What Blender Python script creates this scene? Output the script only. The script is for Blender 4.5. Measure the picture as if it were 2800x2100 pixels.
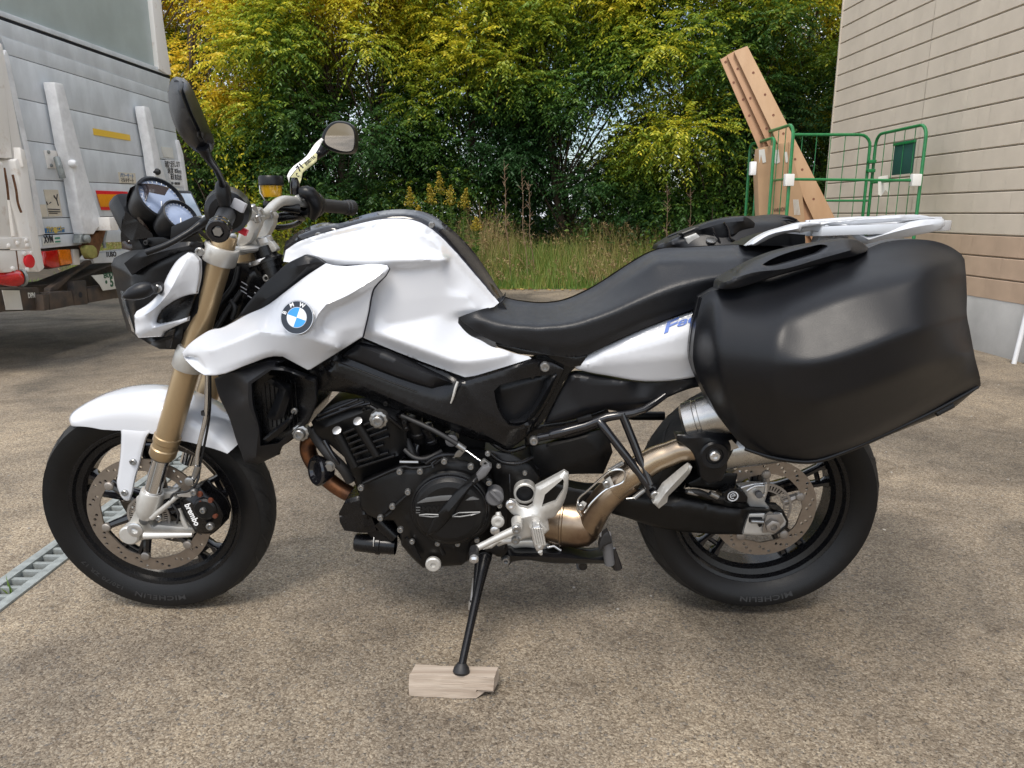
import bpy, bmesh, math, random
import numpy as np
from mathutils import Vector, Matrix, noise
from mathutils.geometry import delaunay_2d_cdt, tessellate_polygon
for o_ in list(bpy.data.objects): bpy.data.objects.remove(o_)
S = bpy.context.scene
COL = S.collection
# ------------------------------------------------------------------ camera
CAM = Vector((0.0, -1.88, 1.05)); PITCH = math.radians(13.0); FPX = 1597.0
cd = bpy.data.cameras.new('camera'); cam = bpy.data.objects.new('camera', cd); COL.objects.link(cam)
cam.location = CAM; cam.rotation_euler = (math.radians(90) - PITCH, 0, 0)
cd.sensor_width = 36.0; cd.lens = 36.0 * FPX / 2212.0; cd.clip_start = 0.05; cd.clip_end = 600
S.camera = cam
# ------------------------------------------------------------------ sky and sun (hazy bright overcast)
SUN_EL = math.radians(58); SUN_AZ = math.radians(194)      # compass-like: 180 = behind the camera, >180 = to its left
w = bpy.data.worlds.new('World'); S.world = w; w.use_nodes = True
nt = w.node_tree; nt.nodes.clear()
out = nt.nodes.new('ShaderNodeOutputWorld'); bg = nt.nodes.new('ShaderNodeBackground')
sky = nt.nodes.new('ShaderNodeTexSky'); sky.sky_type = 'NISHITA'; sky.sun_disc = False
sky.sun_elevation = SUN_EL; sky.sun_rotation = SUN_AZ; sky.dust_density = 2.0
tc = nt.nodes.new('ShaderNodeTexCoord'); nz = nt.nodes.new('ShaderNodeTexNoise'); nz.inputs['Scale'].default_value = 2.2
nz.inputs['Detail'].default_value = 6; nz.inputs['Distortion'].default_value = .4
rp = nt.nodes.new('ShaderNodeValToRGB'); rp.color_ramp.elements[0].position = .36; rp.color_ramp.elements[1].position = .62
mx = nt.nodes.new('ShaderNodeMix'); mx.data_type = 'RGBA'
mx.inputs[7].default_value = (8.2, 8.6, 9.2, 1)
nt.links.new(tc.outputs['Generated'], nz.inputs['Vector']); nt.links.new(nz.outputs['Fac'], rp.inputs['Fac'])
nt.links.new(rp.outputs['Color'], mx.inputs[0]); nt.links.new(sky.outputs['Color'], mx.inputs[6])
nt.links.new(mx.outputs[2], bg.inputs['Color']); bg.inputs['Strength'].default_value = 0.15
nt.links.new(bg.outputs[0], out.inputs['Surface'])
sd = bpy.data.lights.new('sun', 'SUN'); sd.energy = 2.35; sd.angle = math.radians(22); sd.color = (1, .92, .82)
sun = bpy.data.objects.new('sun', sd); COL.objects.link(sun)
az = SUN_AZ
sdir = Vector((math.sin(az) * math.cos(SUN_EL), math.cos(az) * math.cos(SUN_EL), math.sin(SUN_EL)))   # towards the sun
sun.rotation_euler = sdir.to_track_quat('Z', 'Y').to_euler(); sun.location = sdir * 30
S.view_settings.view_transform = 'Standard'; S.view_settings.look = 'None'; S.view_settings.gamma = 1
S.view_settings.use_curve_mapping = False; S.view_settings.exposure = 0.38
S.render.engine = 'CYCLES'
# ------------------------------------------------------------------ measuring: photo direction -> point on a real plane
CP, SP = math.cos(PITCH), math.sin(PITCH)
def ray(px, py):
    a = (px - 1106.0) / FPX; b = (829.5 - py) / FPX
    return Vector((a, CP + b * SP, b * CP - SP))
def hit(px, py, n, c):                       # plane n.p = c
    d = ray(px, py); n = Vector(n)
    return CAM + d * ((c - n.dot(CAM)) / n.dot(d))
LEAN = 0.07; STEER = 0.03; FLEAN = 0.10
def PB(px, py, o): return hit(px, py, (0, 1, LEAN), o - .012)                              # motorcycle: lateral offset o, minus = our side
def PF(px, py, o): return hit(px, py, (STEER, 1, FLEAN), o - .031)            # steered front end
def PG(px, py, o=0): return hit(px, py, (0, 0, 1), o)                               # ground, height o
def PT(px, py, o): return hit(px, py, (1, -.05, 0), -3.42 + o)                      # lorry tail plane, o = outward
WN = (-1, -.043, 0); WC = -3.82
def PW(px, py, o): return hit(px, py, WN, WC + o)                                   # building wall, o = outward
PB.d = Vector((0, 1, 0)); PF.d = Vector((0, 1, 0)); PG.d = Vector((0, 0, -1)); PT.d = Vector((-1, .05, 0)); PW.d = Vector((1, .043, 0))
CR = dict(A=(100, 1000, 2.37), B=(280, 450, 2.37), C=(760, 900, 2.37), D=(1650, 1000, 2.37), E=(0, 0, 1.659), F=(1700, 0, 1.659),
          G=(1050, 1250, 2.37), H=(700, 300, 2.212), I=(2200, 0, 2.963), J=(2500, 560, 3.317), K=(0, 0, 3.607), L=(0, 440, 3.191),
          M=(1780, 540, 2.183), N=(480, 0, 2.37), O=(1200, 0, 2.011), Q=(0, 1400, 2.011), P=(0, 0, 1/1.2658))
def T(s):
    r = []; c = CR['P']
    for t in s.split():
        if t[0].isalpha(): c = CR[t[0]]; t = t[1:]
        if not t: continue
        v = [float(q) for q in t.split(',')]
        r.append(((c[0] + v[0] / c[2]) / 1.2658, (c[1] + v[1] / c[2]) / 1.2658) + tuple(v[2:]))
    return r
# ------------------------------------------------------------------ materials
MATS = {}; FIELDS = {}
def mat(name, col, rough=.5, metal=0, var=.0, vscale=8, bump=0, bscale=60, coat=0, spec=.5, trans=0, col2=None, emis=0, aniso=0, stretch=(1, 1, 1), lo=.35, hi=.65, rvar=.08, detail=6, alpha=1):
    m = bpy.data.materials.new(name); m.use_nodes = True; n = m.node_tree; b = n.nodes['Principled BSDF']
    b.inputs['Roughness'].default_value = rough; b.inputs['Metallic'].default_value = metal
    b.inputs['Coat Weight'].default_value = coat; b.inputs['Coat Roughness'].default_value = .06
    b.inputs['Specular IOR Level'].default_value = spec; b.inputs['Transmission Weight'].default_value = trans
    if alpha < 1: b.inputs['Alpha'].default_value = alpha
    c1 = tuple(col) + (1,); t = n.nodes.new('ShaderNodeTexCoord'); mp = n.nodes.new('ShaderNodeMapping'); mp.inputs['Scale'].default_value = stretch
    n.links.new(t.outputs['Object'], mp.inputs['Vector'])
    c2 = tuple(col2) + (1,) if col2 else tuple(max(0, v * (1 - var)) for v in col) + (1,)
    nn = n.nodes.new('ShaderNodeTexNoise'); nn.inputs['Scale'].default_value = vscale; nn.inputs['Detail'].default_value = detail; nn.inputs['Roughness'].default_value = .6
    n.links.new(mp.outputs[0], nn.inputs['Vector'])
    r = n.nodes.new('ShaderNodeValToRGB'); r.color_ramp.elements[0].position = lo; r.color_ramp.elements[1].position = hi
    r.color_ramp.elements[0].color = c1; r.color_ramp.elements[1].color = c2
    n.links.new(nn.outputs['Fac'], r.inputs['Fac']); n.links.new(r.outputs['Color'], b.inputs['Base Color'])
    if rvar:
        q = n.nodes.new('ShaderNodeMapRange'); q.inputs['To Min'].default_value = max(0, rough - rvar); q.inputs['To Max'].default_value = min(1, rough + rvar)
        n2 = n.nodes.new('ShaderNodeTexNoise'); n2.inputs['Scale'].default_value = vscale * 2.3; n2.inputs['Detail'].default_value = 5
        n.links.new(mp.outputs[0], n2.inputs['Vector']); n.links.new(n2.outputs['Fac'], q.inputs['Value']); n.links.new(q.outputs[0], b.inputs['Roughness'])
    if bump:
        n3 = n.nodes.new('ShaderNodeTexNoise'); n3.inputs['Scale'].default_value = bscale; n3.inputs['Detail'].default_value = 3
        bp = n.nodes.new('ShaderNodeBump'); bp.inputs['Strength'].default_value = bump; bp.inputs['Distance'].default_value = .002
        n.links.new(mp.outputs[0], n3.inputs['Vector']); n.links.new(n3.outputs['Fac'], bp.inputs['Height']); n.links.new(bp.outputs[0], b.inputs['Normal'])
    if emis: b.inputs['Emission Color'].default_value = c1; b.inputs['Emission Strength'].default_value = emis
    MATS[name] = m; return m
# ------------------------------------------------------------------ object helpers
def tag(o, label=None, cat=None, group=None, kind=None):
    if label: o['label'] = label
    if cat: o['category'] = cat
    if group: o['group'] = group
    if kind: o['kind'] = kind
    return o
def empty(name, loc, label=None, cat=None, group=None, parent=None):
    o = bpy.data.objects.new(name, None); COL.objects.link(o); o.location = loc; o.empty_display_size = .1
    if parent: o.parent = parent; o.location = Vector(loc) - absloc(parent)
    return tag(o, label, cat, group)
def absloc(o):
    v = Vector((0, 0, 0))
    while o: v += o.location; o = o.parent
    return v
def link(name, me, m, parent=None, kind=None, sharp=35, origin=None):
    if origin is None:
        n = len(me.vertices)
        if n:
            a = np.empty(n * 3); me.vertices.foreach_get('co', a); a = a.reshape(-1, 3)
            origin = Vector(((a[:, 0].min() + a[:, 0].max()) / 2, (a[:, 1].min() + a[:, 1].max()) / 2, a[:, 2].min()))
        else: origin = Vector((0, 0, 0))
    origin = Vector(origin); me.transform(Matrix.Translation(-origin))
    o = bpy.data.objects.new(name, me); COL.objects.link(o)
    if m is not None and not me.materials: me.materials.append(m)
    o.location = origin
    if parent: o.parent = parent; o.location = origin - absloc(parent)
    if sharp is not None:
        me.shade_smooth(); me.set_sharp_from_angle(angle=math.radians(sharp))
    me.name = name
    if kind: o['kind'] = kind
    return o
def meshof(bm, recalc=True):
    if recalc: bmesh.ops.recalc_face_normals(bm, faces=bm.faces)
    me = bpy.data.meshes.new('m'); bm.to_mesh(me); bm.free(); return me
def fin(name, bm, m, parent=None, **k): return link(name, meshof(bm), m, parent, **k)
def inside(poly, x, y):
    c = False; j = len(poly) - 1
    for i in range(len(poly)):
        xi, yi = poly[i][0], poly[i][1]; xj, yj = poly[j][0], poly[j][1]
        if (yi > y) != (yj > y) and x < (xj - xi) * (y - yi) / (yj - yi) + xi: c = not c
        j = i
    return c
def inside_np(poly, X, Y):
    c = np.zeros(X.shape, bool); j = len(poly) - 1
    for i in range(len(poly)):
        xi, yi = poly[i][0], poly[i][1]; xj, yj = poly[j][0], poly[j][1]
        if yi != yj:
            t = ((yi > Y) != (yj > Y)) & (X < (xj - xi) * (Y - yi) / (yj - yi) + xi); c ^= t
        j = i
    return c
def chaikin(p, closed=True, n=1):
    for _ in range(n):
        q = []; N = len(p)
        for i in range(N if closed else N - 1):
            a = p[i]; b = p[(i + 1) % N]
            q.append(tuple(a[k] * .75 + b[k] * .25 for k in range(len(a)))); q.append(tuple(a[k] * .25 + b[k] * .75 for k in range(len(a))))
        if not closed: q = [p[0]] + q + [p[-1]]
        p = q
    return p
def crom(p, closed=True, n=4, lim=23):
    """Catmull-Rom rounding of a traced line; real corners (turn above lim degrees) stay sharp"""
    N = len(p)
    if N < 3: return p
    def turn(i):
        if not closed and i in (0, N - 1): return 180
        a, b, c = p[(i - 1) % N], p[i], p[(i + 1) % N]; t = math.degrees(math.atan2(c[1] - b[1], c[0] - b[0]) - math.atan2(b[1] - a[1], b[0] - a[0])); return abs((t + 180) % 360 - 180)
    cr_ = [turn(i) > lim for i in range(N)]; q = []
    for i in range(N if closed else N - 1):
        p1, p2 = p[i], p[(i + 1) % N]; L = math.hypot(p2[0] - p1[0], p2[1] - p1[1])
        def tan(j):
            a, b, c = p[(j - 1) % N], p[j], p[(j + 1) % N]; la = math.hypot(b[0] - a[0], b[1] - a[1]) or 1; lc = math.hypot(c[0] - b[0], c[1] - b[1]) or 1
            return [((b[k] - a[k]) / la * lc + (c[k] - b[k]) / lc * la) / (la + lc) for k in range(len(b))]
        ch_ = [(p2[k] - p1[k]) / (L or 1) for k in range(len(p1))]
        t1 = ch_ if cr_[i] else tan(i); t2 = ch_ if cr_[(i + 1) % N] else tan((i + 1) % N)
        for s in range(n):
            u = s / n; h0 = 2 * u ** 3 - 3 * u * u + 1; h1 = u ** 3 - 2 * u * u + u; h2 = -2 * u ** 3 + 3 * u * u; h3 = u ** 3 - u * u
            q.append(tuple(h0 * p1[k] + h1 * t1[k] * L + h2 * p2[k] + h3 * t2[k] * L for k in range(len(p1))))
    if not closed: q.append(p[-1])
    return q
def resample(p, step, closed=True):
    q = []; N = len(p)
    for i in range(N if closed else N - 1):
        a = p[i]; b = p[(i + 1) % N]; L = math.hypot(b[0] - a[0], b[1] - a[1]); k = max(1, int(round(L / step)))
        for j in range(k): q.append(tuple(a[t] + (b[t] - a[t]) * j / k for t in range(len(a))))
    if not closed: q.append(p[-1])
    return q
def cdt(pts, edges, eps=1e-4):
    r = delaunay_2d_cdt([Vector(p) for p in pts], edges, [], 0, eps)
    return r[0], r[2]
def gblur(A, sg):
    if sg < .3: return A
    r = int(math.ceil(sg * 2.6)); k = np.exp(-np.arange(-r, r + 1) ** 2 / (2 * sg * sg)); k /= k.sum(); A = np.pad(A, r, mode='constant')
    A = sum(k[i] * A[i:A.shape[0] - 2 * r + i, :] for i in range(2 * r + 1)); return sum(k[i] * A[:, i:A.shape[1] - 2 * r + i] for i in range(2 * r + 1))
class Field:
    """offset field over a panel: membrane stretched between the outline and the ridge lines, then softened"""
    def __init__(f, sp, se, cl, ol, blur):
        xs = [p[0] for p in sp]; ys = [p[1] for p in sp]; g = max(1.6, max(max(xs) - min(xs), max(ys) - min(ys)) / 230); f.g = g; m = 4
        f.x0 = min(xs) - m * g; f.y0 = min(ys) - m * g; W = int((max(xs) - f.x0) / g) + m + 2; H = int((max(ys) - f.y0) / g) + m + 2
        gx = f.x0 + np.arange(W) * g; gy = f.y0 + np.arange(H) * g; Z = np.zeros((H, W)); have = np.zeros((H, W), bool)
        SV, SF = cdt([(p[0], p[1]) for p in sp], se, 1e-3)
        A = np.array([(p[0], p[1]) for p in sp]); AO = np.array([p[2] for p in sp]); so = [AO[np.argmin((A[:, 0] - v[0]) ** 2 + (A[:, 1] - v[1]) ** 2)] for v in SV]
        for t in SF:
            for k in range(1, len(t) - 1):
                i0, i1, i2 = t[0], t[k], t[k + 1]; a, b, c = SV[i0], SV[i1], SV[i2]; det = (b[1] - c[1]) * (a[0] - c[0]) + (c[0] - b[0]) * (a[1] - c[1])
                if abs(det) < 1e-9: continue
                jx0 = max(0, int((min(a[0], b[0], c[0]) - f.x0) / g)); jx1 = min(W, int((max(a[0], b[0], c[0]) - f.x0) / g) + 2); jy0 = max(0, int((min(a[1], b[1], c[1]) - f.y0) / g)); jy1 = min(H, int((max(a[1], b[1], c[1]) - f.y0) / g) + 2)
                X, Y = np.meshgrid(gx[jx0:jx1], gy[jy0:jy1]); l1 = ((b[1] - c[1]) * (X - c[0]) + (c[0] - b[0]) * (Y - c[1])) / det; l2 = ((c[1] - a[1]) * (X - c[0]) + (a[0] - c[0]) * (Y - c[1])) / det; l3 = 1 - l1 - l2
                ok = (l1 > -1e-6) & (l2 > -1e-6) & (l3 > -1e-6); Z[jy0:jy1, jx0:jx1][ok] = (l1 * so[i0] + l2 * so[i1] + l3 * so[i2])[ok]; have[jy0:jy1, jx0:jx1] |= ok
        X, Y = np.meshgrid(gx, gy); ins = inside_np(ol, X, Y); mask = ins & have
        # pinned cells
        pin = np.zeros((H, W)); pv = np.zeros((H, W))
        for p in resample(ol, g * .7) + [q for l in cl for q in (resample(l, g * .7, False) if len(l) > 1 else l)]:
            i = int(round((p[1] - f.y0) / g)); j = int(round((p[0] - f.x0) / g))
            if 0 <= i < H and 0 <= j < W: pin[i, j] += 1; pv[i, j] += p[2]
        pm = pin > 0; pv[pm] /= pin[pm]; Z[pm] = pv[pm]; mask |= pm; Mf = mask.astype(float)
        for _ in range(70):
            Zm = Z * Mf; nb = np.zeros_like(Z); ct = np.zeros_like(Z)
            nb[1:] += Zm[:-1]; nb[:-1] += Zm[1:]; nb[:, 1:] += Zm[:, :-1]; nb[:, :-1] += Zm[:, 1:]; ct[1:] += Mf[:-1]; ct[:-1] += Mf[1:]; ct[:, 1:] += Mf[:, :-1]; ct[:, :-1] += Mf[:, 1:]
            Z = np.where(mask & ~pm & (ct > 0), nb / np.maximum(ct, 1), Z)
        sg = max(.7, blur * 1.5 / g)
        num = gblur(Z * Mf, sg); den = gblur(Mf, sg); f.Z = num / np.maximum(den, 1e-6); bad = den < 1e-4
        if bad.any(): f.Z[bad] = (Z * Mf).sum() / Mf.sum()
    def __call__(f, x, y):
        u = (np.asarray(x) - f.x0) / f.g; v = (np.asarray(y) - f.y0) / f.g; H, W = f.Z.shape; i = np.clip(v.astype(int), 0, H - 2); j = np.clip(u.astype(int), 0, W - 2); a = u - j; b = v - i
        return (f.Z[i, j] * (1 - a) + f.Z[i, j + 1] * a) * (1 - b) + (f.Z[i + 1, j] * (1 - a) + f.Z[i + 1, j + 1] * a) * b
def surf(name, proj, outline, o=None, ctrl=(), m=None, parent=None, step=6, blur=3, th=.01, edge=None, mirror=False, holes=(), ch=0, sharp=38, add=None, raw=False, dirv=None):
    """curved panel: outline (and inner ridge lines) measured on the photo, each with its lateral offset o in metres"""
    ol = [p if len(p) > 2 else (p[0], p[1], o) for p in outline]
    if ch: ol = chaikin(ol, True, ch)
    ol = resample(crom(ol, True), step)
    cl = [[(q if len(q) > 2 else (q[0], q[1], o)) for q in l] for l in ctrl]
    cl = [crom(l, False) if len(l) > 2 else l for l in cl]
    # sparse field from controls
    sp = list(ol); se = [(i, (i + 1) % len(ol)) for i in range(len(ol))]
    for l in cl:
        l = resample(l, step, False) if len(l) > 1 else l
        b = len(sp); sp += l; se += [(b + i, b + i + 1) for i in range(len(l) - 1)]
    flat = not cl and len(set(round(p[2], 5) for p in ol)) == 1 and edge is None and add is None
    xs = [p[0] for p in ol]; ys = [p[1] for p in ol]; ringp = []
    if edge and not flat:
        ar = sum(ol[i][0] * ol[(i + 1) % len(ol)][1] - ol[(i + 1) % len(ol)][0] * ol[i][1] for i in range(len(ol))); sgn = 1 if ar > 0 else -1
        for i in range(len(ol)):
            a, b = ol[i - 1], ol[(i + 1) % len(ol)]; tx, ty = b[0] - a[0], b[1] - a[1]; L_ = math.hypot(tx, ty) or 1
            nx, ny = -ty / L_ * sgn, tx / L_ * sgn
            for q in (.3, 1.05): ringp.append((ol[i][0] + nx * edge[0] * q, ol[i][1] + ny * edge[0] * q, q))
    pts = list(ol); ne = len(ol); ed = [(i, (i + 1) % ne) for i in range(ne)]
    if not flat:
        for l in cl:
            l = resample(l, step, False) if len(l) > 1 else l; b = len(pts); pts += [(q[0], q[1], 0) for q in l]; ed += [(b + i, b + i + 1) for i in range(len(l) - 1)]
    for h in holes:
        h = resample(crom([q[:2] for q in h], True), step); b = len(pts); pts += [(q[0], q[1], 0) for q in h]; ed += [(b + i, b + (i + 1) % len(h)) for i in range(len(h))]
    if not flat:
        gx, gy = np.meshgrid(np.arange(min(xs), max(xs), step), np.arange(min(ys), max(ys), step * .87))
        gx = gx + (np.arange(gx.shape[0]) % 2)[:, None] * step * .5
        gx = gx.ravel(); gy = gy.ravel(); ok = inside_np(ol, gx, gy); gx = gx[ok]; gy = gy[ok]
        O = np.array([(p[0], p[1]) for p in pts])
        if len(gx):
            d = np.min(np.hypot(gx[:, None] - O[None, :, 0], gy[:, None] - O[None, :, 1]), axis=1) if len(gx) * len(O) < 3e7 else np.full(len(gx), 99)
            lim = max(step * .55, (edge[0] * 1.05 + step * .45) if edge else 0)
            for x, y in zip(gx[d > lim], gy[d > lim]): pts.append((x, y, 0))
        if ringp:
            rx = np.array([p[0] for p in ringp]); ry = np.array([p[1] for p in ringp]); rq = np.array([p[2] for p in ringp]); O2 = np.array([(p[0], p[1]) for p in ol])
            dd_ = np.min(np.hypot(rx[:, None] - O2[None, :, 0], ry[:, None] - O2[None, :, 1]), axis=1); okr = inside_np(ol, rx, ry) & (dd_ > edge[0] * rq * .82)
            for x, y in zip(rx[okr], ry[okr]): pts.append((x, y, 0))
    V, F = cdt([(p[0], p[1]) for p in pts], ed)
    n = len(V); XY = np.array([(v[0], v[1]) for v in V]); Z = np.zeros(n)
    bset = {(round(p[0], 3), round(p[1], 3)): p[2] for p in ol}
    hs = [[q[:2] for q in h] for h in holes]
    F = [f for f in F if (lambda cx, cy: inside(ol, cx, cy) and not any(inside(h, cx, cy) for h in hs))(sum(V[i][0] for i in f) / len(f), sum(V[i][1] for i in f) / len(f))]
    if flat: Z[:] = ol[0][2]
    else:
        fld = Field(sp, se, cl, ol, blur); FIELDS[name] = fld
        Z = fld(XY[:, 0], XY[:, 1])
        if edge or add:
            B = np.array([(p[0], p[1]) for p in ol]); Dm = np.min(np.hypot(XY[:, 0:1] - B[None, :, 0], XY[:, 1:2] - B[None, :, 1]), axis=1)
            for i in range(n):
                if (round(V[i][0], 3), round(V[i][1], 3)) in bset: Dm[i] = 0
        if edge:
            wd, dr = edge; t = np.clip(Dm / wd, 0, 1); Z = Z + dr * (1 - np.sqrt(np.maximum(0, 1 - (1 - t) ** 2)))
        if add: Z = Z + np.array([add(x, y, dd) for x, y, dd in zip(XY[:, 0], XY[:, 1], Dm)])
    bm = bmesh.new()
    fr = [Vector(proj(XY[i, 0], XY[i, 1], Z[i])) for i in range(n)]
    used = sorted({i for f in F for i in f}); ix = {v: k for k, v in enumerate(used)}
    a = [bm.verts.new(fr[i]) for i in used]
    dv = dirv or proj.d
    fa = []
    for f in F:
        try: bm.faces.new([a[ix[i]] for i in f])
        except ValueError: pass
    if mirror:
        b = [bm.verts.new(fr[i] + proj.d * (-2 * Z[i] if proj is PB or proj is PF else 0)) for i in used]
    elif th: b = [bm.verts.new(fr[i] + dv * th) for i in used]
    else: b = None
    if b:
        cnt = {}
        for f in F:
            for i in range(len(f)):
                e = (f[i], f[(i + 1) % len(f)]); cnt[tuple(sorted(e))] = cnt.get(tuple(sorted(e)), 0) + 1
            try: bm.faces.new([b[ix[i]] for i in reversed(f)])
            except ValueError: pass
        if not (mirror and th == 0):
            for (p, q), c in cnt.items():
                if c == 1:
                    try: bm.faces.new([a[ix[p]], a[ix[q]], b[ix[q]], b[ix[p]]])
                    except ValueError: pass
    if mirror: bmesh.ops.remove_doubles(bm, verts=bm.verts, dist=.0006)
    if raw: return bm
    return fin(name, bm, m, parent, sharp=sharp)
def slab(name, proj, outline, o, th, m, parent=None, bev=.003, ch=0, holes=(), sharp=30, seg=2):
    """flat plate with bevelled rim"""
    ol = [p[:2] for p in outline]
    if ch: ol = chaikin(ol, True, ch)
    pts = list(ol); ed = [(i, (i + 1) % len(ol)) for i in range(len(ol))]
    for h in holes:
        b = len(pts); pts += [q[:2] for q in h]; ed += [(b + i, b + (i + 1) % len(h)) for i in range(len(h))]
    V, F = cdt(pts, ed)
    F = [f for f in F if (lambda cx, cy: inside(ol, cx, cy) and not any(inside(h, cx, cy) for h in holes))(sum(V[i][0] for i in f) / len(f), sum(V[i][1] for i in f) / len(f))]
    bm = bmesh.new(); a = [bm.verts.new(proj(v[0], v[1], o)) for v in V]
    for f in F: bm.faces.new([a[i] for i in f])
    r = bmesh.ops.extrude_face_region(bm, geom=list(bm.faces))
    vs = [g for g in r['geom'] if isinstance(g, bmesh.types.BMVert)]
    bmesh.ops.translate(bm, verts=vs, vec=proj.d * th)
    bmesh.ops.delete(bm, geom=[v for v in bm.verts if not v.link_faces], context='VERTS')
    bmesh.ops.recalc_face_normals(bm, faces=bm.faces)
    if bev:
        bmesh.ops.dissolve_limit(bm, angle_limit=math.radians(1), verts=bm.verts, edges=bm.edges)
        es = [e for e in bm.edges if len(e.link_faces) == 2 and e.calc_face_angle(0) > math.radians(40)]
        try: bmesh.ops.bevel(bm, geom=es, offset=bev, segments=seg, profile=.6, affect='EDGES', clamp_overlap=True)
        except Exception: pass
        bmesh.ops.triangulate(bm, faces=[f for f in bm.faces if len(f.verts) > 4])
    return fin(name, bm, m, parent, sharp=sharp)
def frame_of(ax):
    ax = ax.normalized(); u = ax.orthogonal().normalized(); return u, ax.cross(u).normalized(), ax
def add_tube(bm, pts, r, seg=12, smooth=0, cap=True, flat=None):
    pts = [Vector(p) for p in pts]; R = list(r) if isinstance(r, (list, tuple)) else [r] * len(pts)
    if smooth:
        P = []; Q = []; N = len(pts)
        for i in range(N - 1):
            p0 = pts[max(0, i - 1)]; p1 = pts[i]; p2 = pts[i + 1]; p3 = pts[min(N - 1, i + 2)]
            for k in range(smooth):
                t = k / smooth
                P.append(.5 * ((2 * p1) + (p2 - p0) * t + (2 * p0 - 5 * p1 + 4 * p2 - p3) * t * t + (3 * p1 - p0 - 3 * p2 + p3) * t ** 3)); Q.append(R[i] + (R[i + 1] - R[i]) * t)
        P.append(pts[-1]); Q.append(R[-1]); pts, R = P, Q
    t0 = (pts[1] - pts[0]).normalized(); u = t0.orthogonal().normalized(); rings = []
    for i, p in enumerate(pts):
        t = (pts[min(i + 1, len(pts) - 1)] - pts[max(i - 1, 0)])
        t = t.normalized() if t.length > 1e-9 else t0
        u = (u - t * u.dot(t)).normalized(); v = t.cross(u)
        rings.append([bm.verts.new(p + (u * math.cos(a) + v * math.sin(a)) * R[i]) for a in [2 * math.pi * k / seg for k in range(seg)]])
    for i in range(len(rings) - 1):
        for k in range(seg): bm.faces.new([rings[i][k], rings[i][(k + 1) % seg], rings[i + 1][(k + 1) % seg], rings[i + 1][k]])
    if cap: bm.faces.new(rings[0][::-1]); bm.faces.new(rings[-1])
def tube(name, pts, r, m, parent=None, seg=14, smooth=0, sharp=40, **k):
    bm = bmesh.new(); add_tube(bm, pts, r, seg, smooth); return fin(name, bm, m, parent, sharp=sharp, **k)
def add_lathe(bm, p0, ax, prof, seg=32, ang0=0, ang=2 * math.pi, uv=None):
    """prof: list of (distance along axis, radius)"""
    p0 = Vector(p0); u, v, a = uv + (Vector(ax).normalized(),) if uv else frame_of(Vector(ax)); full = abs(ang - 2 * math.pi) < 1e-6; n = seg if full else seg + 1
    rings = []
    for d, r in prof:
        if r < 1e-7: rings.append([bm.verts.new(p0 + a * d)])
        else: rings.append([bm.verts.new(p0 + a * d + (u * math.cos(ang0 + ang * k / seg) + v * math.sin(ang0 + ang * k / seg)) * r) for k in range(n)])
    for i in range(len(rings) - 1):
        A, B = rings[i], rings[i + 1]
        for k in range(seg):
            k2 = (k + 1) % n
            if len(A) == 1 and len(B) == 1: continue
            if len(A) == 1: bm.faces.new([A[0], B[k], B[k2]])
            elif len(B) == 1: bm.faces.new([A[k], A[k2], B[0]])
            else: bm.faces.new([A[k], A[k2], B[k2], B[k]])
def lathe(name, p0, ax, prof, m, parent=None, seg=32, sharp=35, **k):
    bm = bmesh.new(); add_lathe(bm, p0, ax, prof, seg, **k); return fin(name, bm, m, parent, sharp=sharp)
def add_box(bm, c, s, R=None):
    c = Vector(c); vs = []
    for x in (-.5, .5):
        for y in (-.5, .5):
            for z in (-.5, .5):
                v = Vector((x * s[0], y * s[1], z * s[2]));  v = R @ v if R else v; vs.append(bm.verts.new(c + v))
    for f in ((0, 1, 3, 2), (4, 6, 7, 5), (0, 4, 5, 1), (2, 3, 7, 6), (0, 2, 6, 4), (1, 5, 7, 3)): bm.faces.new([vs[i] for i in f])
def bev_all(bm, w, seg=2, ang=30):
    bmesh.ops.recalc_face_normals(bm, faces=bm.faces)
    es = [e for e in bm.edges if len(e.link_faces) == 2 and e.calc_face_angle(0) > math.radians(ang)]
    bmesh.ops.bevel(bm, geom=es, offset=w, segments=seg, profile=.6, affect='EDGES', clamp_overlap=True)
def box(name, c, s, m, parent=None, bev=.003, R=None, **k):
    bm = bmesh.new(); add_box(bm, c, s, R)
    if bev: bev_all(bm, bev)
    return fin(name, bm, m, parent, **k)
LAT = Vector((0, -1, -LEAN)).normalized()
def bolt(px, py, o, r, m, parent, proj=PB, h=.006, name='bolt', socket=True):
    c = proj(px, py, o); ax = LAT
    pr = [(-.002, r * 1.0), (h * .7, r), (h, r * .8)] + ([(h, r * .5), (h * .4, r * .45), (h * .4, 0)] if socket else [(h, 0)])
    bm = bmesh.new(); add_lathe(bm, c - ax * h * 0, ax, pr, 12); return fin(name, bm, m, parent, sharp=40)
def textmesh(s, size, fn, extr=.0006, name='lettering', m=None, parent=None, bold=0, align='LEFT', shear=0, res=3, spacing=1.0):
    c = bpy.data.curves.new('t', 'FONT'); c.body = s; c.size = size; c.extrude = extr; c.offset = bold; c.align_x = align; c.shear = shear; c.resolution_u = res; c.space_character = spacing
    o = bpy.data.objects.new('t', c); COL.objects.link(o); bpy.context.view_layer.update()
    me = bpy.data.meshes.new_from_object(o); bpy.data.objects.remove(o)
    me.materials.clear()
    for v in me.vertices: v.co = fn(v.co.x, v.co.y, v.co.z)
    return link(name, me, m, parent, sharp=None)
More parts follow.
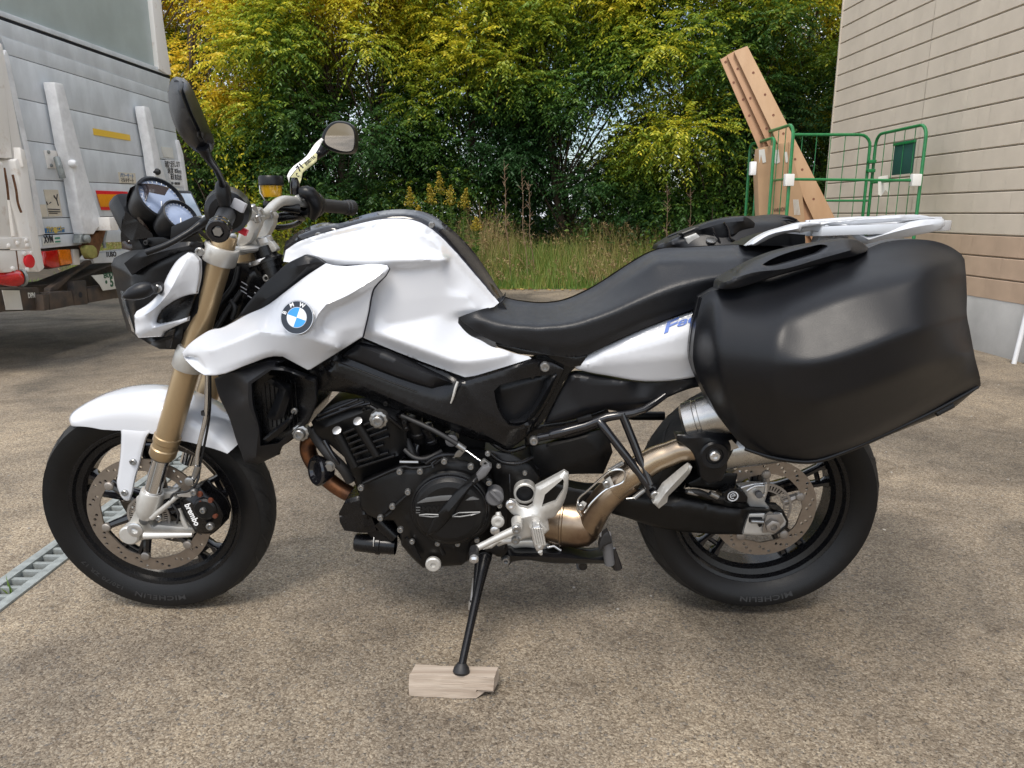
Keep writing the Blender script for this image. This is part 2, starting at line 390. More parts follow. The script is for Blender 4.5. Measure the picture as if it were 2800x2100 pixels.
def text_on(s, proj, p, q, h, o, name, m, parent, bold=0, shear=0, lift=.001, spacing=1.0, fit=True, side=1):
    """text with baseline from photo point p to q on the plane at offset o, height h in photo px"""
    A = proj(p[0], p[1], o); B = proj(q[0], q[1], o); X = (B - A); L = X.length; X = X.normalized()
    N = -proj.d.normalized(); N = (N - X * N.dot(X)).normalized(); Y = N.cross(X).normalized()
    c = bpy.data.curves.new('t', 'FONT'); c.body = s; c.size = 1; c.offset = bold; c.space_character = spacing
    ob = bpy.data.objects.new('t', c); COL.objects.link(ob); bpy.context.view_layer.update(); W = ob.dimensions.x; bpy.data.objects.remove(ob)
    sc = (B - CAM).length * h / FPX / .7
    sx = L / W if fit else sc
    return textmesh(s, 1, lambda x, y, z: A + X * (x * sx) + Y * (y * sc) + X * (shear * y * sc) + N * (lift + z * .0008 * 1), extr=1, name=name, m=m, parent=parent, bold=bold, spacing=spacing)
rnd = random.Random(7); RG = np.random.default_rng(11)
# ------------------------------------------------------------------ ground
def ground_material():
    m = bpy.data.materials.new('exposed aggregate concrete'); m.use_nodes = True; n = m.node_tree; b = n.nodes['Principled BSDF']; L = n.links.new
    g = n.nodes.new('ShaderNodeNewGeometry')
    def noise_(sc, det=6, dist=0, rough=.6):
        q = n.nodes.new('ShaderNodeTexNoise'); q.inputs['Scale'].default_value = sc; q.inputs['Detail'].default_value = det; q.inputs['Distortion'].default_value = dist
        q.inputs['Roughness'].default_value = rough; L(g.outputs['Position'], q.inputs['Vector']); return q
    def ramp(src, stops):
        r = n.nodes.new('ShaderNodeValToRGB'); e = r.color_ramp.elements
        while len(e) < len(stops): e.new(.5)
        for k, (p, c) in enumerate(stops): e[k].position = p; e[k].color = tuple(c) + (1,)
        L(src, r.inputs['Fac']); return r
    def mul(a, b_, f=1, mode='MULTIPLY'):
        x = n.nodes.new('ShaderNodeMix'); x.data_type = 'RGBA'; x.blend_type = mode; x.inputs[0].default_value = f; L(a, x.inputs[6]); L(b_, x.inputs[7]); return x.outputs[2]
    v = n.nodes.new('ShaderNodeTexVoronoi'); v.inputs['Scale'].default_value = 165; v.inputs['Randomness'].default_value = 1
    wv = noise_(40, 3); ad = n.nodes.new('ShaderNodeVectorMath'); ad.operation = 'MULTIPLY_ADD'; ad.inputs[1].default_value = (.02, .02, .02); L(wv.outputs['Color'], ad.inputs[0]); L(g.outputs['Position'], ad.inputs[2]); L(ad.outputs[0], v.inputs['Vector'])
    sep = n.nodes.new('ShaderNodeSeparateColor'); L(v.outputs['Color'], sep.inputs[0])
    stone = ramp(sep.outputs[0], [(0, (.17, .14, .108)), (.2, (.245, .207, .162)), (.5, (.300, .257, .202)), (.85, (.375, .33, .265)), (1, (.16, .15, .14))])
    edge = ramp(v.outputs['Distance'], [(.25, (1, 1, 1)), (.62, (.74, .71, .68))])
    c = mul(stone.outputs[0], edge.outputs[0], .9)
    fine = ramp(noise_(260, 4).outputs['Fac'], [(.3, (.62, .60, .57)), (.55, (1, 1, 1)), (.75, (1.22, 1.2, 1.16))])
    c = mul(c, fine.outputs[0], .85)
    speck = ramp(noise_(190, 8, .6, .72).outputs['Fac'], [(.40, (.26, .25, .24)), (.47, (1, 1, 1)), (1, (1.08, 1.07, 1.05))])
    c = mul(c, speck.outputs[0], .85)
    big = ramp(noise_(.75, 7, .8, .55).outputs['Fac'], [(.34, (.46, .47, .48)), (.44, (.78, .78, .78)), (.50, (1.0, .99, .97)), (.58, (1.16, 1.14, 1.09)), (.66, (1.45, 1.42, 1.34))])
    c = mul(c, big.outputs[0], .95)
    mid = ramp(noise_(3.6, 9, .8, .66).outputs['Fac'], [(.32, (.66, .65, .65)), (.5, (1, 1, 1)), (.70, (1.22, 1.20, 1.16))])
    c = mul(c, mid.outputs[0], .9)
    pale = ramp(noise_(14, 7, 1.5, .75).outputs['Fac'], [(.66, (0, 0, 0)), (.76, (1, 1, 1))])
    x = n.nodes.new('ShaderNodeMix'); x.data_type = 'RGBA'; L(pale.outputs[0], x.inputs[0]); L(c, x.inputs[6]); x.inputs[7].default_value = (.44, .41, .36, 1); c = x.outputs[2]
    L(c, b.inputs['Base Color'])
    b.inputs['Roughness'].default_value = .86; b.inputs['Specular IOR Level'].default_value = .3
    bp = n.nodes.new('ShaderNodeBump'); bp.inputs['Strength'].default_value = .55; bp.inputs['Distance'].default_value = .004
    iv = n.nodes.new('ShaderNodeMath'); iv.operation = 'SUBTRACT'; L(noise_(260, 3).outputs['Fac'], iv.inputs[0]); L(v.outputs['Distance'], iv.inputs[1])
    L(iv.outputs[0], bp.inputs['Height']); L(bp.outputs[0], b.inputs['Normal'])
    return m
MGR = ground_material()
mat('soil', (.07, .05, .03), .95, col2=(.03, .025, .015), vscale=6, bump=.6, bscale=30)
mat('dirt dark', (.03, .027, .022), .95)
# the drain, measured on the ground
gr_a0, gr_a1 = PG(0, 1324), PG(155, 1204); gr_b0 = PG(0, 1253)
gd = (gr_a1 - gr_a0).normalized(); gn = Vector((-gd.y, gd.x, 0)); gw = (gr_b0 - gr_a0).dot(gn)
gs, ge = gr_a0 - gd * 1.6, gr_a0 + gd * 2.5
def quad_face(bm, pts): return bm.faces.new([bm.verts.new(p) for p in pts])
FARY = 8.62
def yard():
    hole = [gs, ge, ge + gn * gw, gs + gn * gw]
    jy = PG(0, 691).y; jx = .008
    outer = [(-60, -12), (60, -12), (60, jy - jx), (-60, jy - jx)]
    V, F = cdt([(p[0], p[1]) for p in outer] + [(p.x, p.y) for p in hole], [(0, 1), (1, 2), (2, 3), (3, 0), (4, 5), (5, 6), (6, 7), (7, 4)])
    bm = bmesh.new(); vs = [bm.verts.new((v[0], v[1], 0)) for v in V]; hp = [(p.x, p.y) for p in hole]
    for f in F:
        cx, cy = sum(V[i][0] for i in f) / len(f), sum(V[i][1] for i in f) / len(f)
        if inside(outer, cx, cy) and not inside(hp, cx, cy): bm.faces.new([vs[i] for i in f])
    quad_face(bm, [(-60, jy + jx, 0), (60, jy + jx, 0), (60, FARY, 0), (-60, FARY, 0)])
    be = [e for e in bm.edges if len(e.link_faces) == 1]
    r = bmesh.ops.extrude_edge_only(bm, edges=be); bmesh.ops.translate(bm, verts=[v for v in r['geom'] if isinstance(v, bmesh.types.BMVert)], vec=(0, 0, -.13))
    o = fin('concrete_yard', bm, MGR, None, kind='structure', sharp=20); return o
yard()
bm = bmesh.new(); quad_face(bm, [(-60, -12, -.134), (60, -12, -.134), (60, 30, -.134), (-60, 30, -.134)])
fin('drain_bed', bm, MATS['dirt dark'], kind='structure')
bm = bmesh.new()
N = 60
gv = [[bm.verts.new((-150 + 300 * i / N, FARY + .012 + (150 * (j / 20) ** 2), -.02 + (.05 + .05 * noise.noise(Vector((i * .9, j * .9, 0))) if j > 0 else 0))) for i in range(N + 1)] for j in range(21)]
for j in range(20):
    for i in range(N): bm.faces.new([gv[j][i], gv[j][i + 1], gv[j + 1][i + 1], gv[j + 1][i]])
fin('soil', bm, MATS['soil'], kind='structure')
mat('galvanised steel', (.36, .39, .38), .55, .4, var=.35, vscale=30, bump=.15, bscale=200)
g = empty('drain_grate', (gr_a0.x, gr_a0.y, -.03), 'galvanised steel drain grate let into the concrete left of the front wheel', 'drain grate')
R = Matrix.Rotation(math.atan2(gd.y, gd.x), 3, 'Z'); Lg = (ge - gs).length; mid = (gs + ge) / 2
for s in (.017, gw - .017): box('rail', mid + gn * s + Vector((0, 0, -.010)), (Lg - .004, .031, .034), MATS['galvanised steel'], g, .002, R)
nb = int(Lg / .050); me0 = None
for k in range(nb):
    c = gs + gd * (.04 + k * .050) + gn * (gw / 2) + Vector((0, 0, -.013))
    if (c - Vector((-.9, 0, 0))).length > 2.6: continue
    if me0 is None: b0 = box('bar', c, (.015, gw - .0645, .03), MATS['galvanised steel'], g, .0015, R); me0 = b0
    else:
        b1 = me0.copy(); COL.objects.link(b1); b1.location = me0.location + (c - c0_)
    if k == 0 or me0 is b0 and 'c0_' not in globals(): c0_ = c
# loose grit lying on the concrete
mat('grit stone', (.42, .39, .34), .8, col2=(.20, .18, .16), vscale=60)
bm = bmesh.new(); rq = random.Random(21)
for k in range(420):
    x, y = rq.uniform(-2.6, 3.2), rq.uniform(-1.1, 3.5); s_ = rq.choice((.0014, .002, .0025, .004)); M4 = Matrix.Translation((x, y, s_ * .5)) @ Matrix.Rotation(rq.uniform(0, 6), 4, 'Z') @ Matrix.Diagonal((s_ * rq.uniform(1, 1.8), s_, s_ * .7, 1))
    bmesh.ops.create_icosphere(bm, subdivisions=1, radius=1, matrix=M4)
tag(fin('grit', bm, MATS['grit stone'], kind='stuff'), 'small loose stones scattered over the concrete yard', 'grit')
# ------------------------------------------------------------------ building with siding
mat('tan siding', (.61, .53, .43), .8, var=.10, vscale=3.2, stretch=(1, 1, 1), bump=.5, bscale=35)
mat('orange siding', (.50, .36, .255), .8, var=.14, vscale=4, bump=.5, bscale=35)
mat('foundation concrete', (.50, .49, .47), .85, var=.2, vscale=3, bump=.3, bscale=60)
mat('white trim', (.75, .76, .78), .4, var=.08)
mat('joint shadow gap', (.16, .13, .10), .9)
bl = empty('building', (3.9, 2.0, 0), 'tan siding building on the right with an orange tan base course', 'building')
wd = Vector((-.043, 1, 0)).normalized(); wi = Vector((1, .043, 0)).normalized()
W0 = Vector((3.82 - .043 * 0, 0, 0)); yc = PW(1800, 250, 0).y
H0 = PW(2212, 660, 0).z; DZ = (PW(2212, 464, 0).z - H0) / 3.93
def wallpt(y, z, o=0): return Vector((3.82 - .043 * y - o, y, z))
def slabbox(name, y0, y1, z0, z1, o0, o1, m, parent, bev=.006):
    c = wallpt((y0 + y1) / 2, (z0 + z1) / 2, (o0 + o1) / 2)
    return box(name, c, (abs(o1 - o0), y1 - y0, z1 - z0), m, parent, bev, Matrix.Rotation(math.radians(2.46), 3, 'Z'))
slabbox('wall', -3.2, yc + .0, -.02, 6.2, -.30, -.016, MATS['joint shadow gap'], bl, 0)
slabbox('foundation', -3.2, yc + .01, -.05, H0 + .01, -.29, -.004, MATS['foundation concrete'], bl, .01)
nrow = 33
protos = {}
BRK = [.0, .12, .31, .44, .66, .79, 1.0]
def siding_mesh(L, H, seed):
    """one board: a row of cast stones, each a slightly different width and face height, chamfered at the lower edge"""
    r = random.Random(seed); bm = bmesh.new(); x = 0
    while x < L - .001:
        wdt = min(r.choice((.14, .19, .24, .29, .36)), L - x)
        if L - x - wdt < .1: wdt = L - x
        d = .0155 + r.uniform(0, .0004); e = .0035; nx = 3; nz_ = 3; g = []
        xs = [x + .0003, x + .004, x + wdt * .35, x + wdt * .7, x + wdt - .004, x + wdt - .0003]; zs = [.003, .008, H * .35, H * .7, H - .005, H - .0005]
        for i, a in enumerate(xs):
            row = []
            for j, b in enumerate(zs):
                edge = i in (0, 5) or j in (0, 5)
                dd = d - 0 - (.011 if j == 0 else .005 if j == 5 else 0) + (0 if edge else r.uniform(-.0010, .0010))
                row.append(bm.verts.new((dd, a, b)))
            g.append(row)
        for i in range(5):
            for j in range(5): bm.faces.new([g[i][j], g[i + 1][j], g[i + 1][j + 1], g[i][j + 1]])
        x += wdt
    # back and returns
    bx = [bm.verts.new((0, 0, .0)), bm.verts.new((0, L, .0)), bm.verts.new((0, L, H)), bm.verts.new((0, 0, H))]; bx2 = [bm.verts.new((.004, 0, .0)), bm.verts.new((.004, L, .0)), bm.verts.new((.004, L, H)), bm.verts.new((.004, 0, H))]
    bm.faces.new(bx); bm.faces.new(bx2)
    for i in range(4): bm.faces.new([bx[i], bx[(i + 1) % 4], bx2[(i + 1) % 4], bx2[i]])
    me = meshof(bm, False); return me
LB = 1.72
for kind in ('tan siding', 'orange siding'):
    for v in range(3):
        me = siding_mesh(LB, DZ - .006, v + 5); me.materials.append(MATS[kind]); me.shade_smooth(); me.set_sharp_from_angle(angle=math.radians(30)); protos[(kind, v)] = me
for r_ in range(nrow):
    for q in range(6):
        y1 = yc - q * (LB + .003)
        if r_ > 18 and q > 2 or y1 < -1.5: continue
        k = 'orange siding' if r_ < 3 else 'tan siding'
        o = bpy.data.objects.new('siding_board', protos[(k, (r_ * 2 + q) % 3)]); COL.objects.link(o); o.parent = bl
        o.matrix_local = Matrix.Translation(wallpt(y1, H0 + r_ * DZ, -.016) - bl.location) @ Matrix.Rotation(math.radians(182.46), 4, 'Z')
slabbox('corner_trim', yc + .001, yc + .03, H0 - .02, 6.2, -.3, .006, MATS['tan siding'], bl, .004)
box('roof', (7.2, 1.8, 6.3), (7.4, 11.4, .2), MATS['foundation concrete'], bl, .01)
box('end_wall', (6.9, yc - .12, 3.08), (6.2, .2, 6.2), MATS['tan siding'], bl, .01)
# white slatted panel on its pipe at the right edge
wp = empty('slatted_panel', tuple(PG(2192, 786)), 'white slatted panel on a round post at the foot of the wall', 'slatted panel')
p0 = PG(2190, 786); yy = p0.y; xx = p0.x
tube('post', [p0, p0 + Vector((.10, .04, .78))], .016, MATS['white trim'], wp)
for k in range(9): box('slat', p0 + Vector((.21 + .012 * k, .0, .06 + k * .085)), (.30, .02, .07), MATS['white trim'], wp, .004, Matrix.Rotation(.15, 3, 'Z'))
tube('post', [p0 + Vector((.38, 0, 0)), p0 + Vector((.48, .04, .78))], .016, MATS['white trim'], wp)
# ------------------------------------------------------------------ lorry at the left, seen at its tail
mat('aged silver panel', (.72, .76, .79), .45, .05, var=.22, vscale=5, stretch=(1, 1, .5), bump=.1, bscale=60)
mat('pale green panel', (.50, .57, .56), .45, .1, var=.15, vscale=3)
mat('rusty white paint', (.86, .83, .78), .55, col2=(.50, .38, .27), vscale=9, lo=.60, hi=.82, bump=.2, bscale=80)
mat('aluminium bright', (.88, .89, .90), .38, .0, var=.2, vscale=12)
mat('chassis black', (.035, .033, .032), .7, var=.5, vscale=9, col2=(.10, .07, .05), bump=.3)
mat('black rubber', (.012, .012, .013), .55)
mat('rubber seal', (.008, .01, .02), .5)
mat('yellow sticker', (.85, .55, .06), .5); mat('orange reflector', (.85, .32, .01), .35, var=.1, vscale=40); mat('red reflector', (.72, .02, .03), .3)
mat('red lens', (.55, .01, .01), .12, var=.3, vscale=60, coat=.6); mat('amber lens', (.80, .20, .01), .12, var=.3, vscale=60, coat=.6)
mat('paper', (.68, .62, .50), .7, var=.15, vscale=20); mat('white sticker', (.75, .75, .70), .5, var=.1); mat('blue sticker', (.04, .16, .35), .5)
mat('plate white', (.72, .72, .66), .4, var=.1); mat('ink', (.03, .03, .035), .6); mat('green plate ink', (.02, .10, .05), .5); mat('gold ink', (.6, .45, .1), .5)
mat('olive yellow cover', (.36, .34, .10), .6, var=.3, vscale=20); mat('rust', (.20, .09, .04), .85, var=.5, vscale=25, bump=.4); mat('strip white', (.78, .79, .80), .35, var=.06)
mat('green ink', (.03, .25, .16), .5)
M_ = MATS
tr = empty('truck', (-4.2, 3.6, 0), 'weathered silver box truck with a folded tail gate, parked at the left', 'truck')
def ts(name, s, o, th, m, par=tr, bev=.004, holes=(), ch=0): return slab(name, PT, T(s), o, th, M_[m], par, bev, ch, holes)
# body block behind the tail
vx = Vector((-1, .05, 0)).normalized()
box('cargo_box', Vector((-6.6, 4.05, 2.35)), (6.2, 2.5, 2.9), M_['aged silver panel'], tr, .02, Matrix.Rotation(-.05, 3, 'Z'))
ts('upper_door', 'K-900,-900 1500,-900 1530,0 1690,735 1640,735 20,130 -900,-190', -.03, .05, 'pale green panel')
ts('door_edge', 'K1500,-900 1560,-900 1590,0 1610,200 1690,740 1655,735 1570,680 1530,280 1500,0', .012, .05, 'rusty white paint')
ts('door_sill', 'K-900,-225 20,105 1590,675 1640,735 20,165 -900,-165', .0, .04, 'aged silver panel')
ts('seal', 'K-900,-165 0,155 1680,745 1680,775 0,190 -900,-130', -.01, .04, 'rubber seal')
ts('gate_top_rail', 'K-900,-125 0,195 1680,778 1655,910 0,345 -900,50', -.005, .04, 'aged silver panel')
# tail gate: seven stacked extrusion panels
rows = [('K0,345', 'K1660,910'), ('K100,545', 'K1650,1010'), ('K170,965', 'K1700,1300'), ('K260,1385', 'K1740,1590'), ('L305,165', 'L1600,220'), ('L365,500', 'L1620,470'), ('L390,640', 'L1620,595')]
def line(a, b):
    (x0, y0), (x1, y1) = T(a)[0], T(b)[0]; return lambda x: y0 + (y1 - y0) * (x - x0) / (x1 - x0)
def left_edge(y): return np.interp(y, [75, 110, 509], [0, 14, 98])
def right_edge(y): return np.interp(y, [0, 200, 300, 480, 520], [350, 366, 383, 412, 414])
for k in range(len(rows) - 1):
    f, g = line(*rows[k]), line(*rows[k + 1]); pts = []
    def corner(fn, ed):
        x = 100 if ed is left_edge else 390
        for _ in range(6): x = float(ed(fn(x)))
        return x, fn(x)
    a, b, c, d = corner(f, left_edge), corner(f, right_edge), corner(g, right_edge), corner(g, left_edge)
    e = .7
    slab('gate_panel', PT, [(a[0], a[1] + e), (b[0], b[1] + e), (c[0], c[1] - e), (d[0], d[1] - e)], 0, .03, M_['aged silver panel'], tr, .003)
ts('gate_backing', 'K-100,320 1660,900 1780,1590 L1620,640 390,640 -60,0', -.02, .02, 'chassis black')
ts('gate_bottom_rail', 'L345,655 730,632 940,612 1620,585 1620,690 940,710 700,735 370,765', .02, .06, 'aged silver panel')
ts('gate_side_channel', 'K1745,1380 1765,1380 L1600,-60 1650,300 1630,300 1570,-40', .02, .04, 'aluminium bright')
ts('gate_side_channel', 'K60,490 85,540 L280,0 395,640 350,650 235,0 K30,560', .03, .05, 'aluminium bright')
# the two bright tapering ribs
for a in ('K535,808 625,825 640,880 L760,120 880,500 935,520 935,580 860,580 820,640 735,640 700,470 650,170 640,60 K650,1440 590,1090', 'K1422,1045 1470,1055 1490,1100 L1400,-10 1475,250 1440,330 1370,200 1345,60 K1500,1500 1455,1250 1432,1130'):
    ts('gate_rib', a, .10, .085, 'aluminium bright', bev=.012)
for a in ('K540,812 560,812 620,1050 L770,430 860,575 845,575 640,60 K600,1090', 'K1425,1047 1440,1050 1500,1350 L1460,250 1448,250 K1470,1300'):
    pass
box('rib_foot', PT(*T('L905,548')[0], .10), (.16, .12, .10), M_['rusty white paint'], tr, .008)
for p in ('L650,25', 'L1380,95'):
    c = PT(*T(p)[0], .115); lathe('rib_bolt', c, (1, -.05, 0), [(-.03, .028), (.0, .028), (.015, .018), (.018, 0)], M_['aluminium bright' if '650' in p else 'black rubber'], tr, 16)
ts('yellow_strip', 'K920,1265 1280,1330 1290,1388 930,1330', .006, .005, 'yellow sticker', bev=0)
ts('reflector', 'L840,258 1115,268 1115,430 890,428', .008, .007, 'red reflector', bev=.001)
ts('reflector_insert', 'L848,290 1115,293 1115,402 880,400', .012, .004, 'orange reflector', bev=.001)
ts('latch_plate', 'K440,1480 625,1490 660,1660 480,1660', .012, .012, 'rusty white paint')
tube('latch_handle', [PT(*T('K560,1560')[0], .04), PT(*T('K585,1640')[0], .07), PT(*T('L545,150')[0], .07)], .022, M_['galvanised steel'], tr)
for p in ('K478,1500', 'K620,1515', 'K505,1632', 'K640,1640'):
    lathe('latch_bolt', PT(*T(p)[0], .015), (1, -.05, 0), [(-.01, .012), (.006, .012), (.009, .006), (.009, 0)], M_['galvanised steel'], tr, 10)
def notice(name, s, m='paper', ink=None): return ts(name, s, .006, .005, m, bev=0)
notice('notice', 'L383,250 507,252 545,480 430,485'); notice('notice', 'L340,380 400,380 420,485 365,490')
bm = bmesh.new()
for a, b in (((470, 310), (500, 345)), ((500, 290), (495, 340)), ((495, 340), (510, 390)), ((495, 340), (470, 300)), ((405, 355), (418, 385)), ((445, 360), (430, 370)), ((420, 420), (520, 424)), ((425, 440), (525, 444)), ((430, 455), (500, 458))):
    add_tube(bm, [PT(*T('L%d,%d' % a)[0], .008), PT(*T('L%d,%d' % b)[0], .008)], .0035, 5)
fin('notice_drawing', bm, M_['ink'], tr)
notice('maker_sticker', 'L1035,98 1180,108 1190,195 1048,192')
text_on('マルチゲート', PT, T('L1055,182')[0], T('L1165,186')[0], 6, .0065, 'lettering', M_['ink'], tr, .005)
text_on('パワーゲート', PT, T('L1050,140')[0], T('L1165,148')[0], 6, .0065, 'lettering', M_['blue sticker'], tr, .01)
notice('small_sticker', 'K1590,1445 1700,1460 1715,1560 1615,1545', 'white sticker'); notice('small_sticker', 'L1500,235 1565,240 1575,290 1510,285', 'white sticker')
ts('speed_notice', 'L1440,-10 1580,0 1600,225 1500,218', .006, .005, 'aluminium bright', bev=0)
for s, a, b, h in (('速度で走行します', 'L1442,48', 'L1570,50', 8.5), ('速度 80km', 'L1462,103', 'L1580,110', 8.5), ('運送 株式会社', 'L1490,158', 'L1585,165', 8), ('限定一般旅客運送', 'L1495,203', 'L1570,207', 3.6)):
    text_on(s, PT, T(a)[0], T(b)[0], h, .0065, 'lettering', M_['ink'], tr, .006)
ts('blue_sticker', 'L395,588 562,580 565,620 400,630', .006, .005, 'blue sticker', bev=0)
text_on('プカワ', PT, T('L405,620')[0], T('L465,617')[0], 8, .0065, 'lettering', M_['gold ink'], tr, .03)
text_on('エネー', PT, T('L500,615')[0], T('L560,612')[0], 8, .0065, 'lettering', M_['gold ink'], tr, .03)
lathe('sticker_badge', PT(*T('L483,604')[0], .007), (1, -.05, 0), [(0, .022), (.002, .022), (.002, 0)], M_['gold ink'], tr, 16)
ts('gate_label', 'L370,670 520,655 530,715 382,735', .026, .004, 'white sticker', bev=0); ts('label_band', 'L480,668 522,664 526,680 480,684', .028, .002, 'green ink', bev=0); ts('label_band', 'L482,700 528,696 530,708 484,712', .028, .002, 'green ink', bev=0)
text_on('XVM', PT, T('L388,715')[0], T('L470,708')[0], 12, .0265, 'lettering', M_['ink'], tr, .05)
# rear frame post and the pieces left of it
ts('rear_post', 'L150,-20 235,-20 300,470 390,935 345,970 310,880 240,500 130,0', .14, .16, 'rusty white paint', bev=.008)
ts('post_rib', 'K0,420 20,440 110,900 215,1450 250,1600 L215,0 150,0 K130,1560 60,1000 0,640', .06, .08, 'rusty white paint', bev=.006)
ts('side_plate', 'K-400,300 0,420 130,1560 0,1560 -400,1500', .10, .1, 'rusty white paint', bev=.01)
ts('side_box', 'L-300,-20 30,10 105,680 -20,680 -300,650', .17, .16, 'rusty white paint', bev=.01)
ts('corner_cap', 'K200,1450 245,1480 265,1600 235,1650 210,1560', .16, .05, 'rusty white paint', bev=.008)
ts('lower_channel', 'L30,0 150,0 240,500 300,690 130,660', .05, .06, 'rusty white paint')
for pts in ('L35,60 60,200 75,340', 'L110,120 140,250 155,360 185,450'):
    tube('chain', [PT(*p, .14) for p in T(pts)], .007, M_['rust'], tr, 8, 3)
ts('cross_plate', 'L-200,680 250,665 280,765 -200,775', .18, .08, 'rusty white paint', bev=.006)
ts('lower_plate', 'L-200,780 145,775 270,775 330,960 40,975 -20,930 -200,900', .175, .1, 'rusty white paint', bev=.01)
ts('plate_joint', 'L140,782 148,782 172,968 164,968', .178, .003, 'rust', bev=0)
for p in ('L75,742', 'L150,718', 'L228,695', 'L235,738', 'L210,808', 'L265,806', 'L115,940', 'L237,948'):
    lathe('plate_bolt', PT(*T(p)[0], .18), (1, -.05, 0), [(-.01, .015), (.006, .015), (.010, .008), (.010, 0)], M_['rusty white paint'], tr, 10)
lathe('red_reflector', PT(*T('L250,875')[0], .18), (1, -.05, 0), [(-.01, .042), (.012, .042), (.014, .034), (.018, 0)], M_['red reflector'], tr, 24)
lathe('red_marker_lamp', PT(*T('L160,1020')[0], .16), (-.3, -1, 0.05), [(0, .05), (.02, .055), (.06, .052), (.13, .038), (.18, .015), (.19, 0)], M_['red lens'], tr, 20)
lathe('lamp_base', PT(*T('L165,1020')[0], .16), (.3, 1, -.05), [(0, .056), (.02, .056), (.02, 0)], M_['galvanised steel'], tr, 20)
tail = ts('tail_lamp', 'L380,780 640,770 640,905 430,945 395,920', -.02, .10, 'chassis black')
ts('red_section', 'L388,790 505,775 525,925 455,935 400,905', .03, .05, 'red lens', tail, .008); ts('amber_section', 'L508,775 615,770 638,895 535,915', .03, .05, 'amber lens', tail, .008)
ts('lamp_bracket', 'L640,770 690,770 700,905 640,910', .0, .03, 'rusty white paint')
bmx = T('L750,680')[0]
ts('hinge_arm', 'L830,640 940,575 925,620 880,760 860,840 800,860 745,740', .06, .06, 'rust', bev=.01)
ts('hinge_cover', 'L745,735 845,735 865,845 800,855 760,820', .10, .05, 'olive yellow cover', bev=.015, ch=1)
ts('hinge_plate', 'L710,640 780,632 800,690 760,720 700,720', .09, .06, 'galvanised steel', bev=.01)
lathe('hinge_pin', PT(*T('L750,680')[0], .10), (1, -.05, 0), [(0, .03), (.02, .03), (.03, .01), (.03, 0)], M_['galvanised steel'], tr, 14)
tube('pull_rod', [PT(*T('L925,600')[0], .03), PT(*T('L905,690')[0], .05), PT(*T('L915,760')[0], .05)], .012, M_['galvanised steel'], tr)
# chassis
ts('bumper_step', 'L860,800 1100,770 1400,740 1400,850 1050,885 825,895 810,860', .0, .12, 'aged silver panel', bev=.01)
text_on('1USO', PT, T('L925,838')[0], T('L1010,832')[0], 9, .002, 'lettering', M_['ink'], tr, .03)
ts('frame_beam', 'L-100,1050 320,1090 640,1050 1000,900 1400,860 1400,980 1000,1010 700,1200 380,1220 0,1180 -100,1180', -.25, .3, 'chassis black')
ts('diagonal_brace', 'L440,1110 800,860 870,850 640,1000 490,1140 440,1150', -.02, .05, 'chassis black', bev=.006)
ts('under_box', 'L0,1110 340,1105 385,1290 200,1310 45,1315 -40,1330 -60,1160', .0, .5, 'chassis black', bev=.01)
ts('document', 'L20,1128 170,1130 200,1298 55,1300', .006, .004, 'white sticker', bev=0)
text_on('DPN', PT, T('L245,1195')[0], T('L305,1192')[0], 9, .004, 'lettering', M_['white sticker'], tr, .03)
ts('guard_bar', 'L372,1168 430,1160 430,1300 390,1308', .06, .2, 'chassis black', bev=.006)
ts('guard_bar', 'L430,1150 625,1132 650,1260 440,1302', .06, .1, 'chassis black', bev=.008)
ts('guard_bar', 'L640,1050 750,1040 770,1250 650,1262', .02, .05, 'chassis black', bev=.006)
lathe('guard_hole', PT(*T('L703,1168')[0], .021), (1, -.05, 0), [(0, .022), (.001, .022), (.001, 0)], M_['rubber seal'], tr, 14)
ts('guard_bar', 'L760,1115 880,1092 1400,1040 1400,1170 1000,1200 775,1240', .0, .1, 'chassis black', bev=.008)
pl = ts('licence_plate', 'L800,1000 980,978 1160,960 1190,1085 1020,1115 900,1132 870,1080', .03, .004, 'plate white', bev=.001)
text_on('800', PT, T('L905,1025')[0], T('L985,1010')[0], 9, .031, 'lettering', M_['green plate ink'], tr, .02)
text_on('・51-', PT, T('L900,1105')[0], T('L1020,1088')[0], 17, .031, 'lettering', M_['green plate ink'], tr, .03)
for yy in (2.75, 4.9):
    for xx in (-5.6, -6.5):
        tw = lathe('truck_wheel', (xx, yy, .46), (0, 1, 0), [(0, .28), (0, .40), (.03, .46), (.25, .46), (.28, .40), (.28, .28), (.2, .22), (.2, 0)], M_['black rubber'], tr, 32)
box('frame_rail', (-6.4, 3.4, .78), (5.6, .2, .24), M_['chassis black'], tr, .01); box('frame_rail', (-6.4, 4.5, .78), (5.6, .2, .24), M_['chassis black'], tr, .01)
box('cab', (-10.6, 4.25, 1.9), (1.9, 2.3, 2.4), M_['strip white'], tr, .12)
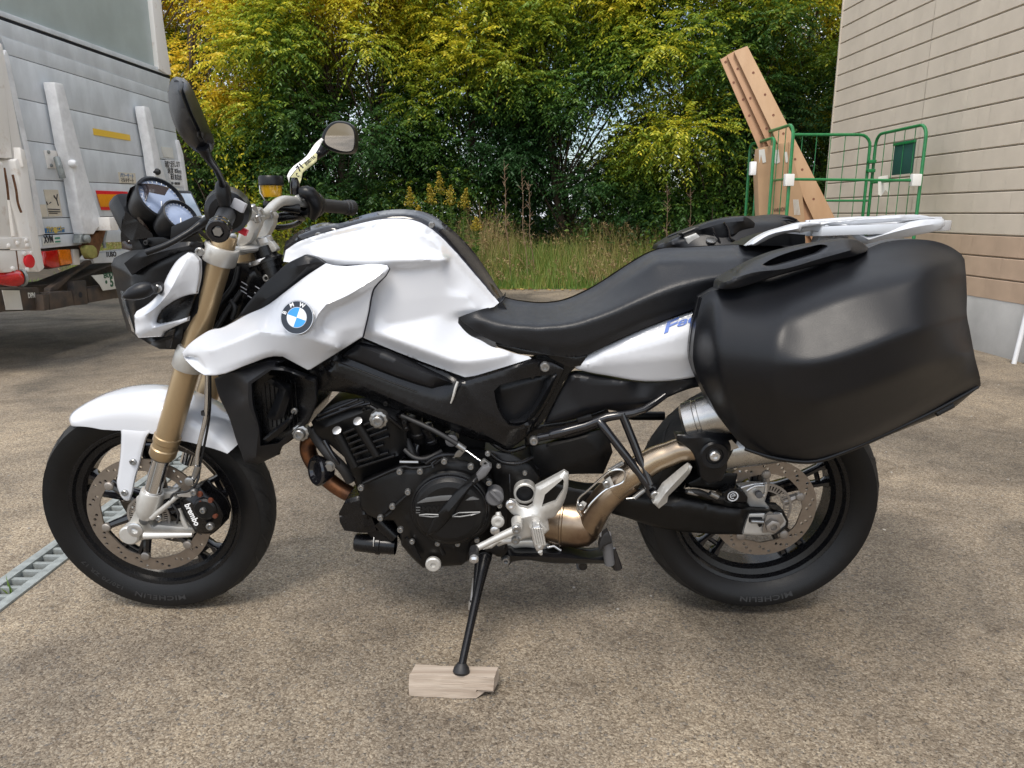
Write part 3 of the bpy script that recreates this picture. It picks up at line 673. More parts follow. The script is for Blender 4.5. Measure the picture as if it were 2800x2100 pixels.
# ------------------------------------------------------------------ roll cage by the wall
mat('green paint', (.015, .20, .06), .35, var=.25, vscale=30, coat=.2)
mat('dark green board', (.012, .075, .06), .6, var=.1); mat('white plastic', (.72, .72, .70), .4)
mat('cardboard', (.40, .26, .15), .8, var=.12, vscale=5); mat('cardboard print', (.10, .06, .04), .7); mat('tape', (.55, .55, .52), .3)
def PC(px, py, y): return hit(px, py, (0, 1, 0), y)
PC.d = Vector((0, 1, 0))
YF, YN = 5.15, 4.31
XL, XR = PC(1640, 300, YF).x, PC(1888, 300, YF).x; ZT = PC(1750, 291, YF).z
ct = empty('roll_cage', ((XL + XR) / 2, (YF + YN) / 2, 0), 'green wire roll cage trolley standing against the tan wall', 'roll cage')
def uframe(name, a, b, z0, z1, r=.0135, rad=.10):
    """inverted U of tube between floor points a and b"""
    a = Vector(a); b = Vector(b); u = (b - a).normalized(); P = [Vector((a.x, a.y, z0))]
    for k in range(6): t = k / 5 * math.pi / 2; P.append(Vector((a.x, a.y, z1 - rad)) + u * rad * (1 - math.cos(t)) + Vector((0, 0, rad * math.sin(t))))
    for k in range(6): t = (5 - k) / 5 * math.pi / 2; P.append(Vector((b.x, b.y, z1 - rad)) - u * rad * (1 - math.cos(t)) + Vector((0, 0, rad * math.sin(t))))
    P.append(Vector((b.x, b.y, z0)))
    bm = bmesh.new(); add_tube(bm, P, r, 10); return fin(name, bm, M_['green paint'], ct)
uframe('side_frame', (XL, YF, 0), (XL, YN, 0), .2, ZT)
uframe('side_frame', (XL - .06, YF + .05, 0), (XL - .06, YN + .25, 0), .2, ZT - .08, rad=.06)
uframe('back_frame', (XL + .03, YF, 0), (XR - .03, YF, 0), .2, ZT)
uframe('side_frame', (XR + .02, YF, 0), (XR + .02, YN, 0), .2, ZT)
def rod(name, a, b, r=.0035, seg=6): return tube(name, [a, b], r, M_['green paint'], ct, seg)
for z in (ZT - .42, .75, .25):
    for x in (XL, XR + .02): rod('crossbar', Vector((x, YF, z)), Vector((x, YN, z)), .010, 8)
    rod('crossbar', Vector((XL, YF, z - .16)), Vector((XR, YF, z - .16)), .010, 8)
for k in range(1, 5):
    y = YN + (YF - YN) * k / 5
    rod('wire', Vector((XL, y, .25)), Vector((XL, y, ZT - .005))); rod('wire', Vector((XR + .02, y, .25)), Vector((XR + .02, y, ZT - .005)))
for k in range(1, 8): x = XL + (XR - XL) * k / 8; rod('wire', Vector((x, YF, .1)), Vector((x, YF, ZT - .005)))
zb = PC(1800, 390, YN).z
rod('front_bar', Vector((PC(1712, 388, YN).x, YN, zb + .01)), Vector((PC(1985, 390, YN).x, YN, zb)), .011, 10)
for px in (1704, 1978): box('bar_clip', PC(px, 389, YN - .01), (.075, .05, .095), M_['white plastic'], ct, .008)
box('bar_clip', PC(1626, 364, YN + .3), (.05, .05, .11), M_['aluminium bright'], ct, .008)
for z in (zb + .10, zb + .02): box('hinge', Vector((XR - .01, YF - .02, z + .1)), (.07, .05, .03), M_['green paint'], ct, .006)
bx = XR + .0
box('name_board', Vector((XR + .03, YN + .33, PC(1950, 340, 4.6).z)), (.012, .33, .27), M_['dark green board'], ct, .003)
box('board_edge', Vector((XR + .022, YN + .33, PC(1950, 308, 4.6).z)), (.02, .35, .02), M_['green paint'], ct, .003)
slab('paper_tag', PC, [(1897, 382), (1918, 378), (1922, 420), (1913, 410), (1903, 424), (1897, 420)], 4.95, .003, M_['white sticker'], ct, 0)
box('deck', Vector(((XL + XR) / 2, (YF + YN) / 2, .2)), (XR - XL, YF - YN, .03), M_['green paint'], ct, .005)
for x in (XL + .06, XR - .06):
    for y in (YN + .06, YF - .06):
        lathe('caster', (x - .015, y, .065), (1, 0, 0), [(0, 0), (0, .055), (.006, .062), (.024, .062), (.03, .055), (.03, 0)], M_['black rubber'], ct, 20)
        box('caster_fork', (x, y, .14), (.05, .05, .1), M_['galvanised steel'], ct, .004)
# cardboard boxes in the cage
cb = empty('cardboard_box', ((XL + .3), YN + .45, .22), 'tall flat cardboard box standing inside the green roll cage', 'cardboard box')
O4 = lambda s: [p[:2] for p in T(s)]
body = slab('carton', PC, O4('F625,672 770,640 785,660 745,990 755,1400 640,1400 615,760'), 4.72, .12, M_['cardboard'], cb, .004)
slab('side_panel', PC, O4('F760,645 790,760 820,880 835,1050 850,1400 740,1400 745,985'), 4.70, .10, M_['cardboard'], cb, .004)
slab('printed_label', PC, O4('F622,680 648,676 655,735 640,740 632,700 625,740'), 4.715, .003, M_['tape'], cb, 0)
slab('printed_label', PC, O4('F688,683 712,678 718,735 700,745 690,735'), 4.715, .003, M_['tape'], cb, 0); slab('printed_label', PC, O4('F738,690 750,688 756,735 744,738'), 4.715, .003, M_['tape'], cb, 0)
text_on('V•RLICH', PC, O4('F690,962')[0], O4('F742,955')[0], 7, 4.715, 'lettering', M_['cardboard print'], cb, .02)
for k in range(5): slab('printed_line', PC, O4('F%d,%d %d,%d %d,%d %d,%d' % (778 + k * 5, 905, 781 + k * 5, 905, 786 + k * 6, 975, 783 + k * 6, 975)), 4.695, .002, M_['tape'], cb, 0)
# boards
mat('new timber', (.42, .25, .14), .6, col2=(.30, .15, .075), vscale=3, stretch=(1, 1, .25), lo=.4, hi=.7, bump=.2, bscale=40)
mat('pale timber', (.48, .32, .19), .6, col2=(.38, .23, .125), vscale=4, stretch=(1, 1, .2), bump=.2, bscale=40)
mat('dark knot', (.16, .06, .03), .6)
def plank(lbl, a, b, c, d, y0, y1, th, m, knots=()):
    """a,b top edge; c,d bottom edge on the photo; depth runs from y0 at the top to y1 at the bottom"""
    P = [PC(a[0], a[1], y0), PC(b[0], b[1], y0), PC(c[0], c[1], y1), PC(d[0], d[1], y1)]
    root = empty('timber_board', (P[2] + P[3]) / 2, lbl, 'timber board', 'boards standing in the roll cage')
    bm = bmesh.new(); f = [bm.verts.new(p) for p in P]; r = [bm.verts.new(p + Vector((.02, th, .0))) for p in P]
    bm.faces.new(f); bm.faces.new(r[::-1])
    for i in range(4): bm.faces.new([f[i], f[(i + 1) % 4], r[(i + 1) % 4], r[i]])
    bev_all(bm, .004); fin('board', bm, M_[m], root)
    n = (P[1] - P[0]).cross(P[3] - P[0]).normalized()
    if n.y > 0: n = -n
    for u, v in knots:
        p = (P[0] * (1 - u) + P[1] * u) * (1 - v) + (P[3] * (1 - u) + P[2] * u) * v
        lathe('knot_hole', p + n * .001, n, [(-.004, .011), (.001, .011), (.001, .006), (0, 0)], M_['dark knot'], root, 8)
def f_(x, y): return ((1700 + x / 1.659) / 1.2658, y / 1.659 / 1.2658)
plank('widest pale timber board of the leaning bundle, a row of knots down its face', f_(508, 232), f_(570, 208), f_(1075, 1200), f_(985, 1235), 4.95, 4.62, .07, 'pale timber', [(.55, .11), (.6, .21), (.5, .30), (.55, .385), (.5, .50), (.6, .55), (.45, .68), (.55, .8)])
plank('middle timber board of the leaning bundle, its narrow face beside the thick pale one', f_(476, 250), f_(509, 233), f_(982, 1232), f_(935, 1250), 4.99, 4.66, .05, 'new timber', [(.5, .07), (.4, .2), (.6, .34)])
plank('reddish leftmost timber board of the leaning bundle', f_(446, 270), f_(477, 252), f_(932, 1250), f_(880, 1275), 5.03, 4.70, .05, 'new timber', [(.5, .02), (.4, .11), (.6, .19), (.5, .26)])
plank('short dark timber board behind the front of the bundle, low in the roll cage', f_(790, 790), f_(850, 800), f_(960, 1240), f_(860, 1250), 4.85, 4.75, .04, 'new timber')
# ------------------------------------------------------------------ vegetation
def leaf_material(name, ramp, trans=.35, rough=.45):
    m = bpy.data.materials.new(name); m.use_nodes = True; n = m.node_tree; b = n.nodes['Principled BSDF']; o = n.nodes['Material Output']
    a = n.nodes.new('ShaderNodeAttribute'); a.attribute_name = 'hue'; r = n.nodes.new('ShaderNodeValToRGB'); e = r.color_ramp.elements
    while len(e) < len(ramp): e.new(.5)
    for k, (p, c) in enumerate(ramp): e[k].position = p; e[k].color = tuple(c) + (1,)
    n.links.new(a.outputs['Fac'], r.inputs['Fac']); n.links.new(r.outputs['Color'], b.inputs['Base Color']); b.inputs['Roughness'].default_value = rough
    t = n.nodes.new('ShaderNodeBsdfTranslucent'); mx = n.nodes.new('ShaderNodeMixShader'); mx.inputs[0].default_value = trans
    n.links.new(r.outputs['Color'], t.inputs['Color']); n.links.new(b.outputs[0], mx.inputs[1]); n.links.new(t.outputs[0], mx.inputs[2]); n.links.new(mx.outputs[0], o.inputs['Surface'])
    MATS[name] = m; return m
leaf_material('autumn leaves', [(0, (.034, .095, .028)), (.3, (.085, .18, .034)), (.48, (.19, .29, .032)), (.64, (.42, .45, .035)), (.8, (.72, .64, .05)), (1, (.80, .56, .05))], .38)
leaf_material('grass blades', [(0, (.05, .13, .02)), (.35, (.14, .24, .035)), (.55, (.30, .30, .07)), (.75, (.42, .34, .15)), (1, (.28, .17, .10))], .3, .6)
leaf_material('shrub leaves', [(0, (.012, .035, .012)), (.6, (.03, .07, .02)), (1, (.08, .12, .03))], .25)
mat('bark', (.085, .06, .042), .9, var=.5, vscale=12, stretch=(1, 1, .3), bump=.6, bscale=40)
def quads_mesh(V, F, hue, m, name, parent=None, kind=None):
    """V (n,3) F (m,4)"""
    me = bpy.data.meshes.new(name); me.vertices.add(len(V)); me.vertices.foreach_set('co', V.astype(np.float32).ravel())
    k = F.shape[1]; me.loops.add(len(F) * k); me.loops.foreach_set('vertex_index', F.astype(np.int32).ravel()); me.polygons.add(len(F))
    me.polygons.foreach_set('loop_start', np.arange(0, len(F) * k, k, dtype=np.int32)); me.polygons.foreach_set('loop_total', np.full(len(F), k, np.int32))
    me.update(calc_edges=True)
    if hue is not None: at = me.attributes.new('hue', 'FLOAT', 'POINT'); at.data.foreach_set('value', hue.astype(np.float32))
    o = link(name, me, m, parent, kind, sharp=None); return o
def nrm(a): return a / np.maximum(1e-9, np.linalg.norm(a, axis=-1, keepdims=True))
def leaves(base, dirv, length, width, droop=0.0, fold=.25):
    """folded lance leaves: base (n,3), dir (n,3) -> V, F triangles pairs as quads (base, left, tip, right)"""
    n = len(base); d = nrm(dirv); up = np.tile([0, 0, 1.0], (n, 1)) + RG.normal(0, .45, (n, 3)); s = nrm(np.cross(d, up)); u = nrm(np.cross(s, d))
    tip = base + d * length[:, None] - np.array([0, 0, 1]) * (droop * length)[:, None]
    midp = base + d * (length * .45)[:, None] - u * (width * fold)[:, None]
    l = midp + s * (width * .5)[:, None] + u * (width * fold * 1.6)[:, None]; r = midp - s * (width * .5)[:, None] + u * (width * fold * 1.6)[:, None]
    V = np.stack([base, l, tip, r], 1).reshape(-1, 3); i = np.arange(n) * 4
    F = np.concatenate([np.stack([i, i + 1, i + 2], 1), np.stack([i, i + 2, i + 3], 1)])
    return V, F
GAPS = [(1350, 215, 60), (1395, 165, 45), (1310, 300, 55), (1240, 330, 40), (1200, 345, 30), (1450, 180, 30), (1130, 120, 22), (395, 12, 30), (1010, 265, 30), (1500, 270, 30), (1700, 365, 16), (1165, 370, 40),
        (1090, 290, 25), (935, 375, 22), (745, 165, 18), (1755, 60, 28), (700, 370, 18), (1820, 20, 20), (1560, 480, 30), (1080, 330, 25), (1440, 380, 35)]
def toph(p):
    d = p - np.array(CAM); z = d[..., 1] * CP - d[..., 2] * SP; return 1106 + FPX * d[..., 0] / z, 829.5 - FPX * (d[..., 1] * SP + d[..., 2] * CP) / z
def make_tree(x, y, h, spread, label, seed, yellow, zlow, ncl, trunk_r=.085, lean=0, dens=46):
    r = np.random.default_rng(seed); rr = random.Random(seed)
    root = empty('broadleaf_tree', (x, y, 0), label, 'tree', 'trees along the far edge of the yard')
    # branches
    bm = bmesh.new(); tips = []
    ns = rr.choice((2, 3))
    stems = []
    for k in range(ns):
        a = rr.uniform(0, 6.28); p = Vector((x + .12 * math.cos(a), y + .12 * math.sin(a), -.05)); d = Vector((math.cos(a) * .25 + lean, math.sin(a) * .2, 1)).normalized(); P = [p]; R = [trunk_r * rr.uniform(.7, 1)]
        n = 7
        for i in range(n): d = (d + Vector((rr.uniform(-.18, .18), rr.uniform(-.18, .18), .05))).normalized(); P.append(P[-1] + d * h * .78 / n); R.append(R[0] * (1 - .8 * (i + 1) / n))
        add_tube(bm, P, R, 8, 3); stems.append((P, R))
    fin('trunk', bm, M_['bark'], root, sharp=None)
    # clusters
    cl = []
    ncl = int(ncl * 2.8)
    for k in range(ncl * 4):
        if len(cl) >= ncl: break
        u = r.uniform(0, 1); z = zlow + (h - zlow) * u; wv = spread * (math.sin(math.pi * min(1, .16 + u * .8)) ** .6)
        a = r.uniform(0, 2 * math.pi); q = math.sqrt(r.uniform(.10, 1)); c = np.array([x + wv * q * math.cos(a) + lean * z, y + wv * .85 * q * math.sin(a), z])
        px, py = toph(c); bad = False
        for gx, gy, gr in GAPS:
            if (px - gx) ** 2 + (py - gy) ** 2 < (gr * .8 + 8) ** 2 and r.uniform() < .8: bad = True
        if not bad: cl.append((c, r.uniform(.30, .52)))
    bmb = bmesh.new(); B = []; D = []; Ls = []; Hs = []
    for ci, (c, rad) in enumerate(cl):
        if ci % 3 == 0:
            P, R = rr.choice(stems); i = min(len(P) - 2, max(1, int(len(P) * max(.12, (c[2] - .5) / h) * .8))); s = P[i]; e = Vector(c); w1 = Vector((rr.uniform(-.12, .12), rr.uniform(-.12, .12), rr.uniform(0, .15)))
            add_tube(bmb, [s, s.lerp(e, .35) + w1, s.lerp(e, .7) + w1 * .8, e], [R[i] * .32, R[i] * .2 + .004, .007, .003], 5, 2)
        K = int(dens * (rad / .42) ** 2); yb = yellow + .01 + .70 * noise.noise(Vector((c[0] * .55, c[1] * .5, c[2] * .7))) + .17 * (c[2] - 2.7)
        o = nrm(r.normal(0, 1, (K, 3))); o[:, 2] *= .7; st = c + o * (rad * r.uniform(.15, .8, K))[:, None]; d = nrm(o + np.stack([0 * o[:, 0], -.15 + 0 * o[:, 0], r.uniform(-.15, .3, K)], 1))
        n = 13; L = r.uniform(.26, .5, K)[:, None]; t = np.linspace(.08, 1, n)[None, :]
        pos = st[:, None, :] + d[:, None, :] * (t * L)[..., None] - np.array([0, 0, 1]) * (t ** 2 * L * .34)[..., None]
        tan = d[:, None, :] - np.array([0, 0, 1]) * (t * .65)[..., None]; side = nrm(np.cross(d, [0, 0, 1.0]))[:, None, :]; sg = np.where(np.arange(n) % 2 == 0, 1.0, -1.0)[None, :, None]
        B.append(pos.reshape(-1, 3)); D.append((nrm(tan) * .62 + side * sg + np.array([0, 0, -.25]) + r.normal(0, .16, (K, n, 3))).reshape(-1, 3)); Ls.append((r.uniform(.054, .092, (K, n)) * (1 - .25 * t)).ravel())
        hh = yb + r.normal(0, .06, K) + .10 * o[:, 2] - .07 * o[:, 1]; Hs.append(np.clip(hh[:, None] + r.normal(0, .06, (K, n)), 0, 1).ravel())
    B = np.concatenate(B); D = np.concatenate(D); Ls = np.concatenate(Ls); Hs = np.concatenate(Hs)
    V, F = leaves(B, D, Ls, Ls * .46, .18); fin('branches', bmb, M_['bark'], root, sharp=None)
    quads_mesh(V, F, np.repeat(Hs, 4), M_['autumn leaves'], 'crown', root)
    return len(B)
tot = 0
TREES = [(-4.6, 11.2, 6.6, 1.9, 'yellow topped tree just right of the truck, leftmost of the row', 1, .50, .9, 74), (-2.6, 10.4, 6.2, 1.8, 'green tree with bright yellow sprays above the handlebar mirrors', 2, .44, 1.0, 80),
         (-.6, 11.0, 6.4, 1.8, 'tree with yellow green foliage above the fuel tank', 3, .34, 1.3, 70), (1.15, 10.9, 6.4, 1.75, 'dark forked tree right of the gap of sky, above the seat', 4, .30, 1.3, 72),
         (2.9, 10.2, 6.0, 1.7, 'dense green tree to the left of the leaning boards', 5, .30, 1.0, 72), (4.7, 10.6, 6.8, 1.9, 'yellow topped tree behind the leaning boards beside the building', 6, .50, .8, 80), (-6.6, 12.4, 6.5, 1.9, 'tree largely hidden behind the truck', 7, .45, 1.0, 40), (6.6, 12.6, 6.5, 1.9, 'tree largely hidden behind the building corner', 8, .4, 1, 36)]
for a in TREES: tot += make_tree(*a[:4], a[4], a[5], a[6], a[7], a[8])
# undergrowth: dark shrubs behind the grass
def shrub(x, y, h, w_, label, seed, n, bias=.3, m='autumn leaves', nsz=(.05, .09)):
    r = np.random.default_rng(seed); root = empty('shrub', (x, y, 0), label, 'shrub', 'shrubs behind the tall grass')
    bm = bmesh.new()
    for k in range(7):
        a = k * .9; add_tube(bm, [Vector((x, y, -.05)), Vector((x + w_ * .3 * math.cos(a), y + w_ * .3 * math.sin(a), h * .5)), Vector((x + w_ * .6 * math.cos(a), y + w_ * .5 * math.sin(a), h * .92))], [.02, .012, .004], 5, 2)
    fin('stem', bm, M_['bark'], root, sharp=None)
    c = r.normal(0, 1, (n // 40, 3)) * [w_ * .5, w_ * .4, h * .26] + [x, y, h * .55]; b = np.repeat(c, 40, 0) + r.normal(0, .13, (len(c) * 40, 3)); b = b[b[:, 2] > .02]
    d = nrm(b - [x, y, h * .3]) + r.normal(0, .6, b.shape); L = r.uniform(*nsz, len(b)); V, F = leaves(b, d, L, L * .5, .2)
    quads_mesh(V, F, np.repeat(np.clip(bias + .35 * np.array([noise.noise(Vector(p)) for p in b * 1.3]) + r.normal(0, .08, len(b)), 0, 1), 4), M_[m], 'foliage', root)
SH = [(-4.3, 9.9, 1.7, .9, 'ochre tinged shrub beside the truck, left of the brake reservoir', .62), (-3.2, 9.7, 1.3, .8, 'mottled shrub seen between the mirror stalk and the reservoir', .5), (-2.1, 10.0, 1.1, .8, 'low green shrub behind the right hand grip', .3), (-.9, 10.2, 1.0, .8, 'low dark shrub behind the goldenrod', .22),
      (.3, 11.6, .8, .9, 'low dark shrub under the gap of sky', .12), (1.9, 10.2, 1.2, .9, 'dark shrub at the foot of the forked trunk', .2), (3.0, 9.5, 1.25, .9, 'shrub with pointed leaves left of the roll cage', .3), (3.9, 9.6, 1.2, .8, 'shrub with yellow tips behind the roll cage', .38), (5.0, 9.8, 1.5, .9, 'green shrub between the roll cage and the wall corner', .3)]
for i, s in enumerate(SH): shrub(*s[:5], 30 + i, 3600, s[5])
# hedge far behind, one dark mass
r = np.random.default_rng(77); n = 26000; b = np.stack([r.uniform(-13, 13, n), r.uniform(14.5, 16.5, n), np.abs(r.normal(0, .85, n))], 1); d = r.normal(0, 1, (n, 3)); L = r.uniform(.12, .22, n); V, F = leaves(b, d, L, L * .6)
tag(quads_mesh(V, F, np.repeat(np.clip(r.normal(.4, .2, n), 0, 1), 4), M_['shrub leaves'], 'far_undergrowth', None, 'stuff'), 'dark low undergrowth seen far behind the row of trees', 'undergrowth')
# a dark wooded bank behind: second rank of crowns, thin enough to leave sky gaps
r = np.random.default_rng(78); V_ = []; Cn = 0
cs = []
while len(cs) < 480:
    c = np.array([r.uniform(-10, 10), r.uniform(13, 15.5), r.uniform(.9, 7.2)]); px, py = toph(c)
    if r.uniform() < .3 or all((px - gx) ** 2 + (py - gy) ** 2 > (gr + 6) ** 2 for gx, gy, gr in GAPS): cs.append(c)
b = np.concatenate([c + r.normal(0, .33, (190, 3)) for c in cs]); d = r.normal(0, 1, b.shape); L = r.uniform(.09, .16, len(b)); V, F = leaves(b, d, L, L * .5)
tag(quads_mesh(V, F, np.repeat(np.clip(r.normal(.35, .15, len(b)) + (b[:, 2] - 2) * .05, 0, 1), 4), M_['autumn leaves'], 'far_foliage', None, 'stuff'), 'dense foliage of the wood standing behind the first row of trees', 'foliage')
# grass
def blades(n, xr, yr, hr, hue, seed, wd=.007, lean=.45, yfun=None):
    r = np.random.default_rng(seed); x = r.uniform(*xr, n); y = yr[0] + (yr[1] - yr[0]) * r.uniform(0, 1, n) ** 1.3
    nz_ = np.array([noise.noise(Vector((a * 1.1, b * 1.3, seed))) for a, b in zip(x, y)]); h = r.uniform(*hr, n) * (1 + .55 * nz_) * np.clip(.30 + (y - yr[0]) * 1.1, .25, 1)
    a = r.uniform(0, 2 * math.pi, n); ln = r.uniform(.1, 1, n) * lean; dx = np.cos(a) * ln * h; dy = np.sin(a) * ln * h; sx = -np.sin(a + r.normal(0, .8, n)); sy = np.cos(a); P = []
    for t in (0, .35, .7, 1):
        c = np.stack([x + dx * t ** 1.8, y + dy * t ** 1.8, h * (t - .32 * ln * t ** 3)], 1); ww = wd * (1 - t * .85); s = np.stack([sx * ww, sy * ww * .3, 0 * sx], 1); P += [c - s, c + s]
    V = np.stack(P, 1).reshape(-1, 3); i = np.arange(n)[:, None] * 8; F = np.concatenate([i + np.array([[0, 1, 3, 2]]), i + np.array([[2, 3, 5, 4]]), i + np.array([[4, 5, 7, 6]])])
    hu = np.clip(hue + .35 * nz_ + r.normal(0, .12, n), 0, 1); return V, F, np.repeat(hu, 8), np.stack([x + dx, y + dy, h * (1 - .32 * ln)], 1)
v1, f1, h1, tp1 = blades(30000, (-6.5, 6.5), (FARY + .05, 11.2), (.30, .74), .36, 3)
v2, f2, h2, tp2 = blades(24000, (-6.5, 6.5), (FARY + .15, 11.0), (.45, .92), .58, 5, .005)
v3, f3, h3, tp3 = blades(16000, (-8, 8), (FARY + .0, FARY + .6), (.05, .16), .30, 6, .006)
V = np.concatenate([v1, v2, v3]); F = np.concatenate([f1, f2 + len(v1), f3 + len(v1) + len(v2)])
tag(quads_mesh(V, F, np.concatenate([h1, h2, h3]), M_['grass blades'], 'tall_grass', None, 'stuff'), 'tall green and straw coloured grass along the edge of the concrete', 'grass')
sel = tp2[::9]; sel = sel[:2000]; r = np.random.default_rng(9)
b = np.repeat(sel, 14, 0); t = np.tile(np.linspace(0, 1, 14), len(sel)); b = b + np.stack([t * .05, 0 * t, -t * .01 - .05 * t ** 2], 1) * 1.4; d = r.normal(0, 1, b.shape) + [0, 0, .3]; L = np.full(len(b), .042); V, F = leaves(b, d, L, L * .35)
tag(quads_mesh(V, F, np.repeat(np.clip(r.normal(.88, .08, len(b)), 0, 1), 4), M_['grass blades'], 'grass_seed_heads', None, 'stuff'), 'brown seed heads nodding above the tall grass', 'seed heads')
# fallen leaves along the edge
r = np.random.default_rng(10); n = 900; b = np.stack([r.uniform(-6, 6, n), FARY - .02 + r.normal(0, .09, n), np.full(n, .004)], 1); d = r.normal(0, 1, b.shape) * [1, 1, .12]; L = r.uniform(.03, .07, n); V, F = leaves(b, d, L, L * .6, 0, .1); V[:, 2] = np.maximum(V[:, 2], .003)
leaf_material('fallen leaves', [(0, (.22, .10, .04)), (.5, (.36, .20, .08)), (1, (.45, .33, .12))], .1)
tag(quads_mesh(V, F, np.repeat(r.uniform(0, 1, n), 4), M_['fallen leaves'], 'fallen_leaves', None, 'stuff'), 'brown fallen leaves scattered where grass meets concrete', 'fallen leaves')
# goldenrod
leaf_material('goldenrod flower', [(0, (.50, .36, .02)), (1, (.30, .26, .05))], .2)
def goldenrod(px, ytop, y, label, seed, hs=1.0):
    p = hit(px, ytop, (0, 1, 0), y); r = np.random.default_rng(seed); x = p.x; h = p.z; root = empty('goldenrod', (x, y, 0), label, 'goldenrod', 'goldenrod plants in the tall grass')
    st = lambda t: np.stack([x + .06 * np.sin(t * 3 + seed) * t, y + 0 * t, h * t], -1)
    tube('stem', [tuple(st(np.array(t))) for t in (0, .3, .6, .9, 1)], [.008, .007, .006, .004, .003], M_['green stem'], root, 6, 2)
    n = 190; t = r.uniform(.12, .86, n); b = st(t); a = r.uniform(0, 6.28, n); d = np.stack([np.cos(a), np.sin(a), r.uniform(.2, .9, n)], 1); L = r.uniform(.07, .12, n) * (1.2 - .6 * t); V, F = leaves(b, d, L, L * .16, .25)
    quads_mesh(V, F, np.repeat(np.clip(r.normal(.25, .1, n), 0, 1), 4), M_['grass blades'], 'leaves', root)
    n = 420; t = r.uniform(.80, 1.0, n); b = st(t); a = r.uniform(0, 6.28, n); q = r.uniform(0, .11, n) * hs * (1.05 - (t - .8) * 4.6); b = b + np.stack([np.cos(a) * q, np.sin(a) * q, q * .3], 1); d = r.normal(0, 1, b.shape); L = np.full(n, .022); V, F = leaves(b, d, L, L * .8)
    quads_mesh(V, F, np.repeat(r.uniform(0, 1, n), 4), M_['goldenrod flower'], 'flower_plume', root)
mat('green stem', (.08, .13, .03), .7)
for i, (px, yt, yy, lb) in enumerate([(880, 405, 8.95, 'goldenrod farthest left, its plume beside the tank top'), (932, 398, 9.0, 'goldenrod second from the left above the black tank cover'), (957, 372, 9.15, 'tallest goldenrod above the tank'), (979, 400, 8.95, 'goldenrod just right of the tallest one'), (1003, 408, 8.9, 'goldenrod rightmost in the upright group behind the tank'), (895, 445, 8.8, 'short goldenrod low against the tank cover'), (1022, 470, 8.85, 'short goldenrod right of the group, half in the grass')]): goldenrod(px, yt, yy, lb, 50 + i)
mat('dry stalk', (.24, .16, .10), .8, var=.3, vscale=20)
def stalk(px, yt, y, label, seed):
    p = hit(px, yt, (0, 1, 0), y); r = random.Random(seed); root = empty('dry_stalk', (p.x, y, 0), label, 'dry stalk', 'dead weed stalks above the grass')
    pts = [Vector((p.x + .10 * (1 - t) + .02 * math.sin(t * 9), y, p.z * t)) for t in (0, .25, .5, .75, 1)]
    tube('stem', pts, [.007, .006, .005, .003, .002], M_['dry stalk'], root, 6, 2); bm = bmesh.new()
    for k in range(26):
        t = r.uniform(.35, .98); c = Vector((p.x + .10 * (1 - t), y, p.z * t)); add_tube(bm, [c, c + Vector((r.uniform(-.07, .07), r.uniform(-.05, .05), r.uniform(.01, .09)))], [.004, .002], 4)
    fin('side_twigs', bm, M_['dry stalk'], root, sharp=None)
for i, (px, yt, yy, lb) in enumerate([(1087, 345, 8.95, 'tallest dry reddish stalk above the tank curve'), (1125, 365, 8.9, 'dry branching stalk just right of the tallest one'), (1140, 390, 9.0, 'slanting dry stalk rising behind the grass, right of the pair'), (1440, 395, 8.9, 'dry stalk left of the far side case'), (1490, 405, 8.95, 'dry stalk above the far side case')]): stalk(px, yt, yy, lb, i)
r = np.random.default_rng(4); wp_ = PG(*T('Q60,420')[0]); wr = empty('weed', tuple(wp_), 'small green weed growing out of the drain slots', 'weed')
n = 9; b = np.tile(np.array([wp_.x, wp_.y, -.03]), (n, 1)) + r.normal(0, .006, (n, 3)) * [1, 1, 0]; d = np.stack([r.normal(0, .25, n), r.normal(0, .25, n), np.ones(n)], 1); V, F = leaves(b, d, r.uniform(.03, .08, n), np.full(n, .004), .1)
quads_mesh(V, F, np.repeat(r.uniform(.1, .4, n), 4), M_['grass blades'], 'blades', wr)
print('leaves', tot)
# ------------------------------------------------------------------ wooden block and motorcycle
mat('white paint', (.62, .64, .68), .25, var=.0, coat=1, rvar=.02)
mat('matt black plastic', (.006, .0065, .008), .34, var=.2, vscale=20, bump=.12, bscale=500, rvar=.05, spec=0.32)
mat('grained black plastic', (.006, .0065, .0085), .40, var=.1, vscale=15, bump=.12, bscale=600, rvar=.04, spec=0.36)
mat('gloss black', (.008, .008, .010), .14, coat=.4, rvar=.03)
mat('semi gloss black', (.005, .005, .006), .26, var=.3, vscale=40, rvar=.08, spec=0.38)
mat('seat vinyl', (.009, .010, .0125), .40, var=.12, vscale=25, bump=.25, bscale=420, spec=0.40)
mat('engine black', (.004, .004, .0045), .42, var=.4, vscale=30, bump=.15, bscale=200, spec=0.34)
mat('tyre rubber', (.004, .004, .0045), .45, var=.35, vscale=30, bump=.2, bscale=300, rvar=.08, spec=0.35)
mat('worn tread', (.015, .0148, .0145), .75, var=.35, vscale=40, bump=.4, bscale=200)
mat('tyre letter rubber', (.018, .018, .019), .5)
mat('gold anodised', (.46, .34, .20), .34, .75, var=.12, vscale=20, stretch=(1, 1, .15))
mat('chrome', (.72, .73, .75), .12, 1, rvar=.03)
mat('cast silver', (.58, .57, .54), .42, .55, var=.12, vscale=30, bump=.12, bscale=300)
mat('machined silver', (.66, .66, .66), .30, .85, var=.1, vscale=40)
mat('rack silver', (.60, .62, .65), .38, .35, var=.05, vscale=20, coat=.2)
mat('disc steel', (.33, .28, .235), .42, .85, var=.15, vscale=60)
mat('disc carrier', (.36, .33, .30), .5, .8, var=.15, vscale=40)
mat('bolt steel', (.36, .36, .355), .34, .9, var=.1, vscale=80)
mat('exhaust steel', (.40, .31, .22), .30, .95, col2=(.20, .13, .09), vscale=9, lo=.35, hi=.7)
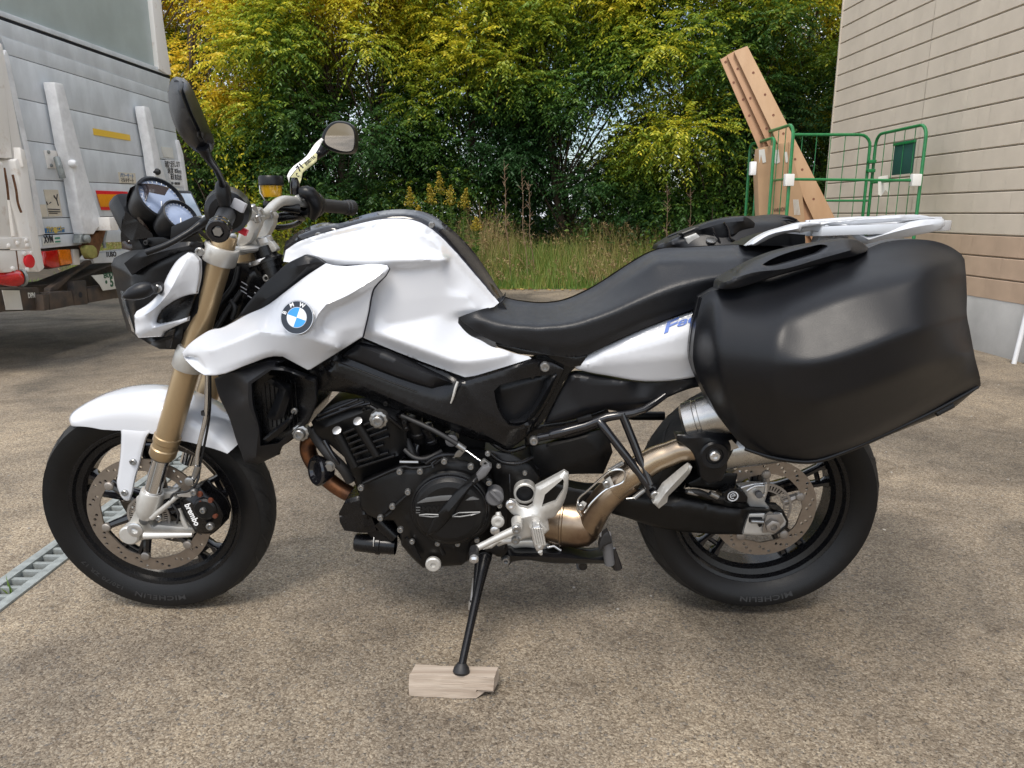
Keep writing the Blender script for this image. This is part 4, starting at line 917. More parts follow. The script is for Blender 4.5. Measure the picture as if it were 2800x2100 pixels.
mat('exhaust bright', (.44, .35, .25), .27, .95, col2=(.26, .20, .15), vscale=12, stretch=(.4, 1, 1))
mat('muffler steel', (.52, .51, .49), .28, .95, var=.2, vscale=20)
mat('header copper', (.30, .13, .06), .42, .9, col2=(.08, .05, .04), vscale=30)
mat('smoked screen', (.10, .075, .07), .08, trans=.75, coat=.3); mat('clear lens', (.75, .78, .80), .06, trans=.8, coat=.5)
mat('instrument glass', (.34, .42, .60), .16, coat=1, var=.25, vscale=9); mat('lcd glass', (.26, .33, .42), .2, coat=1, var=.1)
mat('fluid amber', (.75, .42, .02), .1, trans=.45, coat=.5); mat('red button', (.62, .02, .04), .35); mat('grey button', (.42, .42, .44), .5)
mat('emblem blue', (.03, .30, .75), .2, coat=.6); mat('emblem black', (.006, .008, .012), .15, coat=.6); mat('emblem white', (.82, .83, .84), .2, coat=.6)
mat('decal blue', (.04, .13, .50), .3, coat=.3); mat('caliper rust tone', (.10, .025, .01), .6); mat('oil cap grey', (.12, .12, .125), .45, var=.2)
mat('panel line', (.04, .04, .045), .6); mat('mirror glass', (.86, .87, .88), .02, 1, rvar=0)
mat('block wood', (.46, .39, .32), .85, col2=(.24, .18, .135), vscale=9, stretch=(.15, 5, 5), lo=.38, hi=.72, bump=.8, bscale=40)
bk = empty('wooden_block', tuple(PG(1240, 1490)), 'short weathered offcut of squared timber on the concrete under the side stand foot', 'wooden block')
BH = .052
def blockmesh():
    a, b = PG(*T('G165,1550')[0]), PG(*T('G712,1577')[0])
    c, d = PG(*T('G745,1362')[0], BH), PG(*T('G212,1341')[0], BH); c.z = 0; d.z = 0
    bm = bmesh.new(); P = [a, b, c, d]; lo = [bm.verts.new(p + Vector((0, 0, .001))) for p in P]; hi = [bm.verts.new(p + Vector((.0, .0 if i > 1 else .004, BH + (.003 if i == 1 else 0)))) for i, p in enumerate(P)]
    bm.faces.new(lo[::-1]); bm.faces.new(hi)
    for i in range(4): bm.faces.new([lo[i], lo[(i + 1) % 4], hi[(i + 1) % 4], hi[i]])
    bmesh.ops.subdivide_edges(bm, edges=bm.edges, cuts=9, use_grid_fill=True)
    for v in bm.verts:
        q = noise.noise(v.co * 22); v.co += Vector((.004 * q, .003 * noise.noise(v.co * 31 + Vector((5, 5, 5))), .0025 * noise.noise(v.co * 17)))
        if v.co.z < .02 and v.co.x > b.x - .03: v.co.z = max(v.co.z + .01, .001); v.co.y += .012
        v.co.z = max(.001, v.co.z)
    return bm
fin('timber', blockmesh(), M_['block wood'], bk, sharp=40)
kp = PG(*T('G525,1478')[0], BH * .9); 0 and lathe('knot', kp + Vector((0, -.004, -.002)), (0, -1, .3), [(0, .012), (.003, .012), (.004, .007), (.003, .006), (.004, 0)], M_['block wood'], bk, 14)

moto = empty('motorcycle', (0, 0, 0), 'white and black naked motorcycle with gold fork and black side cases on its side stand', 'motorcycle')
def emp(name, loc, par=moto): return empty(name, loc, parent=par)
def sl(name, s, o, th, m, par=moto, bev=.003, ch=0, holes=(), pj=PB, **k): return slab(name, pj, T(s), o, th, M_[m], par, bev, ch, [T(h) for h in holes], **k)
def sf(name, s, o, m, ctrl=(), par=moto, pj=PB, **k): return surf(name, pj, T(s), o, [T(c) for c in ctrl], M_[m], par, **k)
def bo(s, r, o, m='bolt steel', par=moto, pj=PB, **k):
    for x, y in [p[:2] for p in T(s)]: bolt(x, y, o, r, M_[m], par, pj, **k)
def tb(name, s, r, m, par=moto, pj=PB, **k): return tube(name, [pj(*p) for p in T(s)], r, M_[m], par, **k)
# ---------------------------------------------------------------- wheels
def wheel(name, cpx, cpy, o_disc, steer, R, width, rim_r, disc_r, disc_in, side, tread_seed, txt):
    n = Vector((steer, 1, FLEAN if steer else LEAN)).normalized(); X = Vector((1, -steer, 0)).normalized(); Z = X.cross(n).normalized()
    if Z.z < 0: Z = -Z
    c = (PF if steer else PB)(cpx, cpy, o_disc) + n * (-o_disc)
    root = emp(name, c)
    def W(x, y, z): return c + X * x + n * y + Z * z
    uv = (X, Z, n)
    hw = width / 2; rr = rim_r
    # tyre
    prof = [(-hw * .62, rr - .004), (-hw * .74, rr + .006), (-hw * .93, rr + .026), (-hw, rr + .046), (-hw * .985, rr + .058)]
    k = 10
    for i in range(k + 1):
        a = -1 + 2 * i / k; yy = a * hw * .965; prof.append((yy, R - (R - rr - .056) * (abs(a) ** 2.3)))
    prof += [(hw * .985, rr + .054), (hw, rr + .044), (hw * .93, rr + .026), (hw * .74, rr + .006), (hw * .62, rr - .004)]
    bm = bmesh.new(); seg = 220; rings = []
    rg = random.Random(tread_seed)
    for d, r in prof: rings.append([bm.verts.new(W(math.cos(2 * math.pi * q / seg) * r, d, math.sin(2 * math.pi * q / seg) * r)) for q in range(seg)])
    for i in range(len(rings) - 1):
        for q in range(seg): bm.faces.new([rings[i][q], rings[i][(q + 1) % seg], rings[i + 1][(q + 1) % seg], rings[i + 1][q]])
    bm.faces.ensure_lookup_table()
    for f in bm.faces:
        cy_ = (sum((v.co for v in f.verts), Vector()) / len(f.verts) - c); f.material_index = 1 if abs(cy_.dot(n)) < hw * .9 and (cy_ - n * cy_.dot(n)).length > R - .034 else 0
    ty = fin('tyre', bm, M_['tyre rubber'], root, sharp=50); ty.data.materials.append(M_['worn tread'])
    # tread grooves: raised black strips, the shade of the cuts put into their colour
    def surf_r(y): a = abs(y) / (hw * .965); return R - (R - rr - .056) * (a ** 2.3)
    bm = bmesh.new()
    for q in range(26):
        for sg in (-1, 1):
            a0 = 2 * math.pi * (q + (.5 if sg > 0 else 0)) / 26; ys = [sg * hw * t for t in (.12, .3, .5, .7, .86)]; L_ = []; R_ = []
            for i, y in enumerate(ys):
                aa = a0 - sg * 0 + .26 * (i / 4) ** .8; wdt = .0045 * math.sin(math.pi * (i + .6) / 5.2) + .001; r = surf_r(y) + .0016
                L_.append(bm.verts.new(W(math.cos(aa - wdt / R) * r, y, math.sin(aa - wdt / R) * r))); R_.append(bm.verts.new(W(math.cos(aa + wdt / R) * r, y, math.sin(aa + wdt / R) * r)))
            for i in range(4): bm.faces.new([L_[i], R_[i], R_[i + 1], L_[i + 1]])
    fin('groove_shade_strip', bm, M_['black rubber'], root, kind='stuff', sharp=None)
    # rim
    rim = [(-hw * .64, rr + .004), (-hw * .68, rr + .006), (-hw * .70, rr + .001), (-hw * .66, rr - .007), (-hw * .52, rr - .012), (-hw * .46, rr - .026), (-hw * .30, rr - .034), (hw * .25, rr - .034), (hw * .46, rr - .022), (hw * .66, rr - .007), (hw * .70, rr + .001), (hw * .66, rr + .004),
           (hw * .60, rr), (hw * .3, rr - .020), (-hw * .3, rr - .020), (-hw * .60, rr), (-hw * .64, rr + .004)]
    bm = bmesh.new(); add_lathe(bm, c, n, rim, 120, uv=(X, Z)); fin('rim', bm, M_['semi gloss black'], root, sharp=28)
    bm = bmesh.new(); add_lathe(bm, c, n, [(-hw * .75, 0), (-hw * .75, .022), (-hw * .6, .030), (-.02, .042), (.02, .042), (hw * .6, .030), (hw * .6, 0)], 32, uv=(X, Z)); fin('hub', bm, M_['gloss black'], root)
    # spokes: five pairs
    for q in range(5):
        a = 2 * math.pi * q / 5 + .32; bm = bmesh.new()
        for s in (-1, 1):
            b_ = a + s * .20; e = a + s * .135; r1 = rr - .030
            p0 = W(math.cos(a + s * .15) * .030, 0, math.sin(a + s * .15) * .030); p1 = W(math.cos(a + s * .10) * .10, -.004, math.sin(a + s * .10) * .10); p2 = W(math.cos(e) * r1, 0, math.sin(e) * r1)
            tn = (p2 - p1).normalized(); sd_ = tn.cross(n).normalized(); rg_ = []
            for p, w1, d1 in ((p0, .012, .020), (p1, .0085, .016), (p1.lerp(p2, .8), .0075, .014), (p2, .014, .020)):
                rg_.append([bm.verts.new(p + sd_ * x + n * y) for x, y in ((-w1, -d1 * .5), (-w1 * .5, -d1), (w1 * .5, -d1), (w1, -d1 * .5), (w1, d1 * .6), (w1 * .5, d1), (-w1 * .5, d1), (-w1, d1 * .6))])
            for i in range(3):
                for j in range(8): bm.faces.new([rg_[i][j], rg_[i][(j + 1) % 8], rg_[i + 1][(j + 1) % 8], rg_[i + 1][j]])
        if True:
            p = [W(math.cos(a + s_ * .12) * (rr - .055), 0, math.sin(a + s_ * .12) * (rr - .055)) for s_ in (-1, 1)]; add_tube(bm, p, .007, 8)
        fin('spoke', bm, M_['gloss black'], root, sharp=35)
    # disc with holes
    def disc(yo, visible=True, name='brake_disc'):
        nh = 16; pts = []; ed = []
        def ring(r, k, ph=0, wob=0):
            b = len(pts)
            for i in range(k): aa = 2 * math.pi * i / k + ph; q = r + wob * (abs(math.sin(aa * 2.5)) - .5); pts.append((q * math.cos(aa), q * math.sin(aa)))
            for i in range(k): ed.append((b + i, b + (i + 1) % k))
        ring(disc_r, 96); ring(disc_in, 80, 0, .004 if steer else 0)
        holes = []
        for i in range(nh):
            for j, (fr, da) in enumerate(((.2, 0), (.5, .09), (.8, .20))):
                aa = 2 * math.pi * i / nh + da; r = disc_in + .006 + (disc_r - disc_in - .010) * fr; h = (r * math.cos(aa), r * math.sin(aa)); holes.append(h); b = len(pts)
                for t in range(7): pts.append((h[0] + .0043 * math.cos(t * .8976), h[1] + .0043 * math.sin(t * .8976))); ed.append((b + t, b + (t + 1) % 7))
        V, F = cdt(pts, ed, 1e-6); bm = bmesh.new(); vs = {}
        fs = []
        for f in F:
            x = sum(V[i][0] for i in f) / len(f); y = sum(V[i][1] for i in f) / len(f); r = math.hypot(x, y)
            if r > disc_r or r < disc_in - .0: 
                if r < disc_in - .0025 or r > disc_r: continue
            if any((x - h[0]) ** 2 + (y - h[1]) ** 2 < .0038 ** 2 for h in holes): continue
            fs.append(f)
        for f in fs:
            for i in f:
                if i not in vs: vs[i] = bm.verts.new(W(V[i][0], yo, V[i][1]))
            bm.faces.new([vs[i] for i in f])
        r_ = bmesh.ops.extrude_face_region(bm, geom=list(bm.faces)); bmesh.ops.translate(bm, verts=[g_ for g_ in r_['geom'] if isinstance(g_, bmesh.types.BMVert)], vec=n * .0045)
        fin(name, bm, M_['disc steel'], root, sharp=30)
    disc(o_disc)
    if steer: disc(-o_disc - .0045)
    nb_ = 6 if steer else 5
    for i in range(nb_):
        aa = 2 * math.pi * (i + .28) / nb_; r = disc_in - .004
        lathe('disc_bobbin', W(r * math.cos(aa), o_disc - .006, r * math.sin(aa)), n, [(0, 0), (0, .005), (.001, .009), (.003, .0115), (.012, .0115)], M_['disc carrier'], root, 16, sharp=15)
        bm = bmesh.new(); add_tube(bm, [W(r * math.cos(aa), o_disc + .008, r * math.sin(aa)), W(.05 * math.cos(aa - .1), o_disc + .012, .05 * math.sin(aa - .1))], [.009, .012], 8); fin('disc_arm', bm, M_['gloss black'] if steer else M_['disc carrier'], root)
    # toothed speed ring
    bm = bmesh.new(); r1, r2 = (.040, .050) if steer else (.052, .064)
    K = 48
    for i in range(K):
        a1 = 2 * math.pi * i / K; a2 = a1 + 2 * math.pi / K * .55
        v = [bm.verts.new(W(r * math.cos(a), o_disc - .001, r * math.sin(a))) for r, a in ((r1, a1), (r2, a1), (r2, a2), (r1, a2))]; bm.faces.new(v)
    add_lathe(bm, W(0, o_disc - .002, 0), n, [(0, r2), (.002, r2), (.002, r2 + .006), (0, r2 + .006), (0, r2)], 48, uv=(X, Z)); add_lathe(bm, W(0, o_disc - .002, 0), n, [(0, r1 - .004), (.002, r1 - .004), (.002, r1), (0, r1), (0, r1 - .004)], 48, uv=(X, Z))
    fin('sensor_ring', bm, M_['disc carrier'], root, sharp=None)
    # raised sidewall words
    for s, ang, hgt in txt:
        rb = rr + .022 if steer else rr + .026
        rt = rb + .006
        def fn(x, y, z, ang=ang, hgt=hgt, rt=rt):
            aa = math.radians(ang) - x * hgt * 1.9 / rt; r = rt + (y) * hgt * 1.15
            t = (r - rr) / .05
            yy = -hw * np.interp(r - rr, [.006, .026, .046, .058], [.74, .93, 1.0, .985]) - .0006 - z * .4
            return W(math.cos(aa) * r, yy, math.sin(aa) * r)
        textmesh(s, 1, fn, extr=.0012, name='lettering', m=M_['tyre letter rubber'], parent=root, bold=.015, res=2, spacing=1.1)
    return root, c, X, n, Z, W
fc = T('A728,972')[0]; rc = T('D1040,925')[0]
front, FCc, fX, fN, fZ, FW = wheel('front_wheel', fc[0], fc[1], -.072, STEER, .300, .120, .224, .160, .126, -1, 3, [('MICHELIN', 282, .015), ('120/70 ZR 17', 244, .011)])
rear, RCc, rX, rN, rZ, RW = wheel('rear_wheel', rc[0], rc[1], -.085, 0, .315, .180, .226, .1325, .098, -1, 8, [('MICHELIN', 292, .015)])
# ---------------------------------------------------------------- fork
OF = -.103
def forkleg(o, near):
    top = PF(*T('B775,545')[0], OF); low = PF(*T('A812,590')[0], OF); bot = PF(*T('A738,870')[0], OF)
    sh = fN * (o - OF)
    top, low, bot = top + sh, low + sh, bot + sh; ax = (low - top).normalized(); L_ = (low - top).length; r = .0285
    up = .035
    lg = lathe('fork_tube', top - ax * up, ax, [(0, 0), (0, r * .82), (.004, r * .9), (up, r * .92), (up + .01, r), (L_ + up - .062, r), (L_ + up - .060, r + .003), (L_ + up - .046, r + .003), (L_ + up - .043, r + .0005), (L_ + up - .030, r + .0005), (L_ + up - .027, r + .003), (L_ + up - .008, r + .003), (L_ + up - .004, r + .001), (L_ + up, r - .002), (L_ + up, .020)], M_['gold anodised'], moto, 40)
    ch_ = lathe('fork_slider', low - ax * .01, (bot - low).normalized(), [(0, .0215), (.012, .0215), (.0125, .0205), ((bot - low).length, .0205)], M_['chrome'], moto, 32)
    sp = low + ax * -.002; lathe('fork_seal', low - ax * .004, ax, [(0, .026), (.006, .0265), (.008, .022), (.008, .02)], M_['black rubber'], moto, 32)
    return top, low, bot, ax
ftop, flow, fbot, fax = forkleg(OF, True); forkleg(-OF, False)
# lower casting
cast = lathe('fork_foot', fbot - fax * .028, fax, [(0, .021), (0, .0265), (.004, .028), (.050, .029), (.066, .026), (.080, .018), (.08, 0)], M_['cast silver'], moto, 28)
sl('fork_foot', 'A640,850 820,815 905,815 900,840 860,870 770,960 720,1010 750,1050 780,1030 960,1045 1020,1050 1025,1092 980,1100 725,1107 700,1130 660,1142 620,1132 590,1110 583,1065 600,1010 625,960 640,930', OF + .012, .034, 'cast silver', pj=PF, bev=.006, holes=('A800,880 890,850 800,970 770,960',), ch=0)
tb('fork_foot_rib', 'A745,985,-.118 850,900,-.118 905,850,-.118', [.008, .006, .006], 'cast silver', pj=PF, smooth=3)
tb('fork_foot_rib', 'A700,1100,-.118 850,1098,-.116 1010,1095,-.112', [.010, .008, .006], 'cast silver', pj=PF, smooth=3)
tb('fork_foot_rib', 'A920,930,-.112 950,1000,-.112 975,1050,-.112', [.006, .006, .006], 'cast silver', pj=PF, smooth=3)
lathe('axle_boss', PF(*T('A640,1062')[0], OF + .02), -fN, [(0, .026), (.030, .026), (.034, .022), (.034, 0)], M_['cast silver'], moto, 28)
lathe('axle', PF(*T('A640,1062')[0], OF - .012), -fN, [(0, .0195), (.003, .0195), (.005, .016), (.005, .009), (-.002, .008), (-.002, 0)], M_['machined silver'], moto, 24)
tube('front_axle', [FCc + fN * -.10, FCc + fN * .11], .012, M_['bolt steel'], moto)
# clamps
lowc = PF(*T('B545,1235')[0], OF)
def clamp(c, h, r, name, m='cast silver'):
    for s in (0, 2 * -OF):
        q = c + fN * s; lathe(name, q - fax * h / 2, fax, [(0, .0285), (0, r - .002), (.003, r), (h - .003, r), (h, r - .002), (h, .0285)], M_[m], moto, 40)
lowc = ftop + fax * ((lowc - ftop).dot(fax)); clamp(lowc, .058, .036, 'lower_fork_clamp')
clamp(ftop + fax * .012, .040, .038, 'upper_fork_clamp')
box('lower_bridge', lowc + fN * .103 + Vector((.015, 0, 0)), (.07, .17, .05), M_['semi gloss black'], moto, .01)
lathe('fork_cap', ftop - fax * .035, -fax, [(0, .022), (.004, .022), (.006, .018), (.007, .010), (.007, 0)], M_['machined silver'], moto, 24)
ub = ftop + fax * .006
bm = bmesh.new()
P_ = [ub + fN * t + Vector((dx, 0, dz)) for t, dx, dz in ((.02, .012, -.002), (.05, .035, 0), (.103, .055, 0), (.156, .035, 0), (.19, .012, 0))]
add_tube(bm, P_, [.020, .020, .028, .020, .020], 12, 3)
for v in bm.verts: v.co.z = ub.z + (v.co.z - ub.z) * .45
fin('upper_bridge', bm, M_['cast silver'], moto)
# silver bridge arm and risers as traced
sl('bridge_arm', 'B860,540 900,520 960,480 1010,470 1060,480 1095,500 1130,545 1125,560 1060,585 1000,545 940,570 890,590', -.035, .03, 'cast silver', pj=PF, bev=.006)
lathe('steering_nut', PF(*T('B1055,505')[0], -.02), (-.25, -.1, .95), [(0, .020), (.012, .020), (.014, .017), (.014, .010), (.008, .010), (.008, 0)], M_['machined silver'], moto, 24)
lathe('steering_stem', PF(*T('B1050,560')[0], -.02), (-.3, 0, .95), [(-.19, .027), (-.04, .027), (-.04, .031), (-.026, .031), (-.026, .036), (-.020, .036), (-.012, .026), (.01, .026)], M_['semi gloss black'], moto, 28)
lathe('bearing_ring', PF(*T('B1040,610')[0], -.02), (-.3, 0, .95), [(-.010, .026), (-.010, .036), (-.006, .038), (0, .036), (0, .026)], M_['machined silver'], moto, 32)
for o, d in ((-.06, 'B'), (.05, 'F')):
    s = 'B870,500 905,440 935,395 930,330 985,305 1030,335 1010,400 985,440 965,490 930,520 890,530' if o < 0 else 'B1000,470 1040,380 1040,330 1075,310 1112,330 1108,385 1085,430 1060,470 1030,500 1000,500'
    sl('handlebar_riser', s, o, .035, 'cast silver', pj=PF, bev=.005)
    sl('bar_clamp', 'B915,330 950,275 1000,275 1020,320 1000,345 930,345' if o < 0 else 'B1020,345 1045,310 1100,305 1115,330 1108,350 1040,360', o - .003, .04, 'cast silver', pj=PF, bev=.006)
for s, o in (('B975,283', -.066), ('B1003,348', -.066), ('B1085,322', .045), ('B1010,310', -.05)): lathe('clamp_bolt', PF(*T(s)[0], o), (-.2, -.35, .9), [(-.008, .0085), (.006, .0085), (.008, .006), (.004, .004), (.004, 0)], M_['bolt steel'], moto, 14)
# ---------------------------------------------------------------- handlebar
hb = tube('handlebar', [PF(*p) for p in T('B770,395,-.37 795,350,-.28 830,300,-.19 900,300,-.12 985,330,-.05 1060,320,.04 1110,270,.10 1170,235,.15 1265,240,.21 1400,262,.28 1600,275,.38')], .0125, M_['cast silver'], moto, seg=18, smooth=5)
gl = [PF(*p) for p in T('B752,425,-.40 775,375,-.335 800,330,-.275')]; ga = (gl[2] - gl[0]).normalized()
L1 = (gl[2] - gl[0]).length
lathe('bar_end', gl[0] - ga * .012, ga, [(0, .0), (0.004, .009), (0, .011), (0, .0185), (.003, .021), (.012, .021), (.014, .0185), (.022, .0185), (.024, .0215), (.034, .0215), (.036, .019)], M_['gloss black'], moto, 32)
lathe('bar_end_bolt', gl[0] - ga * .014, ga, [(0, 0), (0, .0085), (.004, .0095)], M_['bolt steel'], moto, 6)
lathe('hand_grip', gl[0] + ga * .022, ga, [(0, .017), (.004, .0185), (L1 * .5, .0175), (L1 * .9, .0185), (L1 * .92, .024), (L1 * .97, .026), (L1, .022)], M_['black rubber'], moto, 32)
swp = PF(*T('B812,300')[0], -.24); sw = lathe('switch_housing', swp - ga * .03, ga, [(0, .02), (.002, .033), (.012, .042), (.05, .045), (.066, .039), (.075, .02)], M_['matt black plastic'], moto, 28)
for s, m, sz in (('B785,203', 'red button', (.020, .010, .009)), ('B775,215', 'grey button', (.022, .012, .010)), ('B885,265', 'grey button', (.026, .012, .020)), ('B895,422', 'red button', (.030, .012, .014))):
    box('switch', PF(*T(s)[0], -.262 if '422' not in s else -.20), sz, M_[m], sw, .002, Matrix.Rotation(.5, 3, 'Y'))
gr_ = [PF(*p) for p in T('B1395,262,.275 1500,272,.325 1630,282,.395')]; ax_ = (gr_[2] - gr_[0]).normalized(); L2 = (gr_[2] - gr_[0]).length
lathe('hand_grip', gr_[0], ax_, [(0, .02), (.005, .0205), (.01, .0185), (L2 * .72, .0175), (L2 * .74, .0195), (L2 * .80, .0195), (L2 * .82, .0215), (L2 * .95, .0215), (L2, .016), (L2, 0)], M_['black rubber'], moto, 28)
s2 = lathe('switch_housing', gr_[0] - ax_ * .052, ax_, [(0, .018), (.003, .030), (.015, .034), (.04, .035), (.052, .030), (.056, .018)], M_['matt black plastic'], moto, 28)
box('switch', PF(*T('B1388,228')[0], .235), (.018, .02, .022), M_['red button'], s2, .002); box('switch', PF(*T('B1393,258')[0], .235), (.014, .02, .012), M_['emblem white'], s2, .002)
tb('switch_bracket', 'B1285,180,.2 1340,190,.2 1380,260,.22 1360,340,.24', [.014, .02, .02, .012], 'matt black plastic', pj=PF, smooth=3)
tb('brake_lever', 'B1050,400,.22 1120,405,.20 1200,400,.24 1270,375,.30 1300,340,.3', [.005, .006, .007, .007, .006], 'semi gloss black', pj=PF, smooth=4)
tb('brake_lever', 'B1110,360,.20 1160,340,.20 1250,330,.22 1300,350,.26', [.010, .012, .012, .008], 'semi gloss black', pj=PF, smooth=4)
tb('clutch_lever', 'B285,570,-.30 420,520,-.29 560,440,-.27 640,385,-.25 700,350,-.25', [.0065, .006, .006, .008, .010], 'matt black plastic', pj=PF, smooth=4)
lathe('master_cylinder', PF(*T('B1040,265')[0], .16), (1, .4, -.1), [(0, .010), (.004, .013), (.02, .013), (.022, .010), (.09, .012), (.09, 0)], M_['semi gloss black'], moto, 20)
rp_ = PF(*T('B1100,205')[0], .19); rr_ = .0275
rv = lathe('brake_fluid_reservoir', rp_, (0, 0, 1), [(-.002, 0), (-.002, rr_ * .80), (.004, rr_ * .88), (.026, rr_ * .98), (.028, rr_)], M_['fluid amber'], moto, 32)
lathe('reservoir_cap', rp_ + Vector((0, 0, .026)), (0, 0, 1), [(0, rr_ * 1.02), (.002, rr_ * 1.13), (.020, rr_ * 1.13), (.024, rr_ * 1.03), (.024, 0)], M_['matt black plastic'], rv, 36)
tube('reservoir_strap', [rp_ + Vector((-rr_ * .95, -.012, .026)), rp_ + Vector((-rr_ * .9, -.015, .008)), rp_ + Vector((-.012, -.02, -.012)), rp_ + Vector((0, -.01, -.03))], .0015, M_['machined silver'], rv, 6)
# ---------------------------------------------------------------- mirrors
sf('mirror_shell', 'P362,205 366,178 376,166 386,166 400,178 420,220 440,270 456,305 450,325 436,334 420,326 398,305 380,280 367,245', -.40, 'matt black plastic', ('385,190,-.435 400,230,-.440 425,285,-.435',), pj=PF, step=5, edge=(22, .03), th=.012, ch=1, blur=2, dirv=Vector((.3, .9, 0)))
tb('mirror_arm', 'P438,318,-.40 450,342,-.385 466,364,-.35 476,384,-.31 481,400,-.28', [.012, .0075, .006, .006, .0075], 'matt black plastic', pj=PF, smooth=4)
lathe('mirror_mount', PF(483, 424, -.275), (-.05, 0, 1), [(-.02, .010), (0, .0145), (.016, .0145), (.026, .011), (.030, .006), (.030, 0)], M_['matt black plastic'], moto, 20)
mo = T('N945,905 950,870 975,825 1010,793 1050,782 1100,786 1145,805 1168,845 1170,900 1166,955 1150,988 1110,993 1050,990 1000,975 960,945')
surf('mirror_shell', PF, [(x, y) for x, y in mo], .33, (), M_['matt black plastic'], moto, 5, 1, .035, edge=(5, .006), ch=1)
mi = T('N965,905 975,862 1000,825 1030,803 1060,796 1115,805 1145,830 1158,870 1158,930 1148,975 1110,982 1060,975 1010,955 975,935')
surf('mirror_glass', PF, mi, .3265, [], M_['mirror glass'], moto, 6, 0, .003, ch=1, sharp=60)
tb('mirror_arm', 'N965,960,.35 930,1000,.34 890,1030,.31 830,1090,.27 780,1140,.22 775,1180,.21', [.016, .011, .008, .0075, .0075, .008], 'matt black plastic', pj=PF, smooth=4)
tb('mirror_mount', 'N778,1150,.215 775,1200,.21 775,1260,.21', [.009, .0125, .012], 'gloss black', pj=PF, smooth=2)
tb('mirror_mount', 'N790,1290,.20 800,1280,.21 815,1285,.21', [.010, .011, .009], 'machined silver', pj=PF)
# paper tag tied to the mirror arm
tg = empty('paper_tag', tuple(PF(*T('N830,1080')[0], .26)), 'white and pale yellow paper tag wrapped round the far mirror stalk', 'paper tag')
mat('tag white', (.80, .79, .76), .7, var=.05); mat('tag yellow', (.66, .64, .36), .7, var=.1)
PFt = lambda x, y, o: PF(x, y, o)
PFt.d = PF.d
surf('tag_sheet', PF, T('N722,1140,.20 740,1105,.21 850,1010,.27 905,930,.31 945,893,.33 958,905,.33 935,945,.31 900,1000,.28 840,1050,.25 770,1110,.20 740,1150,.20 735,1185,.20'), None, [], M_['tag white'], tg, 6, 2, .0008, sharp=80)
surf('tag_fold', PF, T('N745,1150,.19 780,1105,.20 850,1045,.24 905,990,.27 918,1000,.27 915,1045,.26 860,1090,.23 822,1120,.21 815,1160,.20 805,1190,.20 790,1150,.20'), None, [], M_['tag yellow'], tg, 6, 2, .0008, sharp=80)
text_on('VP08019A', PF, T('N838,1082')[0], T('N912,1022')[0], 7, .232, 'lettering', M_['ink'], tg, .02)
text_on('71', PF, T('N803,1115')[0], T('N830,1085')[0], 11, .19, 'lettering', M_['ink'], tg, .04); text_on('C', PF, T('N793,1150')[0], T('N804,1142')[0], 8, .185, 'lettering', M_['ink'], tg, .04)
# ---------------------------------------------------------------- front mudguard
md = emp('front_mudguard', FW(0, 0, .33))
bm = bmesh.new(); rows_ = []
a1, a2 = 38, 125; NA = 46
def fw_section(a):
    f = 1.0; t = (a - a1) / (a2 - a1); tip = min(1, (1 - t) / .10); tail = min(1, t / .08)
    return f, tip, tail
RB = ([38, 50, 60, 66, 74, 95, 100, 107, 112, 117, 122, 127], [.292, .262, .246, .240, .236, .240, .243, .252, .266, .280, .290, .300])
sect = range(13)
for i in range(NA + 1):
    a = a1 + (a2 - a1) * i / NA; _, tip, tail = fw_section(a); sq = math.sqrt(max(0, 1 - (1 - tip) ** 2)) * .5 + .5; rb_ = float(np.interp(a, *RB)); row = []
    half = [(.080, rb_), (.081, rb_ + (.296 - rb_) * .5), (.078, max(rb_ + .002, .298)), (.068, max(rb_ + .003, .309)), (.050, .316), (.026, .320)]
    sc_ = [(-y, r) for y, r in half] + [(0, .321)] + [(y, r) for y, r in reversed(half)]
    for y, r in sc_: row.append(bm.verts.new(FW(math.cos(math.radians(a)) * r, y * sq, math.sin(math.radians(a)) * r)))
    rows_.append(row)
for i in range(NA):
    for j in range(len(sect) - 1): bm.faces.new([rows_[i][j], rows_[i][j + 1], rows_[i + 1][j + 1], rows_[i + 1][j]])
bmesh.ops.recalc_face_normals(bm, faces=bm.faces); bmesh.ops.solidify(bm, geom=list(bm.faces), thickness=.003)
fin('mudguard_shell', bm, M_['white paint'], md, sharp=50)
surf('mudguard_stay', PF, T('A505,300,-.060 620,280,-.060 790,300,-.060 800,390,-.070 745,425,-.0835 715,455,-.0835 700,500,-.084 660,660,-.084 640,720,-.084 610,868,-.084 578,880,-.084 545,848,-.084 515,770,-.084 528,690,-.084 542,590,-.084 548,460,-.0835 545,420,-.0835 515,380,-.070'), None, [], M_['white paint'], md, 5, 1, .004, edge=(6, .006), ch=1, sharp=50)
for p in ('A627,622', 'A573,822'): bolt(*T(p)[0], -.085, .0085, M_['bolt steel'], md, PF)
# ---------------------------------------------------------------- front brake
cal = emp('front_brake_caliper', PF(*T('A1080,940')[0], -.1))
surf('caliper_body', PF, T('A925,872 950,845 1010,795 1060,780 1110,830 1150,860 1190,905 1215,965 1200,1040 1150,1082 1100,1090 1035,1085 1000,1040 965,990 940,930'), -.112, [T('A1000,880,-.132 1080,960,-.134 1100,1030,-.13')], M_['semi gloss black'], cal, 5, 1, .05, edge=(7, .01), sharp=40)
lathe('piston_cover', PF(*T('A1095,925')[0], -.128), -fN, [(0, .030), (.004, .029), (.008, .024), (.008, 0)], M_['engine black'], cal, 24)
for p, r in (('A1022,818', .009), ('A1082,935', .008), ('A1128,1038', .010)): bolt(*T(p)[0], -.136, r, M_['bolt steel'], cal, PF, h=.008)
for p, r in (('A1060,830', .008), ('A1130,870', .007), ('A1070,880', .006), ('A1160,970', .007)): lathe('caliper_rib', PF(*T(p)[0], -.13), -fN, [(0, r), (.006, r * .8), (.006, 0)], M_['caliper rust tone'], cal, 10)
